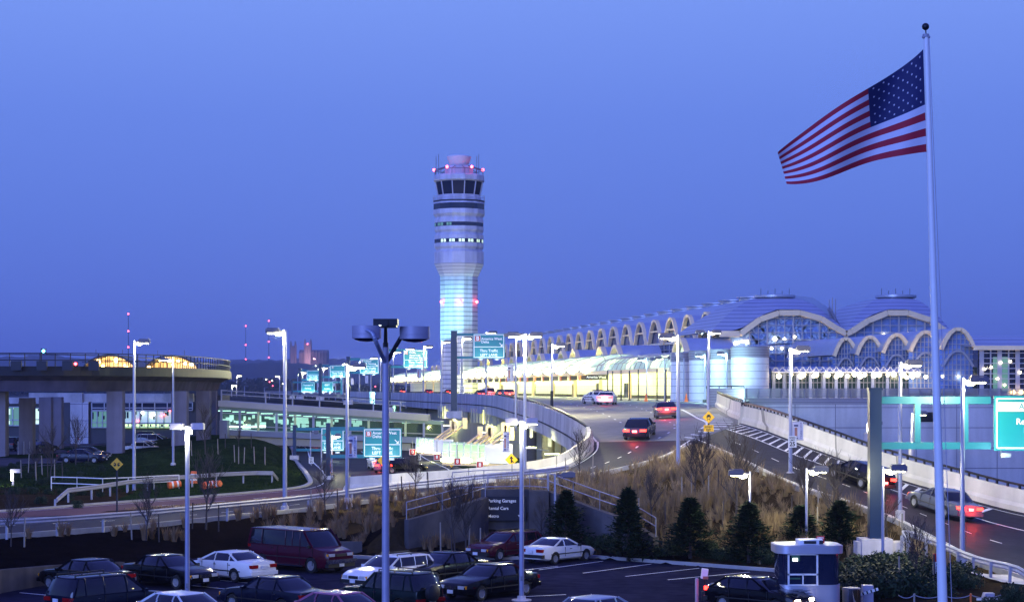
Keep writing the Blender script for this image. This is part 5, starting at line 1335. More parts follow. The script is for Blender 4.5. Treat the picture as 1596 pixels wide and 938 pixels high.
def gantry(label, D, post, py, yb, arms, panel_, e, group=None, pw=.4, vert=()):
    """post x, top y; arms at rows; panel dict"""
    z0 = zy(yb, D); loc = Vector((xx(post, D), D + .3, z0)); t = thing('sign_gantry', label, 'sign gantry', tuple(loc), group=group)
    h = zy(py, D) - z0
    mb = MB(); mb.box((0, 0, h / 2), (pw, pw * 1.1, h)); mb.box((0, 0, h), (pw * 1.15, pw * 1.25, .12)); part('post', mb, teal_post, t)
    mb = MB(); mb.box((0, 0, .15), (pw * 2.6, pw * 2.6, .9)); part('base', mb, concrete, t)
    for y, xa, xb, w in arms:
        mb = MB(); q = zy(y, D) - z0; mb.box(((xx(xa, D) + xx(xb, D)) / 2 - loc.x, 0, q), (abs(xx(xb, D) - xx(xa, D)), .22, w)); part('arm', mb, teal_lit, t)
    for x, ya, yb2, w in vert:
        mb = MB(); mb.bb((xx(x, D) - loc.x - w / 2, -.15, zy(yb2, D) - z0), (xx(x, D) - loc.x + w / 2, .13, zy(ya, D) - z0)); part('strut', mb, teal_lit, t)
    for pd in panel_:
        L = sign_panel(t, *pd['r'], D, pd['t'], loc, pd.get('b'), pd.get('a'), pd.get('rule'))
        if e: sign_lamps(t, L, pd['r'][0], pd['r'][1], pd['r'][3] + 1.5 + 100 / D, D, e)
    return t
GR = 'teal direction sign gantries over the deck'
gantry('teal gantry sign with red badge and thru traffic left lane beside the control tower foot', 236, 707.5, 516, 648, ((521, 707, 740, .32), (557, 707, 740, .28)), [dict(r=(737, 787, 519.5, 558.5), t=(('America West', 750, 528, 4.0, 'LEFT'), ('Delta', 750, 532.8, 4.0, 'LEFT'), ('Thru Traffic', 762, 546.5, 4.2, 'CENTER'), ('LEFT LANE', 762, 553, 4.0, 'CENTER')), b=(744.5, 527.5, 9, red_s), a=(781, 537, 5), rule=541)], 500, GR, .75)
gantry('teal gantry sign listing Delta, American and Midwest Express behind the big drum lamp', 330, 606, 570, 640, ((571.5, 606, 630, .4), (545.5, 606, 630, .4)), [dict(r=(628.5, 666, 545, 573.5), t=(('Delta', 638, 549.5, 3.2, 'LEFT'), ('American', 638, 553.5, 3.2, 'LEFT'), ('Midwest Express', 638, 557.5, 3.0, 'LEFT'), ('Thru Traffic', 648, 564.5, 3.4, 'CENTER'), ('LEFT LANE', 648, 569.5, 3.2, 'CENTER')), b=(633, 549.5, 5, orange_m), rule=561)], 800, GR, .6)
gantry('teal gantry sign with a blue badge two lamps left of the big drum lamp', 392, 542.5, 556, 628, ((559.5, 542, 562, .5), (580.5, 542, 562, .45)), [dict(r=(560.5, 590.5, 559, 582.5), t=(('United', 568, 563, 2.8, 'LEFT'), ('US Airways', 568, 566.8, 2.8, 'LEFT'), ('Thru Traffic', 576, 574, 3.0, 'CENTER'), ('LEFT LANE', 576, 578.4, 2.8, 'CENTER')), b=(564.5, 562.5, 4, navy), a=(586.5, 569, 4), rule=571)], 1000, GR, .7)
gantry('teal gantry sign with a blue badge in the middle of the far gantry row', 520, 499, 566.5, 622, ((570, 499, 517, .5), (587.5, 499, 517, .5)), [dict(r=(514, 538.5, 569, 588), t=(('Thru Traffic', 526.5, 581.5, 2.6, 'CENTER'), ('LEFT LANE', 526.5, 585, 2.4, 'CENTER')), b=(518.5, 572.5, 3.4, navy), rule=579)], 1500, GR, .8)
gantry('farthest small teal gantry sign over the deck, left of the far gantry row', 640, 467.5, 574, 620, ((577, 467, 480, .6), (592, 467, 480, .6)), [dict(r=(478, 497.5, 577, 592.5), t=(('Thru Traffic', 488, 586.5, 2.2, 'CENTER'), ('LEFT LANE', 488, 589.5, 2.0, 'CENTER')), rule=584)], 2000, GR, .9)
gantry('wide teal gantry frame with two overhead signs straddling the far road', 560, 455, 594, 620, ((595.5, 455, 533, .5), (609.5, 455, 533, .45)), [dict(r=(469.5, 490.5, 595, 611), t=(('Terminal A', 480, 600, 2.4, 'CENTER'), ('Parking', 480, 605, 2.4, 'CENTER'))), dict(r=(500, 519.5, 595, 611), t=(('EXIT', 510, 600, 2.8, 'CENTER'), ('Return', 510, 605.5, 2.4, 'CENTER')))], 1500, GR, .5, vert=((532, 590, 618, .5),))
GL = 'teal direction sign gantries on the arrivals road'
gantry('teal arrivals gantry sign with red badge and arrow right behind the big drum lamp', 166, 511, 660, 752, ((668, 511, 568, .32), (711, 511, 568, .3)), [dict(r=(566, 626, 667, 712.5), t=(('America West', 580.5, 674.5, 4.6, 'LEFT'), ('Delta', 580.5, 680, 4.6, 'LEFT'), ('Thru Traffic', 596, 698.5, 5, 'CENTER'), ('LEFT LANE', 596, 705.5, 4.8, 'CENTER')), b=(574.5, 676, 8.5, red_s), a=(618.5, 688, 6), rule=693)], 420, GL, .36)
gantry('teal arrivals gantry sign half hidden behind another gantry post', 212, 458.5, 663, 718, ((668.5, 458, 502, .32), (701, 458, 502, .28)), [dict(r=(500, 536.5, 666, 702.5), t=(('Thru Traffic', 518, 691.5, 4, 'CENTER'), ('LEFT LANE', 518, 697, 4, 'CENTER')), rule=687)], 420, GL, .36)
t = gantry('big turquoise airport gantry on a dark column pointing to rental cars and parking', 94, 1365, 606, 858, ((623.5, 1374, 1546, .36), (694.5, 1374, 1546, .34)), [dict(r=(1549.5, 1680, 617, 702), t=(('Rental Cars', 1615, 657, 9.6, 'CENTER'), ('Parking', 1615, 670.5, 9.6, 'CENTER')))], 0, None, .58, vert=((1431.5, 629, 689, .28), (1506.5, 629, 689, .26)))
tl = t.location; mb = MB(); a, b = P(1556, 641, 93.96), P(1674, 626.5, 93.96); mb.bb(tuple(a - tl + Vector((0, -.03, 0))), tuple(b - tl)); hp = part('header', mb, white_paint, t)
text('AIRPORT', P(1615, 633.5, 93.9) - tl, .42, teal, hp, 'CENTER', .004)
mb = MB()
for x in (1567, 1640):
    p = P(x, 709, 93.2) - tl; mb.box(tuple(p), (.45, .3, .2)); mb.beam(P(x - 7, 701, 94.1) - tl, P(x - 7, 710, 93.2) - tl, .05, .05)
    lamp_light(t, P(x, 707, 92.4) - tl, 85, (.65, 1, .95), .25)
part('sign_lamp', mb, grey_metal, t)
for x, y in ((1470, 650), (1530, 655)): lamp_light(t, P(x, y, 92.2) - tl, 42, (.45, .95, 1), .4)
mb = MB(); mb.bb((-.95, -.6, -.15), (1.35, .5, .45)); part('footing', mb, concrete, t)

# ------------------------------------------------------------------ small signs and banners
def diamond(name, label, x, y, D, s, ybase, draw, group=None, plaque=None):
    zb = zy(ybase, D); loc = Vector((xx(x, D), D, zb)); t = thing(name, label, 'traffic sign', tuple(loc), group=group); h = zy(y, D) - zb; q = s * D / F / 2
    mb = MB(); mb.box((0, .06, (h - q * .2) / 2), (.10, .05, h + q * .8)); part('post', mb, dark_metal, t)
    mb = MB(); mb.prism([(0, 0, h - q), (q, 0, h), (0, 0, h + q), (-q, 0, h)], (0, .03, 0)); pn = part('panel', mb, yellow_s, t)
    mb = MB(); draw(mb, q, h)
    for k in range(len(mb.v)): v = mb.v[k]; mb.v[k] = (v[0], v[1] - .012, v[2])
    part('symbol', mb, black_s, pn)
    if plaque:
        hh = h - q * 1.75; mb = MB(); mb.bb((-q * .82, 0, hh - q * .58), (q * .82, .03, hh + q * .48)); pl = part('plaque', mb, yellow_s, t)
        for k, s_ in enumerate(plaque): text(s_, (0, -.012, hh + q * (.18 - .48 * k)), q * .40, black_s, pl, 'CENTER', .02)
def up_arrow(mb, q, h):
    mb.bb((-q * .11, 0, h - q * .5), (q * .11, .01, h + q * .2)); mb.prism([(-q * .32, 0, h + q * .15), (q * .32, 0, h + q * .15), (0, 0, h + q * .62)], (0, .01, 0)); mb.beam((q * .34, .005, h - q * .46), (q * .05, .005, h - q * .08), .01, q * .16)
def split(mb, q, h):
    for s in (-1, 1):
        mb.bb((s * q * .12, 0, h - q * .30), (s * q * .30, .01, h + q * .15)); mb.prism([(s * q * .06, 0, h - q * .1), (s * q * .58, 0, h - q * .02), (s * q * .34, 0, h - q * .40)], (0, .01, 0)); mb.prism([(s * q * .12, 0, h + q * .1), (s * q * .5, 0, h + q * .1), (s * q * .4, 0, h + q * .3)], (0, .01, 0))
def skid(mb, q, h):
    mb.bb((-q * .34, 0, h + q * .02), (q * .34, .01, h + q * .26)); mb.bb((-q * .22, 0, h + q * .24), (q * .22, .01, h + q * .46)); mb.bb((-q * .34, 0, h - q * .10), (-q * .18, .01, h + q * .05)); mb.bb((q * .18, 0, h - q * .10), (q * .34, .01, h + q * .05))
    for s in (-1, 1): mb.beam((s * q * .28, .005, h - q * .15), (s * q * .05, .005, h - q * .34), .01, q * .09); mb.beam((s * q * .05, .005, h - q * .34), (s * q * .3, .005, h - q * .5), .01, q * .09)
diamond('diamond_sign', 'yellow diamond sign with two splitting arrows on a dark post before the red tinted road', 182, 723, 121.0, 19.5, 797, split)
diamond('diamond_sign', 'yellow diamond merge sign behind the concrete barrier by the glowing canopy', 797, 716, 132.5, 20, 752, up_arrow)
diamond('diamond_sign', 'yellow diamond merge sign half hidden behind the big lamp pole', 598, 717.5, 150, 20, 757, up_arrow)
diamond('diamond_sign', 'yellow diamond skidding car sign with a plaque on the dry grass crest', 1104.5, 650, 128, 19, 700, skid, plaque=('WHEN', 'WET'))
for k, (x, y, D) in enumerate(((697, 722, 190), (704, 724, 182))): diamond('diamond_sign', f'tiny dim yellow diamond sign under the deck, {ORD[k]} left of the red door signs', x, y, D, 8, 745, up_arrow, 'dim diamond signs under the deck')
def speed_sign(label, x, y, w, h, D, ybase=None, pole=True):
    loc = P(x, ybase if ybase else y + h / 2, D); t = thing('speed_sign', label, 'traffic sign', tuple(loc)); zc = zy(y, D) - loc.z; q = D / F
    mb = MB(); mb.bb((-w / 2 * q, 0, zc - h / 2 * q), (w / 2 * q, .03, zc + h / 2 * q)); p = part('panel', mb, white_paint, t)
    text('SPEED', (0, -.012, zc + h * .33 * q), h * .2 * q, black_s, p, 'CENTER', .02); text('LIMIT', (0, -.012, zc + h * .13 * q), h * .2 * q, black_s, p, 'CENTER', .02); text('25', (0, -.012, zc - h * .22 * q), h * .5 * q, black_s, p, 'CENTER', .03)
    if ybase: mb = MB(); mb.cyl((0, .06, -.3), (0, .06, zc + h * .4 * q), .04, n=6); part('post', mb, steel, t)
speed_sign('white speed limit sign fixed to the street lamp on the right bank', 1235, 688, 13, 18, 115.7)
speed_sign('small white speed limit sign on the deck parapet beside the tower gantry', 720, 607, 8, 11, 262, 640)
speed_sign('small white speed limit sign on a post beside the arrivals road grass', 485, 717, 7.5, 10, 196, 734)
speed_sign('tiny white speed limit sign half hidden beside the glowing canopy', 653, 712, 6, 9, 186, 740)
ban_m = pm('banner_cloth', (.52, .52, .62), .7, 0, .08, 2); ban_ink = pm('banner_ink', (.05, .05, .16), .7); ban_red = pm('banner_picture', (.35, .16, .12), .7, 0, .3, 3)
def banner(label, x, y, w, h, D, grp='national lamp post banners', wr=True):
    loc = P(x, y, D); t = thing('banner', label, 'banner', tuple(loc), group=grp); q = D / F; W, H = w * q, h * q
    mb = MB(); mb.grid([[(-W / 2 + W * i / 4, .03 * math.sin(i * 1.6 + j), -H / 2 + H * j / 6) for i in range(5)] for j in range(7)]); mb.grid([[(-W / 2 + W * i / 4, .02 + .03 * math.sin(i * 1.6 + j), -H / 2 + H * j / 6) for i in range(5)] for j in range(7)]); part('cloth', mb, ban_m, t)
    mb = MB(); mb.beam((-W * .55, .02, H / 2), (W * .55, .02, H / 2), .05, .05); mb.beam((-W * .55, .02, -H / 2), (W * .55, .02, -H / 2), .05, .05); part('bracket', mb, steel, t)
    if wr:
        for k, c in enumerate('NATIONAL'): text(c, (W * .28, -.045, H * .40 - k * H * .113), H * .115, ban_ink, t, 'CENTER', .02)
        mb = MB(); mb.bb((-W * .30, -.045, -H * .33), (-W * .06, -.035, H * .18)); part('picture', mb, ban_red, t)
        mb = MB(); mb.bb((-W * .36, -.045, H * .24), (W * .02, -.035, H * .34)); mb.bb((-W * .36, -.045, -H * .44), (W * .0, -.035, -H * .38)); part('emblem', mb, ban_ink, t)
banner('national banner on the street lamp with the speed limit sign', 1243.5, 671, 17, 28, 115.9)
banner('national banner hanging low on the lamp pole left of the arrivals sign', 549, 696, 14.5, 33, 118.9)
banner('pale national banner beside the parking lamp head in the centre', 789, 688, 10, 30, 127.4)
for k, (x, y, D) in enumerate(((795.5, 581, 188), (713.5, 574, 269), (653, 582, 322), (571.5, 591, 443), (549, 594.5, 500), (520, 597, 582), (497, 599, 650), (481, 599, 760))):
    s = 245 / D if D > 190 else 1.2; banner(f'small national banner on a deck lamp pole, {ORD[k]} from the curve', x, y, 8.5 * s, 21 * s, D, 'national banners on the deck', k < 3)

# ------------------------------------------------------------------ flag and pole
FD = 38.0; fp = FD / F
t = thing('flagpole', 'tall white flagpole with ball finial standing in front of the terminal', 'flagpole', (xx(1480, FD), FD, 0))
o0 = t.location; top = P(1443.5, 58, FD) - o0; bot = Vector((0, 0, 0))
mb = MB(); prev = None
for k in range(12):
    f0, f1 = k / 12, (k + 1) / 12; r = lambda f: (8.4 - 4.6 * max(0, (f - .1) / .9)) * fp * 1.02
    mb.cyl(bot.lerp(top, f0), bot.lerp(top, f1), r(f0), r(f1), 18, False)
part('pole', mb, white_paint, t, 50)
mb = MB(); c = P(1442.5, 42, FD) - o0; mb.ball(tuple(c), 5.7 * fp, 10); mb.cyl(tuple(c), tuple(top), 1.0 * fp, n=6); part('finial', mb, dark_metal, t, 60)
mb = MB(); c = P(1443, 56, FD) - o0; mb.cyl(c + Vector((0, 0, -.03)), c + Vector((0, 0, .03)), 5 * fp, n=16); mb.ball(tuple(c + Vector((-.05, -.02, -.03))), .035, 5); mb.ball(tuple(c + Vector((.05, -.02, -.03))), .035, 5); part('truck', mb, steel, t)
mb = MB(); mb.tube([P(1448, 60, FD - .12) - o0, P(1456, 250, FD - .12) - o0, P(1466, 480, FD - .12) - o0, P(1482, 900, FD - .12) - o0, Vector((.14, -.12, 1))], .007, 5); part('halyard', mb, pole_lilac, t)
fl_red = pm('flag_red', (.36, .008, .03), .75, 0, .1, 3); fl_white = pm('flag_white', (.62, .60, .68), .75, 0, .06, 3); fl_blue = pm('flag_blue', (.010, .014, .085), .75, 0, .15, 3)
def bez(p, u):
    n = len(p) - 1; q = [Vector((a[0], a[1], 0)) for a in p]
    while len(q) > 1: q = [q[i].lerp(q[i + 1], u) for i in range(len(q) - 1)]
    return q[0]
TOPE = [(1439, 77), (1406, 112), (1352, 132), (1306, 176), (1250, 196), (1212, 236)]; BOTE = [(1444, 237), (1402, 240), (1362, 254), (1318, 258), (1270, 290), (1226, 290)]
def FS(u, v):
    """u along the fly, v down the hoist"""
    a = bez(TOPE, u); b = bez(BOTE, u); p = a.lerp(b, v)
    dy = .20 * math.sin(u * 9.5 - v * 2.6) * min(1, u * 3) + .04 * math.sin(u * 17 + v * 3.5) * u - .25 * u
    sag = 3.5 * math.sin(u * 9 + v * 1.5) * u
    return P(p.x, p.y + sag, FD - .02 + dy)
mb = MB(); NU, NV = 60, 13 * 3
for i in range(NU):
    for j in range(NV):
        u0, u1, v0, v1 = i / NU, (i + 1) / NU, j / NV, (j + 1) / NV
        mb.mi = 2 if (u0 < .4 and v0 < 7 / 13 - 1e-6) else (0 if (j // 3) % 2 == 0 else 1)
        mb.poly([FS(u0, v0), FS(u1, v0), FS(u1, v1), FS(u0, v1)])
mb.mi = 1
for r_ in range(9):
    for c_ in range(6 if r_ % 2 == 0 else 5):
        u = .4 * ((c_ + .5 if r_ % 2 == 0 else c_ + 1) / 6); v = 7 / 13 * (r_ + .75) / 9.5; s = .0125; pts = []
        for k in range(10):
            a = math.pi / 2 + k * math.pi / 5; rr_ = s * (1 if k % 2 == 0 else .42); q = FS(u + rr_ * math.cos(a) * .62, v - rr_ * math.sin(a) * 1.25); q.y -= .012; pts.append(q)
        mb.poly(pts)
me = mb.mesh('flag', [fl_red, fl_white, fl_blue]); bm = bmesh.new(); bm.from_mesh(me); bmesh.ops.remove_doubles(bm, verts=bm.verts, dist=.0005); bmesh.ops.recalc_face_normals(bm, faces=bm.faces); bm.to_mesh(me); bm.free()
me.polygons.foreach_set('use_smooth', [True] * len(me.polygons))
tag(link('flag', me), 'stars and stripes flag streaming left from the flagpole', 'flag')
# ------------------------------------------------------------------ cars
WHEEL = {}
def wheel_mesh(r, w):
    k = (round(r, 3), round(w, 3))
    if k not in WHEEL:
        a = MB(); a.lathe([(r * .62, -w / 2), (r * .93, -w / 2), (r, -w / 2 + .03), (r, w / 2 - .03), (r * .93, w / 2), (r * .62, w / 2)], n=28, axis='Y', caps=False)
        b = MB()
        b.lathe([(.02, w * .30), (r * .16, w * .34), (r * .2, w * .28), (r * .55, w * .26), (r * .64, w * .50), (r * .66, w * .46), (r * .66, -w * .46), (.02, -w * .4)], n=28, axis='Y')
        for q in range(9):
            t_ = 2 * math.pi * q / 9; b.beam((r * .15 * math.cos(t_), w * .33, r * .15 * math.sin(t_)), (r * .6 * math.cos(t_), w * .36, r * .6 * math.sin(t_)), .05, .03)
        WHEEL[k] = (a.mesh('tyre', tyre_m, 40), b.mesh('rim', rim_m, 30))
    return WHEEL[k]
SPEC = {
 # L, W, H, wheel r, deck profile [(x, z)], belt z, roof x: windscreen base, top, rear top, rear base
 'sedan': dict(L=4.95, W=1.86, H=1.43, r=.325, prof=[(-2.47, .74), (-2.40, .92), (-1.45, .97), (.95, .97), (1.95, .86), (2.36, .74), (2.47, .62)], belt=.93, cab=(1.12, .32, -.95, -1.62), axle=(1.52, -1.42)),
 'family': dict(L=4.85, W=1.80, H=1.37, r=.31, prof=[(-2.42, .72), (-2.34, .95), (-1.5, 1.00), (.95, .95), (1.95, .80), (2.32, .66), (2.42, .55)], belt=.92, cab=(1.32, .35, -.85, -1.72), axle=(1.48, -1.32)),
 'coupe': dict(L=4.46, W=1.71, H=1.29, r=.30, prof=[(-2.22, .72), (-2.15, .90), (-1.35, .93), (.7, .90), (1.75, .76), (2.12, .62), (2.23, .52)], belt=.87, cab=(.98, .15, -.62, -1.52), axle=(1.32, -1.25)),
 'wagon': dict(L=4.72, W=1.76, H=1.42, r=.315, prof=[(-2.35, .70), (-2.33, .95), (-1.4, .97), (.85, .96), (1.9, .84), (2.26, .72), (2.36, .6)], belt=.93, cab=(1.08, .28, -1.95, -2.30), axle=(1.42, -1.25)),
 'suv': dict(L=4.53, W=1.79, H=1.74, r=.36, prof=[(-2.2, .80), (-2.18, 1.08), (-1.3, 1.10), (.75, 1.10), (1.75, 1.02), (2.15, .9), (2.26, .74)], belt=1.07, cab=(.95, .28, -1.85, -2.14), axle=(1.38, -1.30)),
 'minivan': dict(L=4.70, W=1.85, H=1.72, r=.33, prof=[(-2.35, .72), (-2.33, 1.0), (-1.4, 1.02), (1.15, 1.02), (1.9, .90), (2.25, .75), (2.35, .6)], belt=1.0, cab=(1.55, .55, -2.0, -2.30), axle=(1.42, -1.40)),
 'van': dict(L=5.75, W=2.02, H=2.08, r=.375, prof=[(-2.87, .85), (-2.85, 1.28), (-1.5, 1.30), (1.75, 1.30), (2.30, 1.18), (2.72, 1.08), (2.87, .92)], belt=1.26, cab=(2.02, 1.32, -2.66, -2.84), axle=(1.78, -1.75)),
 'hatch': dict(L=4.35, W=1.70, H=1.37, r=.30, prof=[(-2.17, .72), (-2.15, .95), (-1.3, .95), (.8, .93), (1.7, .80), (2.08, .66), (2.17, .55)], belt=.91, cab=(1.05, .25, -1.3, -2.0), axle=(1.28, -1.22)),
}
BODY = {}
def car_meshes(kind, paint_):
    k = (kind, paint_.name)
    if k in BODY: return BODY[k]
    S = SPEC[kind]; L, W, H, r = S['L'], S['W'], S['H'], S['r']; hw = W / 2
    xs_ = sorted(set([p[0] for p in S['prof']] + list(np.linspace(-L / 2 + .12, L / 2 - .12, 18))))
    px_, pz_ = [p[0] for p in S['prof']], [p[1] for p in S['prof']]
    rings = []; ends = len(xs_)
    for i, x in enumerate(xs_):
        zt = float(np.interp(x, px_, pz_)); e = abs(x) / (L / 2)
        w = hw * (1 - .16 * max(0, (e - .72) / .28) ** 2); zb = .20 + .10 * max(0, (e - .8) / .2)
        half = [(0, zb), (w * .84, zb), (w * .965, zb + .08), (w * .992, zb + .30 * (zt - zb)), (w, zb + .52 * (zt - zb)), (w * .985, zb + .78 * (zt - zb)), (w * .945, zt - .025), (w * .86, zt), (w * .4, zt + .018), (0, zt + .022)]
        rings.append([(x, y, z) for y, z in half] + [(x, -y, z) for y, z in reversed(half[1:-1])])
    bm = bmesh.new(); vr = [[bm.verts.new(p) for p in rg] for rg in rings]; m = len(rings[0])
    for a, b in zip(vr[:-1], vr[1:]):
        for j in range(m): bm.faces.new((a[j], a[(j + 1) % m], b[(j + 1) % m], b[j]))
    bm.faces.new(list(reversed(vr[0]))); bm.faces.new(vr[-1]); bmesh.ops.recalc_face_normals(bm, faces=bm.faces)
    me = bpy.data.meshes.new('body'); bm.to_mesh(me); bm.free(); me.materials.append(paint_); me.materials.append(trim_b)
    # wheel arches cut out of the solid body
    cu = MB()
    for ax in S['axle']:
        for s in (-1, 1): cu.lathe([(r + .055, -.2), (r + .055, .2)], (ax, s * (hw - .12), r), 24, 'Y')
    cme = cu.mesh('cut', trim_b)
    ob = bpy.data.objects.new('tmp', me); cob = bpy.data.objects.new('tmpc', cme); COL.objects.link(ob); COL.objects.link(cob)
    md = ob.modifiers.new('b', 'BOOLEAN'); md.object = cob; md.operation = 'DIFFERENCE'; md.solver = 'EXACT'; md.material_mode = 'TRANSFER'
    dg = bpy.context.evaluated_depsgraph_get(); dg.update(); b2 = bpy.data.meshes.new_from_object(ob.evaluated_get(dg)); b2.name = 'body'
    bpy.data.objects.remove(ob); bpy.data.objects.remove(cob)
    b2.polygons.foreach_set('use_smooth', [True] * len(b2.polygons)); b2.set_sharp_from_angle(angle=R(32))
    xa, xb, xc, xd = S['cab']; bz = S['belt'] - .02; zr = H - .05; wb = hw * .93; wt = hw * (.74 if kind not in ('van', 'minivan', 'suv', 'wagon') else .80)
    if kind == 'van': wt = hw * .88; wb = hw * .965
    gl = MB(); n = 8
    def cabring(f, sh=1.0):
        z_ = bz + (zr - bz) * f; bul = .035 * math.sin(f * math.pi)
        fx_ = xa + (xb - xa) * f + bul; rx_ = xd + (xc - xd) * f - bul; y = (wb + (wt - wb) * f + bul * .6)
        ptsr = [(fx_, 0)] + [(fx_ - .02, y * .5), (fx_ - .10, y * .93), (fx_ - .2, y)] + [(rx_ + .16, y), (rx_ + .07, y * .93), (rx_ + .015, y * .5), (rx_, 0)]
        return [(a, b, z_) for a, b in ptsr] + [(a, -b, z_) for a, b in reversed(ptsr[1:-1])]
    rg = [cabring(f) for f in np.linspace(0, 1, 6)]; b0 = len(gl.v)
    for q in rg: gl.v += q
    mm = len(rg[0])
    for i in range(5):
        for j in range(mm): gl.face((b0 + i * mm + j, b0 + i * mm + (j + 1) % mm, b0 + (i + 1) * mm + (j + 1) % mm, b0 + (i + 1) * mm + j))
    gl.face([b0 + 5 * mm + j for j in range(mm)])
    glm = gl.mesh('glass', car_glass, 50)
    rf = MB()
    top = cabring(1.0); c0 = Vector(((xb + xc) / 2, 0, H)); b0 = len(rf.v)
    lay = [(1.012, -.035), (1.02, .0), (.97, .028), (.8, .043), (.4, .049)]
    for s_, dz in lay: rf.v += [((p[0] - c0.x) * s_ + c0.x, p[1] * s_, zr + dz) for p in top]
    for i in range(4):
        for j in range(mm): rf.face((b0 + i * mm + j, b0 + i * mm + (j + 1) % mm, b0 + (i + 1) * mm + (j + 1) % mm, b0 + (i + 1) * mm + j))
    rf.face([b0 + 4 * mm + j for j in range(mm)])
    # pillars
    pil = MB()
    def onside(x, f, s):
        z_ = bz + (zr - bz) * f; y = (wb + (wt - wb) * f + .035 * math.sin(f * math.pi) * .6) + .006; return Vector((x, s * y, z_))
    for s in (-1, 1):
        for f0, f1 in ((0, .5), (.5, 1)):
            for (x0, x1) in ((xa - .14, xb - .14), (xd + .12, xc + .12)):
                pil.beam(onside(x0 + (x1 - x0) * f0, f0, s), onside(x0 + (x1 - x0) * f1, f1, s), .035, .085 if kind not in ('van',) else .12)
        divs = {'sedan': (.12, -.92), 'family': (.1, -.9), 'coupe': (-.42,), 'wagon': (.1, -.82, -1.62), 'suv': (.12, -.75, -1.5), 'minivan': (.4, -.7, -1.6), 'van': (1.0, .45, -.05, -1.75), 'hatch': (-.1, -1.0)}[kind]
        for d in divs:
            for f0, f1 in ((0, .5), (.5, 1)): pil.beam(onside(d, f0, s), onside(d - .03, f1, s), .03, .07)
        # sill trim along the window line
        pil.beam(onside(xa - .12, .02, s), onside(xd + .1, .02, s), .03, .04)
    rfm = rf.mesh('roof', paint_, 40); pm_ = pil.mesh('pillar', paint_)
    BODY[k] = (b2, glm, rfm, pm_); return BODY[k]
def car(kind, paint_, label, X, D, z, head, cat='car', group=None, name=None, lights=None, trim=None, extra=None, pitch=0.0):
    S = SPEC[kind]; L, W, H, r = S['L'], S['W'], S['H'], S['r']; hw = W / 2
    t = thing(name or {'van': 'passenger_van', 'suv': 'off_road_car', 'wagon': 'estate_car', 'minivan': 'minivan', 'coupe': 'coupe_car', 'hatch': 'hatchback_car'}.get(kind, 'sedan_car'), label, cat, (X, D, z), group=group)
    t.rotation_euler = (0, -pitch, math.atan2(head[1], head[0]))
    b, g_, rf, pl = car_meshes(kind, paint_)
    link('body', b, t); link('glass', g_, t); link('roof', rf, t); link('pillar', pl, t)
    ty, rm = wheel_mesh(r, .21)
    for ax in S['axle']:
        for s in (-1, 1):
            w = link('wheel', ty, t, (ax, s * (hw - .115), r)); rmo = link('rim', rm, w)
            if s < 0: w.rotation_euler = (0, 0, math.pi)
    zf = float(np.interp(L / 2 - .12, [p[0] for p in S['prof']], [p[1] for p in S['prof']])); zr_ = float(np.interp(-L / 2 + .06, [p[0] for p in S['prof']], [p[1] for p in S['prof']]))
    hl = zf - .13
    for s in (-1, 1):
        m_ = MB(); m_.box((L / 2 - .05, s * hw * .60, hl), (.12, hw * .36, .14)); part('headlight', m_, head_on if lights == 'on' else lens_clear, t)
        m_ = MB(); m_.box((L / 2 - .12, s * hw * .815, hl), (.16, .10, .12)); part('indicator', m_, lens_amber, t)
        m_ = MB(); m_.box((-L / 2 + .03, s * hw * .64, zr_ - .12), (.10, hw * .44, .16)); m_.box((-L / 2 + .1, s * hw * .86, zr_ - .12), (.2, .05, .15)); part('taillight', m_, tail_on if lights in ('on', 'tail') else lens_red, t)
        m_ = MB(); m_.box((S['cab'][0] - .32, s * (hw + .06), S['belt'] + .03), (.12, .16, .12)); part('mirror', m_, trim_b if kind in ('coupe', 'van') else paint_, t)
    m_ = MB(); m_.box((L / 2 - .02, 0, hl - .01), (.09, hw * .66, .13)); part('grille', m_, trim_b, t)
    if kind in ('sedan',):
        m_ = MB()
        for s in (-.12, .12): m_.box((L / 2 + .02, s, hl), (.04, .2, .15))
        part('grille_frame', m_, chrome, t)
    bt = trim or trim_b
    for bx_, bw, bz_ in ((L / 2 - .06, .90, .40), (-L / 2 + .06, .92, .44)): m_ = MB(); m_.box((bx_, 0, bz_), (.22, W * bw, .17)); part('bumper', m_, bt if kind in ('van', 'suv', 'wagon', 'coupe', 'hatch', 'minivan') else paint_, t, 40)
    m_ = MB()
    for s in (-1, 1): m_.box((0, s * (hw + .002), .52 if kind != 'van' else .72), (L * .72, .025, .05))
    part('side_trim', m_, trim_b, t)
    for px2, pz2 in ((L / 2 + .055, .42), (-L / 2 - .06, zr_ - .17 if kind not in ('van', 'wagon', 'suv') else .62)): m_ = MB(); m_.box((px2, 0, pz2), (.03, .32, .15)); part('number_plate', m_, plate_m, t)
    m_ = MB()
    for s in (-1, 1):
        for x in (.02, -.98 if kind != 'coupe' else .02): m_.box((x, s * (hw * .99), S['belt'] - .13), (.16, .04, .03))
    part('door_handle', m_, trim_b if paint_ in (car_white, car_silver) else chrome, t)
    if lights in ('on', 'tail'):
        lamp_light(t, (-L / 2 - .35, 0, .75), 12 if lights == 'on' else 130, (1, .05, .03), .2)
    if lights == 'on': lamp_light(t, (L / 2 + .4, 0, .6), 45, (1, .85, .6), .2, 'SPOT', (0, -R(80), 0), spot=90)
    for s in (-1, 1):
        for x in {'coupe': (.85, -.45), 'van': (1.9, 1.0, -.6), 'minivan': (1.25, .35, -.72)}.get(kind, (.92, .05, -.9)): m_ = MB(); m_.box((x, s * (hw * .995), (S['belt'] + .34) / 2), (.014, .03, S['belt'] - .40)); part('panel_gap', m_, trim_b, t)
    if extra: extra(t, S, hw)
    return t
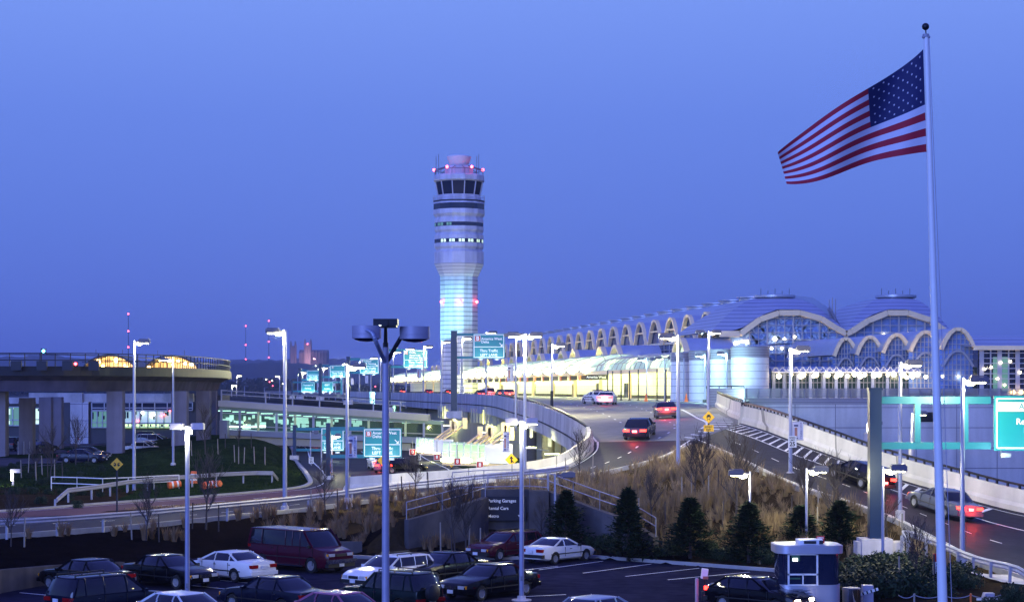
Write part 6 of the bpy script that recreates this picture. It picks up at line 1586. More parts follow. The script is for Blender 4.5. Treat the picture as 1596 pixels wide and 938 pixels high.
def fit(kind, x0, x1, yb, head, z=0.0):
    """where a car with this heading has its picture box between x0..x1 and its lowest tyre at row yb"""
    S = SPEC[kind]; h = Vector((head[0], head[1])).normalized(); n = Vector((-h.y, h.x)); D = F * (CH - z) / (yb - HY) + 2; X = xx((x0 + x1) / 2, D)
    for _ in range(30):
        cs = [Vector((X, D)) + h * a * S['L'] / 2 + n * b * S['W'] / 2 for a in (-1, 1) for b in (-1, 1)]
        px_ = [CX + F * c.x / c.y for c in cs]; ws = [Vector((X, D)) + h * a + n * b * S['W'] / 2 for a in S['axle'] for b in (-1, 1)]
        yb_ = max(HY + F * (CH - z) / c.y for c in ws); X += ((x0 + x1) / 2 - (min(px_) + max(px_)) / 2) * D / F; D += (yb_ - yb) * D * D / (F * (CH - z)) * .8
    return X, D
h1 = (E1.x, E1.y); h2 = (E2.x, E2.y); m1 = (-E1.x, -E1.y); m2 = (-E2.x, -E2.y)
PK = 'cars parked in the lot'
def parked(kind, paint_, label, x0, x1, yb, head, **k):
    X, D = fit(kind, x0, x1, yb, head); return car(kind, paint_, label, X, D, 0, head, group=PK, **k)
def chrome_line(t, S, hw):
    m_ = MB(); xa, xb, xc, xd = S['cab']
    for s in (-1, 1): m_.beam((xa - .1, s * hw * .955, S['belt'] + .03), (xd + .05, s * hw * .955, S['belt'] + .03), .02, .025)
    part('chrome_strip', m_, chrome, t)
parked('sedan', car_black, 'black sedan with tail towards the lot beside the low concrete wall', 55, 215, 925, h2, extra=chrome_line)
parked('sedan', car_black, 'black sedan with chrome window line facing out between another black and a white sedan', 190, 340, 918, m2, extra=chrome_line)
parked('family', car_white, 'white rounded sedan with red tail lamps beside the maroon van', 300, 416, 907, h2)
def van_x(t, S, hw):
    m_ = MB(); m_.box((S['L'] / 2 + .04, 0, .60), (.16, S['W'] * .96, .20)); part('chrome_bumper', m_, chrome, t)
    m_ = MB(); m_.box((0, -hw - .05, .34), (2.6, .14, .07)); m_.box((0, hw + .05, .34), (2.6, .14, .07)); part('running_board', m_, chrome, t)
    m_ = MB()
    for k in range(5): m_.box((1.22, -.4 + k * .2, 2.1), (.08, .07, .04))
    part('roof_marker', m_, lens_amber, t)
parked('van', car_wine, 'long maroon passenger van with chrome bumper facing right in the lot', 382, 556, 893, m2, cat='van', extra=van_x)
def rack(t, S, hw):
    m_ = MB(); xa, xb, xc, xd = S['cab']
    for s in (-1, 1):
        m_.beam((xb - .2, s * hw * .62, S['H'] + .06), (xc + .1, s * hw * .62, S['H'] + .06), .04, .04)
        for x in (xb - .2, (xb + xc) / 2, xc + .1): m_.beam((x, s * hw * .62, S['H'] - .03), (x, s * hw * .62, S['H'] + .06), .04, .04)
    part('roof_rack', m_, trim_b, t)
parked('minivan', car_navy, 'dark minivan with roof rack cut off by the bottom edge at left', 100, 226, 968, h1, extra=rack)
parked('hatch', car_white, 'white roof of a car just showing at the bottom edge beside the minivan', 215, 318, 984, h2)
parked('sedan', car_navy, 'dark blue sedan at the bottom edge with its tail beside the estate car', 340, 516, 958, h2)
parked('hatch', car_pink, 'rose coloured car roof peeping over the bottom edge beside the big lamp pole', 462, 560, 983, h2)
parked('wagon', car_white, 'white estate car nose showing left of the big lamp pole', 545, 668, 919, m1, extra=rack)
parked('sedan', car_black, 'black sedan nosed towards the viewer behind the spare wheel off roader', 640, 740, 913, m1)
def spare(t, S, hw):
    rack(t, S, hw)
    m_ = MB(); m_.lathe([(.02, .0), (.30, .0), (.34, .03), (.34, .20), (.30, .23), (.02, .24)], (-S['L'] / 2 - .27, .12, .98), 24, 'X'); part('spare_wheel', m_, trim_b, t, 40)
parked('suv', car_green, 'dark green off road car with a spare wheel on its tail', 528, 690, 962, h2, extra=spare)
parked('sedan', car_black, 'black sedan with amber lamp beside the parking lamp post', 686, 836, 936, m1, extra=chrome_line)
parked('wagon', car_maroon, 'maroon estate car with roof rack parked before the underpass', 727, 846, 874, m1, extra=rack)
parked('coupe', car_white, 'white two door coupe with tail towards the lot near the conifers', 812, 926, 879, h1)
parked('hatch', car_silver, 'pale car roof just showing at the bottom edge in the empty lane', 886, 990, 992, h1)
X, D = fit('sedan', 1092, 1276, 958, m2)
car('hatch', car_black, 'dark car with headlights on leaving beside the ticket booth', X, D, 0, m2, lights='on', name='hatchback_car')
# cars under the viaduct
SP = 'cars parked under the viaduct'
for kind, pt_, lab, x0, x1, yb, hd in (('sedan', car_navy, 'dark blue sedan parked before another dark car under the viaduct', 86, 172, 722, (1, -.15)), ('hatch', car_black, 'black car parked just behind the dark blue sedan under the viaduct', 100, 180, 716, (1, -.15)), ('sedan', car_silver, 'silver sedan parked in front of the pale minivan under the viaduct', 193, 258, 708, (1, -.1)),
        ('coupe', car_white, 'white car wedged between the silver sedan and the minivan under the viaduct', 205, 264, 703, (1, -.05)), ('minivan', car_silver, 'pale minivan parked behind the silver sedan under the viaduct', 214, 267, 697, (1, 0)), ('suv', car_black, 'dark off road car parked farthest behind the pale minivan', 215, 256, 692, (1, .1)),
        ('minivan', car_navy, 'dark minivan with tail showing left of the slim viaduct pier', 8, 34, 703, (.1, 1)), ('sedan', car_grey, 'grey car half hidden behind the pier with steel guards', 30, 72, 700, (1, .3)), ('coupe', car_black, 'black coupe behind the bare tree at the viaduct piers', 52, 78, 705, (.5, 1))):
    X, D = fit(kind, x0, x1, yb, hd, 1.52); car(kind, pt_, lab, X, D, 1.52, hd, group=SP)
# cars on the roads
def on_road(rb, i, u, kind, pt_, lab, away=True, lights='tail', group='cars driving up the ramps', name=None, extra=None, off=0):
    a = rb.pt(i, u); b = rb.pt(i + (1 if away else -1), u); d = b - a
    t = car(kind, pt_, lab, a.x, a.y, a.z + .02, (d.x, d.y), lights=lights, group=group, name=name, extra=extra)
    f = d.normalized(); lf = (rb.pt(i, 0) - rb.pt(i, 1)).normalized(); up = f.cross(lf).normalized(); lf = up.cross(f)
    t.rotation_euler = Matrix((f, lf, up)).transposed().to_euler(); return t
def bar(t, S, hw):
    m_ = MB(); m_.box((-.2, 0, S['H'] + .10), (.25, 1.1, .12)); m_.box((-.2, 0, S['H'] + .03), (.2, .5, .05)); part('light_bar', m_, pm('bar_plastic' + t.name, (.02, .02, .06), .3), t)
    m_ = MB()
    for s in (-1, 1): m_.box((.1, s * (hw + .006), .74), (2.6, .012, .09))
    part('side_stripe', m_, navy, t)
p = P(946, 627, 204); car('family', car_white, 'white police sedan with light bar stopped on the deck before the tile wall', p.x, p.y, dk_at(204).z + .12, (.15, 1), lights='tail', extra=bar, name='police_car')
p = P(929, 625.5, 209); car('family', car_white, 'white police sedan with light bar just left of another on the deck', p.x, p.y, dk_at(209).z + .10, (-.35, 1), lights='tail', extra=bar, name='police_car')
# distant kerbside cars on the deck
for k, (x, y, D, kind, pt_) in enumerate(((750, 613, 300, 'hatch', car_navy), (760, 612, 312, 'minivan', car_white), (782, 611, 330, 'sedan', car_black), (791, 612, 322, 'wagon', car_grey), (628, 611, 520, 'minivan', car_navy), (668, 611, 470, 'sedan', car_maroon), (700, 611, 430, 'wagon', car_black))):
    q = P(x, 606 + 1.5 * F / D, D); car(kind, pt_, f'small distant car stopped on the deck before the lit canopy, {ORD[k]} of a scattered row', q.x, q.y, 7.52, (-.15, 1), lights='tail', group='distant cars on the deck')
on_road(RR, 40, .52, 'sedan', car_grey, 'grey sedan with tail lamps lit high on the right hand ramp', away=False)
on_road(RR, 26, .48, 'wagon', car_black, 'black estate car with tail lamps lit in the middle of the right hand ramp', away=False)
on_road(RR, 58, .22, 'family', car_maroon, 'maroon sedan with tail lamps lit low on the right hand ramp near the kerb', away=False)
on_road(DK, 3, .42, 'sedan', car_navy, 'dark sedan with tail lamps lit leaving the bend of the left ramp')
on_road(DK, 17, .62, 'hatch', car_grey, 'grey hatchback with tail lamps lit on the curve of the deck')
# brake lit cars on the arrivals road
for k, (x, y, z, kind, pt_, hd, lab) in enumerate(((590, 731, 1.25, 'family', car_white, (-.2, 1), 'white car with glaring brake lamps on the arrivals road behind the big lamp pole'), (604, 736, 1.25, 'sedan', car_grey, (.1, 1), 'grey car with brake lamps on beside the white car on the arrivals road'), (468, 696, 1.25, 'hatch', car_white, (-.9, .4), 'white car with brake lamps under the skybridge'), (488, 697.5, 1.25, 'sedan', car_maroon, (-.9, .4), 'dark red car with brake lamps under the skybridge'))):
    q = G(x, y, z); car(kind, pt_, lab, q.x, q.y, z, hd, lights='tail', group='cars on the arrivals road')
q = G(628, 737, 1.25); car('hatch', car_black, 'small dark car half hidden behind the concrete barrier', q.x, q.y, 1.25, (1, .3))
# ------------------------------------------------------------------ vegetation
def bare_tree(seed, h):
    rr = random.Random(seed); tr = MB(); cr = MB()
    def grow(p, d, L, r, lev):
        if lev == 0:
            n = 5; q = p
            for i in range(n):
                nd = (d + Vector((rr.uniform(-.06, .06), rr.uniform(-.06, .06), 0))).normalized(); q2 = q + nd * L / n
                tr.cyl(q, q2, r * (1 - .10 * i), r * (1 - .10 * (i + 1)), 7, False)
                if i >= 2:
                    for k in range(3):
                        a = rr.uniform(0, 6.28); e = rr.uniform(.55, 1.0); bd = Vector((math.cos(a) * e, math.sin(a) * e, 1)).normalized()
                        grow(q.lerp(q2, rr.random()), bd, L * rr.uniform(.42, .62), r * .42, 1)
                q = q2; d = nd
            for k in range(3):
                a = rr.uniform(0, 6.28); grow(q, Vector((math.cos(a) * .3, math.sin(a) * .3, 1)).normalized(), L * .55, r * .45, 1)
            return
        n = 4; q = p
        for i in range(n):
            nd = (d + Vector((rr.uniform(-.14, .14), rr.uniform(-.14, .14), rr.uniform(0, .12)))).normalized(); q2 = q + nd * L / n
            cr.cyl(q, q2, max(.008, r * (1 - .2 * i)), max(.006, r * (1 - .2 * (i + 1))), 4 if lev < 3 else 3, False)
            if lev < 3 and i >= (1 if lev == 1 else 0):
                for k in range(3 if lev == 1 else 1):
                    a = rr.uniform(0, 6.28); s = Vector((math.cos(a), math.sin(a), .25)); bd = (nd + s * rr.uniform(.4, .75)).normalized()
                    grow(q.lerp(q2, rr.random()), bd, L * rr.uniform(.4, .62), r * .5, lev + 1)
            q = q2; d = nd
    grow(Vector((0, 0, -.2)), Vector((0, 0, 1)), h * .52, h * .0115 + .012, 0)
    return tr.mesh('trunk', bark, 60), cr.mesh('crown', bark, 60)
TREES = [bare_tree(s, 5.0) for s in (3, 8, 21, 34)]
def place_tree(k, x, y0, y1, D, label, stakes=((-1, .6), (1, .6)), rot=0):
    """base row y0 and top row y1 at depth D"""
    X = xx(x, D); z = gz(X, D); h = zy(y1, D) - z; s = h / 4.75
    t = thing('bare_tree', label, 'tree', (X, D, z), group='young bare trees'); t.scale = (s * .9, s * .9, s); t.rotation_euler = (0, 0, rot)
    a, b = TREES[k % 4]; link('trunk', a, t); link('crown', b, t)
    for q, (dx, hh) in enumerate(stakes):
        sx_ = X + dx * .75 * max(1, D / 110); sy_ = D - .2; zz_ = gz(sx_, sy_); mb = MB(); mb.cyl((0, 0, -.3), (rr_t.uniform(-.08, .08), 0, 1.9 * hh / .6 * .8), .045, .04, 6)
        solo('tree_stake', mb, stake_m if rr_t.random() < .6 else bark, 'thin stake ' + ('left' if dx < 0 else 'right') + ' of the ' + ' '.join(label.split()[:11]), 'stake', 'tree stakes', (sx_, sy_, zz_))
rr_t = random.Random(12)
TL = [(0, 17, 842, 755, 101, 'bare young tree at the photo edge before the guard rail'), (1, 228, 826, 730, 107, 'bare young tree before the guard rail left of the parking lamp'), (2, 321, 818, 690, 111, 'bare young tree right of the parking lamp by the guard rail'),
      (3, 507, 818, 705, 116, 'bare young tree above the maroon van beside the arrivals sign'), (0, 648, 788, 690, 119, 'bare young tree right of the big lamp pole before the barrier'), (1, 709, 843, 735, 103.5, 'dense bare tree before the left underpass wall'), (2, 727, 848, 730, 102.8, 'taller bare tree before the left underpass wall'),
      (3, 843, 828, 766, 106, 'small spreading bare tree before the portal pillar'), (0, 903, 765, 660, 119, 'bare young tree at the bend of the ramp'), (1, 1016, 826, 720, 104, 'bare young tree on the dry bank between two conifers'), (2, 1083, 770, 670, 110, 'bare young tree just left of the skidding car sign'),
      (3, 1098, 768, 655, 111, 'slim bare young tree behind the skidding car sign'), (0, 1147, 805, 650, 104, 'tall bare young tree on the dry bank in the middle'), (1, 1254, 785, 690, 105, 'bare young tree beside the speed limit lamp'), (2, 1296, 803, 690, 101, 'bare young tree above the ticket booth conifers'),
      (3, 1382, 830, 745, 97, 'bare young tree at the gantry column foot'), (0, 1428, 905, 795, 84, 'bare young tree rising from the dark shrubs by the flagpole'), (1, 78, 760, 655, 160, 'pale bare tree before the slim viaduct piers'), (2, 55, 755, 690, 163, 'small bare tree at the left before the steel guards'), (3, 320, 715, 620, 195, 'bare tree before the last viaduct piers'), (0, 118, 735, 640, 190, 'thin bare tree left of the yellow splitting arrows sign'), (1, 372, 720, 665, 200, 'thin bare tree on the green slope by the skybridge')]
for k, x, y0, y1, D, lab in TL: place_tree(k, x, y0, y1, D, lab, rot=k * 1.3 + x, stakes=((-1, .6), (1, .6)) if 1 <= k <= 3 or D < 130 else ((1, .5),))
for k, (x, y, D) in enumerate(((366, 724, 190), (372, 726, 188), (380, 727, 186), (397, 728, 182), (413, 727, 182), (44, 735, 172), (66, 738, 168), (85, 742, 160))):
    X = xx(x, D); mb = MB(); mb.cyl((0, 0, -.3), (.08 * (k % 3 - 1), 0, 1.7), .05, .045, 6); solo('tree_stake', mb, stake_m, 'lone pale stake standing in the grass near the viaduct', 'stake', 'lone stakes in the grass', (X, D, gz(X, D)))
def conifer(seed, h=4.2, rad=1.25):
    rr = random.Random(seed); tr = MB(); tr.cyl((0, 0, -.1), (0, 0, h * .95), .09, .02, 8); cr = MB()
    for k in range(620):
        f = rr.random() ** .8; z = .12 + f * (h - .15); a = rr.uniform(0, 6.28); R_ = rad * (1 - f) ** .8 * rr.choice((.55, .7, .8, .9, 1.0, 1.28)) * (1 + .22 * math.sin(a * 2 + seed * 2 + f * 9)) + .05
        d = Vector((math.cos(a), math.sin(a), 0)); tip = Vector((0, 0, z)) + d * R_ + Vector((0, 0, R_ * rr.uniform(-.05, .35))); st = Vector((0, 0, z)) + d * R_ * .15
        for q in range(9):
            c = st.lerp(tip, .25 + .75 * q / 8) + Vector((rr.gauss(0, .05), rr.gauss(0, .05), rr.gauss(0, .05))); L = .26 * rr.uniform(.6, 1.2)
            u = (d * .8 + Vector((rr.uniform(-.8, .8), rr.uniform(-.8, .8), rr.uniform(-.2, .7)))).normalized() * L; w = u.cross(Vector((rr.uniform(-1, 1), rr.uniform(-1, 1), 1))).normalized() * .055
            cr.poly([c - w, c + w, c + u])
    return tr.mesh('trunk', bark), cr.mesh('crown', needle)
CON = [conifer(s) for s in (1, 2, 3)]
for k, (x, y0, y1, wpx, lab) in enumerate(((882, 868, 766, 44, 'dark conifer behind the white coupe before the underpass wall'), (979, 866, 764, 46, 'dark conifer at the low end of the underpass wall'), (1076, 872, 778, 50, 'dark conifer in the middle of the bank between two others'), (1167, 884, 784, 52, 'dark conifer left of the ticket booth, beneath a lit lamp post'), (1248, 850, 789, 42, 'dark green conifer just behind the ticket booth roof'), (1309, 878, 782, 48, 'bushy dark green conifer right of the ticket booth roof'))):
    D = (104.4, 100.6, 99.6, 98.0, 99.0, 96.5)[k]; X = xx(x, D); z = gz(X, D); h = zy(y1, D) - z; t = thing('conifer_tree', lab, 'conifer', (X, D, z), group='conifers along the bank'); s = h / 4.2
    sw = wpx * D / F / 2 / .72; t.scale = (sw, sw, s); t.rotation_euler = (0, 0, k * 1.7); a, b = CON[k % 3]; link('trunk', a, t); link('crown', b, t)
def shrub(seed, rx=1.0, rz_=.8, n=1500, lf=.07):
    rr = random.Random(seed); cr = MB(); st = MB(); lob = [(rr.uniform(-.55, .55) * rx, rr.uniform(-.55, .55) * rx, rr.uniform(.3, .85) * rz_, rr.uniform(.3, .55)) for _ in range(9)]
    for k in range(n):
        l = rr.choice(lob); v = Vector((rr.gauss(0, 1), rr.gauss(0, 1), rr.gauss(0, 1))).normalized() * l[3] * rr.uniform(.6, 1.05); c = Vector((l[0] + v.x * rx, l[1] + v.y * rx, max(.03, l[2] + v.z * rz_)))
        nn = (v + Vector((rr.uniform(-.7, .7), rr.uniform(-.7, .7), rr.uniform(-.2, .9)))).normalized(); u = nn.orthogonal().normalized() * lf * rr.uniform(.6, 1.3); w = nn.cross(u) * .6; cr.poly([c - u, c + w, c + u, c - w])
    for l in lob: st.cyl((0, 0, -.1), (l[0], l[1], l[2]), .025, .008, 5)
    return st.mesh('stem', bark), cr.mesh('foliage', greenb)
SH = [shrub(s) for s in (1, 5, 9)]
def place_shrub(k, x, y, D, s, label, group):
    X = xx(x, D); z = gz(X, D); t = thing('shrub', label, 'shrub', (X, D, z), group=group); t.scale = (s, s, s * 1.05); t.rotation_euler = (0, 0, k * 2.1); a, b = SH[k % 3]; link('stem', a, t); link('foliage', b, t)
rr = random.Random(31)
for k, x in enumerate((925, 945, 1000, 1030, 1052, 1105, 1122, 1140, 1192, 1205)):
    D = np.interp(x, [922, 1207], [104.0, 96.6]) + .3; place_shrub(k, x, 870, D, .62 + .15 * (k % 3), f'low dark leafy shrub at the lot kerb between the conifers, {ORD[k]} from the coupe', 'low shrubs at the lot kerb')
n = 0
for row, (D, xs_) in enumerate(((89, range(1322, 1440, 24)), (85.5, range(1316, 1450, 22)), (82, range(1312, 1445, 24)))):
    for x in xs_:
        place_shrub(n, x + rr.uniform(-4, 4), 0, D, 1.0 + .2 * rr.random(), 'dark glossy shrub in the dense planting right of the ticket booth', 'dense shrubs right of the ticket booth'); n += 1
for k, (x, D, s) in enumerate(((1458, 86, .8), (1478, 84, .95), (1499, 85, 1.05), (1512, 83.5, .7), (1470, 81, .6), (1575, 78, .7), (1592, 78.5, .9), (1545, 77, .5))): place_shrub(k, x, 0, D, s, ('dark leafy shrub right of the flagpole by the lamp pole foot', 'small rose bush at the lower right corner of the pavement')[k > 4], ('dark shrubs right of the flagpole', 'rose bushes at the lower right')[k > 4])
for k in range(34):
    x = rr.uniform(0, 160); y = rr.uniform(728, 790); p = G(x, y, 1.15)
    if p.y < 122.5 + (x / 200) * 8: continue
    place_shrub(k, x, 0, p.y, rr.uniform(.35, .6), 'small dark mound shrub in the planted bed left of the warning sign', 'mound shrubs in the left bed')
# dry grass tussocks covering the bank: nobody could count the blades
def tuft(mb, X, D, z, h, n, rr, spread=.28):
    for k in range(n):
        a = rr.uniform(0, 6.28); r0 = rr.uniform(0, .12); r1 = r0 + rr.uniform(.05, spread) ; hh = h * rr.uniform(.55, 1.1); c, s = math.cos(a), math.sin(a)
        b0 = Vector((X + c * r0, D + s * r0, z - .05)); m1_ = b0 + Vector((c * (r1 - r0) * .4, s * (r1 - r0) * .4, hh * .62)); t1 = b0 + Vector((c * (r1 - r0) * 1.1, s * (r1 - r0) * 1.1, hh)); w = Vector((-s, c, 0)) * rr.uniform(.010, .020)
        mb.poly([b0 - w, b0 + w, m1_ + w * .8, m1_ - w * .8]); mb.poly([m1_ - w * .8, m1_ + w * .8, t1])
rr = random.Random(77); cand = []
for k in range(9000):
    X = rr.uniform(-1, 24); D = rr.uniform(88, 142); cand.append((X, D))
Xs = np.array([c[0] for c in cand]); Ds = np.array([c[1] for c in cand]); Z = ground_z(Xs, Ds)
rdm = np.array([((road_s[::3, 0] - x) ** 2 + (road_s[::3, 1] - d) ** 2).min() for x, d in cand])
raR = np.interp(Xs, [p.x for p in RA.R[:-6]], [p.y for p in RA.R[:-6]]); rrL = np.interp(Ds, [p.y for p in reversed(RR.L)], [p.x for p in reversed(RR.L)])
kerb = np.interp(Xs, [4.2, 13, 14.5, 20], [104.5, 97, 96, 90]); wingy = wing_y(Xs)
mb = MB(); cnt = 0
for i, (X, D) in enumerate(cand):
    if inside(LOT, Xs[i:i + 1], Ds[i:i + 1])[0] or rdm[i] < 1.0 or D > raR[i] or X > rrL[i] - .4 or D < kerb[i]: continue
    if X < 6.3 and D < wingy[i] + .8: continue
    if X < 3 and rr.random() < .55: continue
    pt_n = math.sin(X * .9 + 1.3 * math.sin(D * .31)) * math.sin(D * .47 + X * .3)
    if rr.random() < .62 * max(0, .45 - pt_n): continue
    if cnt > 2100: break
    dense = .35 if D < 102 else 1
    if rr.random() > dense: continue
    tuft(mb, X, D, float(Z[i]), rr.uniform(.4, 1.1) * (1 + .2 * pt_n), 26, rr, .46); cnt += 1
solo('dry_grass', mb, strawm, 'dense tawny ornamental grass covering the bank between the two ramps', 'dry grass', kind='stuff')
# separate tufts on the mulch bank at left and centre
TM = []
for s in (1, 2, 3):
    mb = MB(); tuft(mb, 0, 0, 0, .85, 60, random.Random(s), .42); TM.append(mb.mesh('grass_tuft', strawd))
n = 0
for k in range(400):
    x = rr.uniform(8, 770); X_ = None; D = rr.uniform(104, 124); X = xx(x, D); z = gz(X, D)
    lim = np.interp(X, [p.x for p in RA.R], [p.y for p in RA.R]) - 1.3; y = HY + (CH - z) * F / D
    low = np.interp(x, [0, 300, 420, 560, 640, 760], [852, 845, 850, 872, 872, 862])
    if D > lim or y > low or inside(LOT, np.array([X]), np.array([D - 1]))[0] or (X > -5.8 and D < wing_y(np.array([X]))[0] + .9 and D > 103.5): continue
    if n >= 150 or (x < 380 and rr.random() < .66): continue
    o = link('grass_tuft', TM[n % 3], None, (X, D, z), rr.uniform(0, 6)); s = rr.uniform(.7, 1.25); o.scale = (s, s, s * rr.uniform(.85, 1.2)); tag(o, 'tawny dry grass tuft on the dark mulch bank below the guard rail', 'grass tuft', 'dry grass tufts on the mulch bank'); n += 1
for k, (x, D) in enumerate(((662, 104), (678, 104.5), (690, 104.6), (745, 103.6), (757, 104.4), (700, 104), (672, 103.2), (735, 104.8))):
    X = xx(x, D); o = link('grass_tuft', TM[k % 3], None, (X, D, gz(X, D)), k); tag(o, 'dry grass tuft at the foot of the left underpass wall', 'grass tuft', 'dry grass tufts at the underpass wall')
# turf blades on the slope under the viaduct end, and dead leaves in the median
mb = MB(); rr = random.Random(8)
for k in range(5200):
    X = rr.uniform(-42, -16); D = rr.uniform(140, 205); 
    lx_ = np.interp(D, [p.y for p in RU.L[20:]], [p.x for p in RU.L[20:]])
    if X > lx_ - .6: continue
    mb_z = 0; TMPZ = None
    mb.v.append((X, D, k)); 
pts = np.array(mb.v); Zs = ground_z(pts[:, 0], pts[:, 1]); mb = MB()
for (X, D, _), z in zip(pts, Zs):
    for q in range(5):
        a = rr.uniform(0, 6.28); c = Vector((X + rr.uniform(-.3, .3), D + rr.uniform(-.3, .3), z - .02)); w = Vector((math.cos(a), math.sin(a), 0)) * .03; mb.poly([c - w, c + w, c + Vector((rr.uniform(-.06, .06), rr.uniform(-.06, .06), rr.uniform(.1, .2)))])
solo('turf_blades', mb, turf, 'short green grass on the slope beside the arrivals road', 'grass', kind='stuff')
mb = MB(); 
for k in range(3200):
    i = rr.uniform(22.5, 40.5); a = RA.pt(i, 0).lerp(RU.pt(i, 1), rr.uniform(.15, .85)); c = a + Vector((0, 0, .2 + rr.uniform(0, .14))); u = Vector((rr.uniform(-1, 1), rr.uniform(-1, 1), rr.uniform(.2, 1))).normalized() * .10; w = Vector((rr.uniform(-1, 1), rr.uniform(-1, 1), rr.uniform(-.5, .5))).normalized() * .05; mb.poly([c - w, c + w, c + u])
solo('ground_cover', mb, strawd, 'low brown ground cover filling the median bed', 'ground cover', kind='stuff')

# ------------------------------------------------------------------ street furniture in front
# white pipe fence by the left bed
t = thing('pipe_fence', 'white metal pipe fence between the planted bed and the green slope', 'fence')
mb = MB(); pth = []
for x, y in ((80, 756), (120, 757), (160, 758.5), (200, 757), (240, 754.5), (279, 752.5)): p = G(x, y + 10, 1.25); p.z = gz(p.x, p.y); pth.append(p)
rail_run(mb, pth, 1.05, 2, .04, 1.9); part('rail', mb, white_paint, t)
# traffic barrels
def barrel(label, x, y, D, lying=False, rz=0.0):
    X = xx(x, D); z = gz(X, D); t = thing('traffic_barrel', label, 'barrel', (X, D, z), group='orange traffic barrels'); pr = [(.30, 0), (.29, .22), (.285, .23), (.28, .42), (.275, .43), (.265, .62), (.26, .63), (.25, .95), (.2, 1.0)]
    if lying: t.rotation_euler = (0, R(82), rz); t.location.z += .28
    mb = MB(); mb.lathe(pr, n=20); b = part('body', mb, orange_m, t, 30)
    for z0, z1, r in ((.26, .40, .287), (.66, .80, .262)): mb = MB(); mb.lathe([(r, z0), (r - .006, z1)], n=20, caps=False); part('white_band', mb, white_paint, b, 30)
barrel('upright orange and white traffic barrel behind the far guard rail', 302, 760, 155); barrel('orange traffic barrel lying behind the guard rail left of the parking lamp', 262, 768, 148, True, .4); barrel('orange traffic barrel lying beside another right of the parking lamp', 317, 768, 148, True, .8); barrel('orange and white barrel lying farthest right by the guard rail', 328, 767, 149, True, -.5)
# orange cones on the deck by the drums
for k, (x, y, D) in enumerate(((1007, 621, 233), (1069.5, 621, 224))):
    p = P(x, HY + 1.5 * F / D, D); t = thing('traffic_cone', f'orange traffic cone on the terminal forecourt, {ORD[k]} from the police cars', 'cone', tuple(p), group='orange cones on the forecourt'); mb = MB(); mb.box((0, 0, .03), (.5, .5, .06)); mb.lathe([(.22, .06), (.05, .95), (.03, .96)], n=14); part('body', mb, orange_m, t, 40)
# hydrant
p = G(122, 692, 1.52); t = thing('fire_hydrant', 'small red and white fire hydrant between the viaduct piers', 'hydrant', tuple(p)); mb = MB(); mb.lathe([(.22, 0), (.22, .08), (.14, .1), (.14, .62)], n=14); mb.cyl((-.26, 0, .45), (.26, 0, .45), .08, n=10); part('barrel', mb, white_paint, t, 40); mb = MB(); mb.lathe([(.17, .62), (.16, .72), (.06, .84), (.03, .9)], n=14); part('bonnet', mb, red_s, t, 40)
# small lantern by the left bed
p = G(19, 760, 1.2); t = thing('bed_lamp', 'short square lit bed lamp in the planting at the left', 'lamp', (p.x, p.y, gz(p.x, p.y))); mb = MB(); mb.box((.06, 0, .5), (.14, .14, 1.3)); mb.box((.25, 0, 1.15), (.75, .3, .3)); part('post', mb, pole_lilac, t); mb = MB(); mb.box((-.02, -.08, .75), (.08, .03, .7)); part('lens', mb, lamp_on, t); lamp_light(t, (-.2, -.4, .8), 60, (1, 1, .6), .1)
# ticket booth
BD = 79.0; bX = xx(1257, BD); px_ = BD / F
t = thing('ticket_booth', 'rounded silver ticket booth with dark glass and roof air conditioner', 'booth', (bX, BD, 0))
def rr_sec(hx, hy, rad, n=6):
    out = []
    for cx_, cy_, a0 in ((hx - rad, hy - rad, 0), (-hx + rad, hy - rad, 90), (-hx + rad, -hy + rad, 180), (hx - rad, -hy + rad, 270)):
        for k in range(n + 1): a = R(a0 + 90 * k / n); out.append((cx_ + rad * math.cos(a), cy_ + rad * math.sin(a)))
    return out
def slab(mb, hx, hy, rad, z0, z1):
    mb.prism([(x, y, z0) for x, y in rr_sec(hx, hy, rad)], (0, 0, z1 - z0))
zb = lambda y: zy(y, BD)
alu = pm('booth_aluminium', (.46, .46, .52), .4, .5, .06, 3)
mb = MB(); slab(mb, 1.27, 1.05, .5, 0, zb(907)); part('wall', mb, alu, t, 40)
mb = MB(); slab(mb, 1.24, 1.02, .5, zb(907), zb(858)); part('glass', mb, glass_dark, t, 40)
mb = MB(); slab(mb, 1.38, 1.16, .55, zb(859), zb(847)); slab(mb, 1.33, 1.1, .52, zb(847), zb(846.4)); part('roof', mb, alu, t, 40)
mb = MB()
for x in (-.92, .24): mb.bb((x, -1.08, zb(907)), (x + .07, -1.0, zb(859)))
mb.bb((-.92, -1.08, zb(892)), (.31, -1.0, zb(889.5))); mb.bb((-.33, -1.08, zb(907)), (-.28, -1.0, zb(890))); mb.bb((-.92, -1.08, zb(861)), (.31, -1.0, zb(859))); mb.bb((-.92, -1.09, zb(908)), (.31, -.98, zb(906)))
part('window_frame', mb, white_paint, t)
mb = MB(); slab(mb, .52, .42, .15, zb(846.4), zb(839)); part('air_conditioner', mb, white_paint, t, 40).location = (.08, -.2, 0)
mb = MB(); mb.bb((-.2, -.64, zb(845)), (.30, -.60, zb(840.5))); mb.bb((.42, -.64, zb(845.5)), (.58, -.62, zb(840))); part('vent', mb, trim_b, t)
mb = MB(); mb.bb((.42, .1, zb(846)), (.75, .14, zb(835))); rs_ = part('roof_sign', mb, red_s, t); text('OPEN', (.585, .09, zb(838)), .1, letter, rs_, 'CENTER', .02)
mb = MB(); mb.bb((-.78, -1.07, zb(927)), (.22, -1.055, zb(912))); ns = part('notice', mb, pm('notice_plate', (.34, .34, .40), .5), t)
mb = MB()
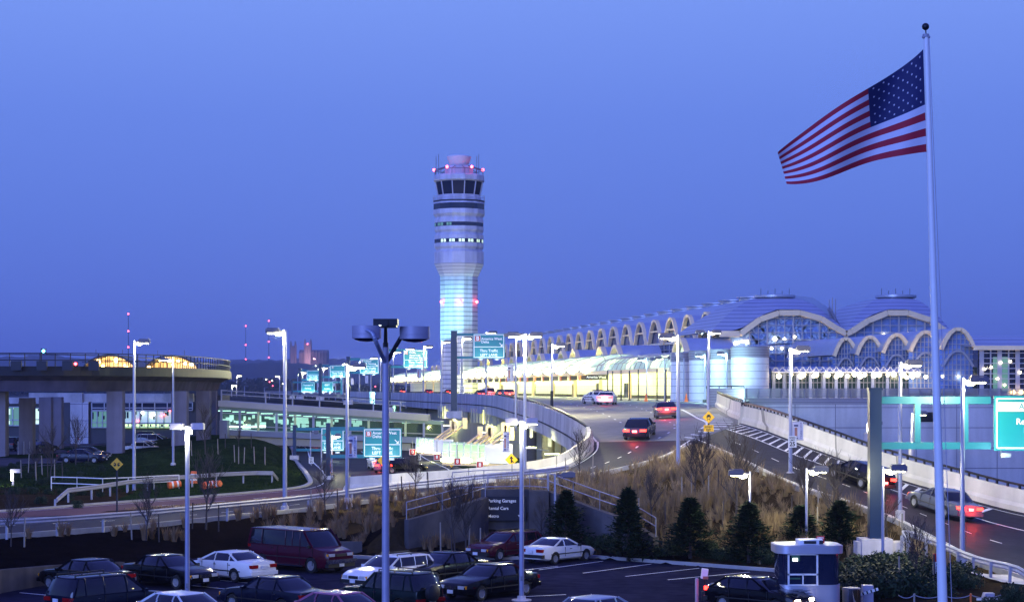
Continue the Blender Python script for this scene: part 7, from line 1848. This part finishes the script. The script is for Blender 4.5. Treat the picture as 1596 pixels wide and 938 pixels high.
for k in range(9):
    yy = zb(914 + 1.35 * k); mb.bb((-.72, -1.075, yy - .012), (-.72 + .9 * (.45 + .5 * ((k * 37) % 10) / 10), -1.07, yy + .006))
part('notice_line', mb, black_s, ns)
mb = MB(); mb.box((-.62, -1.06, zb(868)), (.20, .05, .13)); part('clerk_lamp', mb, em('clerk_screen', (.95, 1, .95), 3), t)
mb = MB(); mb.box((-.60, -1.05, zb(866)), (.34, .03, .24)); part('clerk_screen', mb, pm('screen_green', (.03, .12, .06), .6), t); mb = MB(); mb.box((-.62, -1.05, zb(897)), (.42, .03, .06)); part('clerk_desk', mb, pm('desk_green', (.03, .12, .06), .6), t)
# gate column with camera at the left of the booth
p = P(1098, 938, 82); p.z = 0; t = thing('gate_camera', 'white security camera on a slim stand behind the leaving car', 'camera', tuple(p)); h = zy(897, 82)
mb = MB(); mb.cyl((0, 0, 0), (0, 0, h), .05, n=10); mb.cyl((0, 0, .0), (0, 0, .4), .12, n=10); part('stand', mb, dark_metal, t); mb = MB(); mb.box((0, 0, h + .1), (.26, .3, .42), ry=R(8)); part('housing', mb, white_paint, t); mb = MB(); mb.box((.03, -.16, h - .06), (.22, .02, .12)); part('front', mb, pm('camera_front', (.30, .13, .08), .5), t)
p = P(1086, 938, 81); p.z = 0; mb = MB(); mb.cyl((0, 0, 0), (0, 0, zy(902, 81)), .075, n=12); mb.lathe([(.075, zy(902, 81)), (.05, zy(902, 81) + .05), (.001, zy(902, 81) + .06)], n=12); solo('bollard', mb, steel, 'slim steel bollard left of the security camera stand', 'bollard', None, tuple(p), smooth=40)
# steel bin and gate cabinet
p = P(1327, 938, 79); p.z = 0; t = thing('waste_bin', 'round polished steel bin right of the ticket booth', 'bin', tuple(p)); h = zy(916, 79); r = 14.5 * 79 / F; mb = MB(); mb.lathe([(r * .97, 0), (r, .05), (r, h - .05), (r * 1.05, h - .04), (r * 1.05, h)], n=28); part('drum', mb, chrome, t, 40); mb = MB(); mb.lathe([(r * .98, h), (r * .9, h + .03), (.01, h + .05)], n=28); part('lid', mb, grey_metal, t, 40)
p = P(1351, 938, 80); p.z = 0; t = thing('gate_cabinet', 'grey barrier gate cabinet with striped arm stub beside the steel bin', 'gate', tuple(p)); h = zy(911, 80); mb = MB(); mb.bb((-.20, -.2, 0), (.24, .2, h)); part('cabinet', mb, pole_lilac, t); mb = MB(); mb.beam((-.35, -.26, h - .38), (.42, -.26, h - .14), .06, .11); a_ = part('arm', mb, white_paint, t); mb = MB()
for k in range(4): f = .15 + k * .22; c = Vector((-.35, -.26, h - .38)).lerp(Vector((.42, -.26, h - .14)), f); mb.beam(c, c + Vector((.06, 0, .019)), .065, .115)
part('stripe', mb, trim_b, a_)
# chain fence
cp = [P(x, 938, 78) for x in (1400, 1425, 1469, 1513, 1560)]
for k, p in enumerate(cp[1:4]):
    mb = MB(); mb.cyl((0, 0, 0), (0, 0, zy(926, 78)), .04, n=8); mb.ball((0, 0, zy(926, 78)), .055, 5); solo('chain_post', mb, (stake_m, orange_m, orange_m)[k], f'short chain fence post before the shrubs, {ORD[k]} from the gate cabinet', 'post', 'chain fence posts', (p.x, 78, 0))
mb = MB(); zt = zy(926.5, 78)
for a, b in zip(cp[:-1], cp[1:]):
    pts = [Vector((a.x + (b.x - a.x) * f, 78, zt - .28 * 4 * f * (1 - f) * .45)) for f in np.linspace(0, 1, 12)]; mb.tube(pts, .016, 5)
solo('chain', mb, steel, 'blue grey chain sagging between the short posts before the shrubs', 'chain')
p = P(1540, 938, 80); t = thing('folded_barrier', 'grey sloped box and low rail at the bottom edge right of the flagpole', 'gate', (p.x, 80, 0)); mb = MB(); mb.prism([(-.28, 0, 0), (.24, 0, 0), (.28, 0, zy(924, 80)), (-.12, 0, zy(924, 80))], (0, .4, 0)); part('box', mb, pole_lilac, t); mb = MB(); mb.beam((-.5, -.1, zy(933, 80)), (1.2, -.1, zy(932, 80)), .06, .08); part('rail', mb, white_paint, t)
# tall narrow poster with red head half behind the flagpole
p = P(1460, 912, 84); t = thing('notice_board', 'narrow white notice board with red head half hidden behind the flagpole', 'sign', (p.x, 84, gz(p.x, 84))); z0 = zy(910, 84) - t.location.z; z1 = zy(862, 84) - t.location.z; z2 = zy(875, 84) - t.location.z
mb = MB(); mb.box((0, .06, z1 / 2), (.06, .05, z1)); part('post', mb, grey_metal, t); mb = MB(); mb.bb((-.16, 0, z0), (.16, .03, z2)); pn = part('panel', mb, white_paint, t); mb = MB(); mb.bb((-.16, 0, z2), (.16, .03, z1)); part('head', mb, red_s, t)
for k, c in enumerate('PARKING'): text(c, (0, -.012, z2 - .10 - k * .125), .13, black_s, pn, 'CENTER', .02)

# ------------------------------------------------------------------ evening haze over the whole place
mb = MB(); mb.bb((-9200, -80, -6), (9200, 14200, 330))
hm = bpy.data.materials.new('haze'); hm.use_nodes = True; hn = hm.node_tree; hn.nodes.remove(hn.nodes['Principled BSDF'])
pv = hn.nodes.new('ShaderNodeVolumePrincipled'); pv.inputs['Color'].default_value = (.74, .80, 1, 1); pv.inputs['Density'].default_value = 1.0e-4; pv.inputs['Anisotropy'].default_value = .2
hn.links.new(pv.outputs[0], hn.nodes['Material Output'].inputs['Volume'])
hz_ = link('haze', mb.mesh('haze', hm)); hz_['kind'] = 'stuff'; hz_['label'] = 'thin blue evening haze over the airport and the far hills'
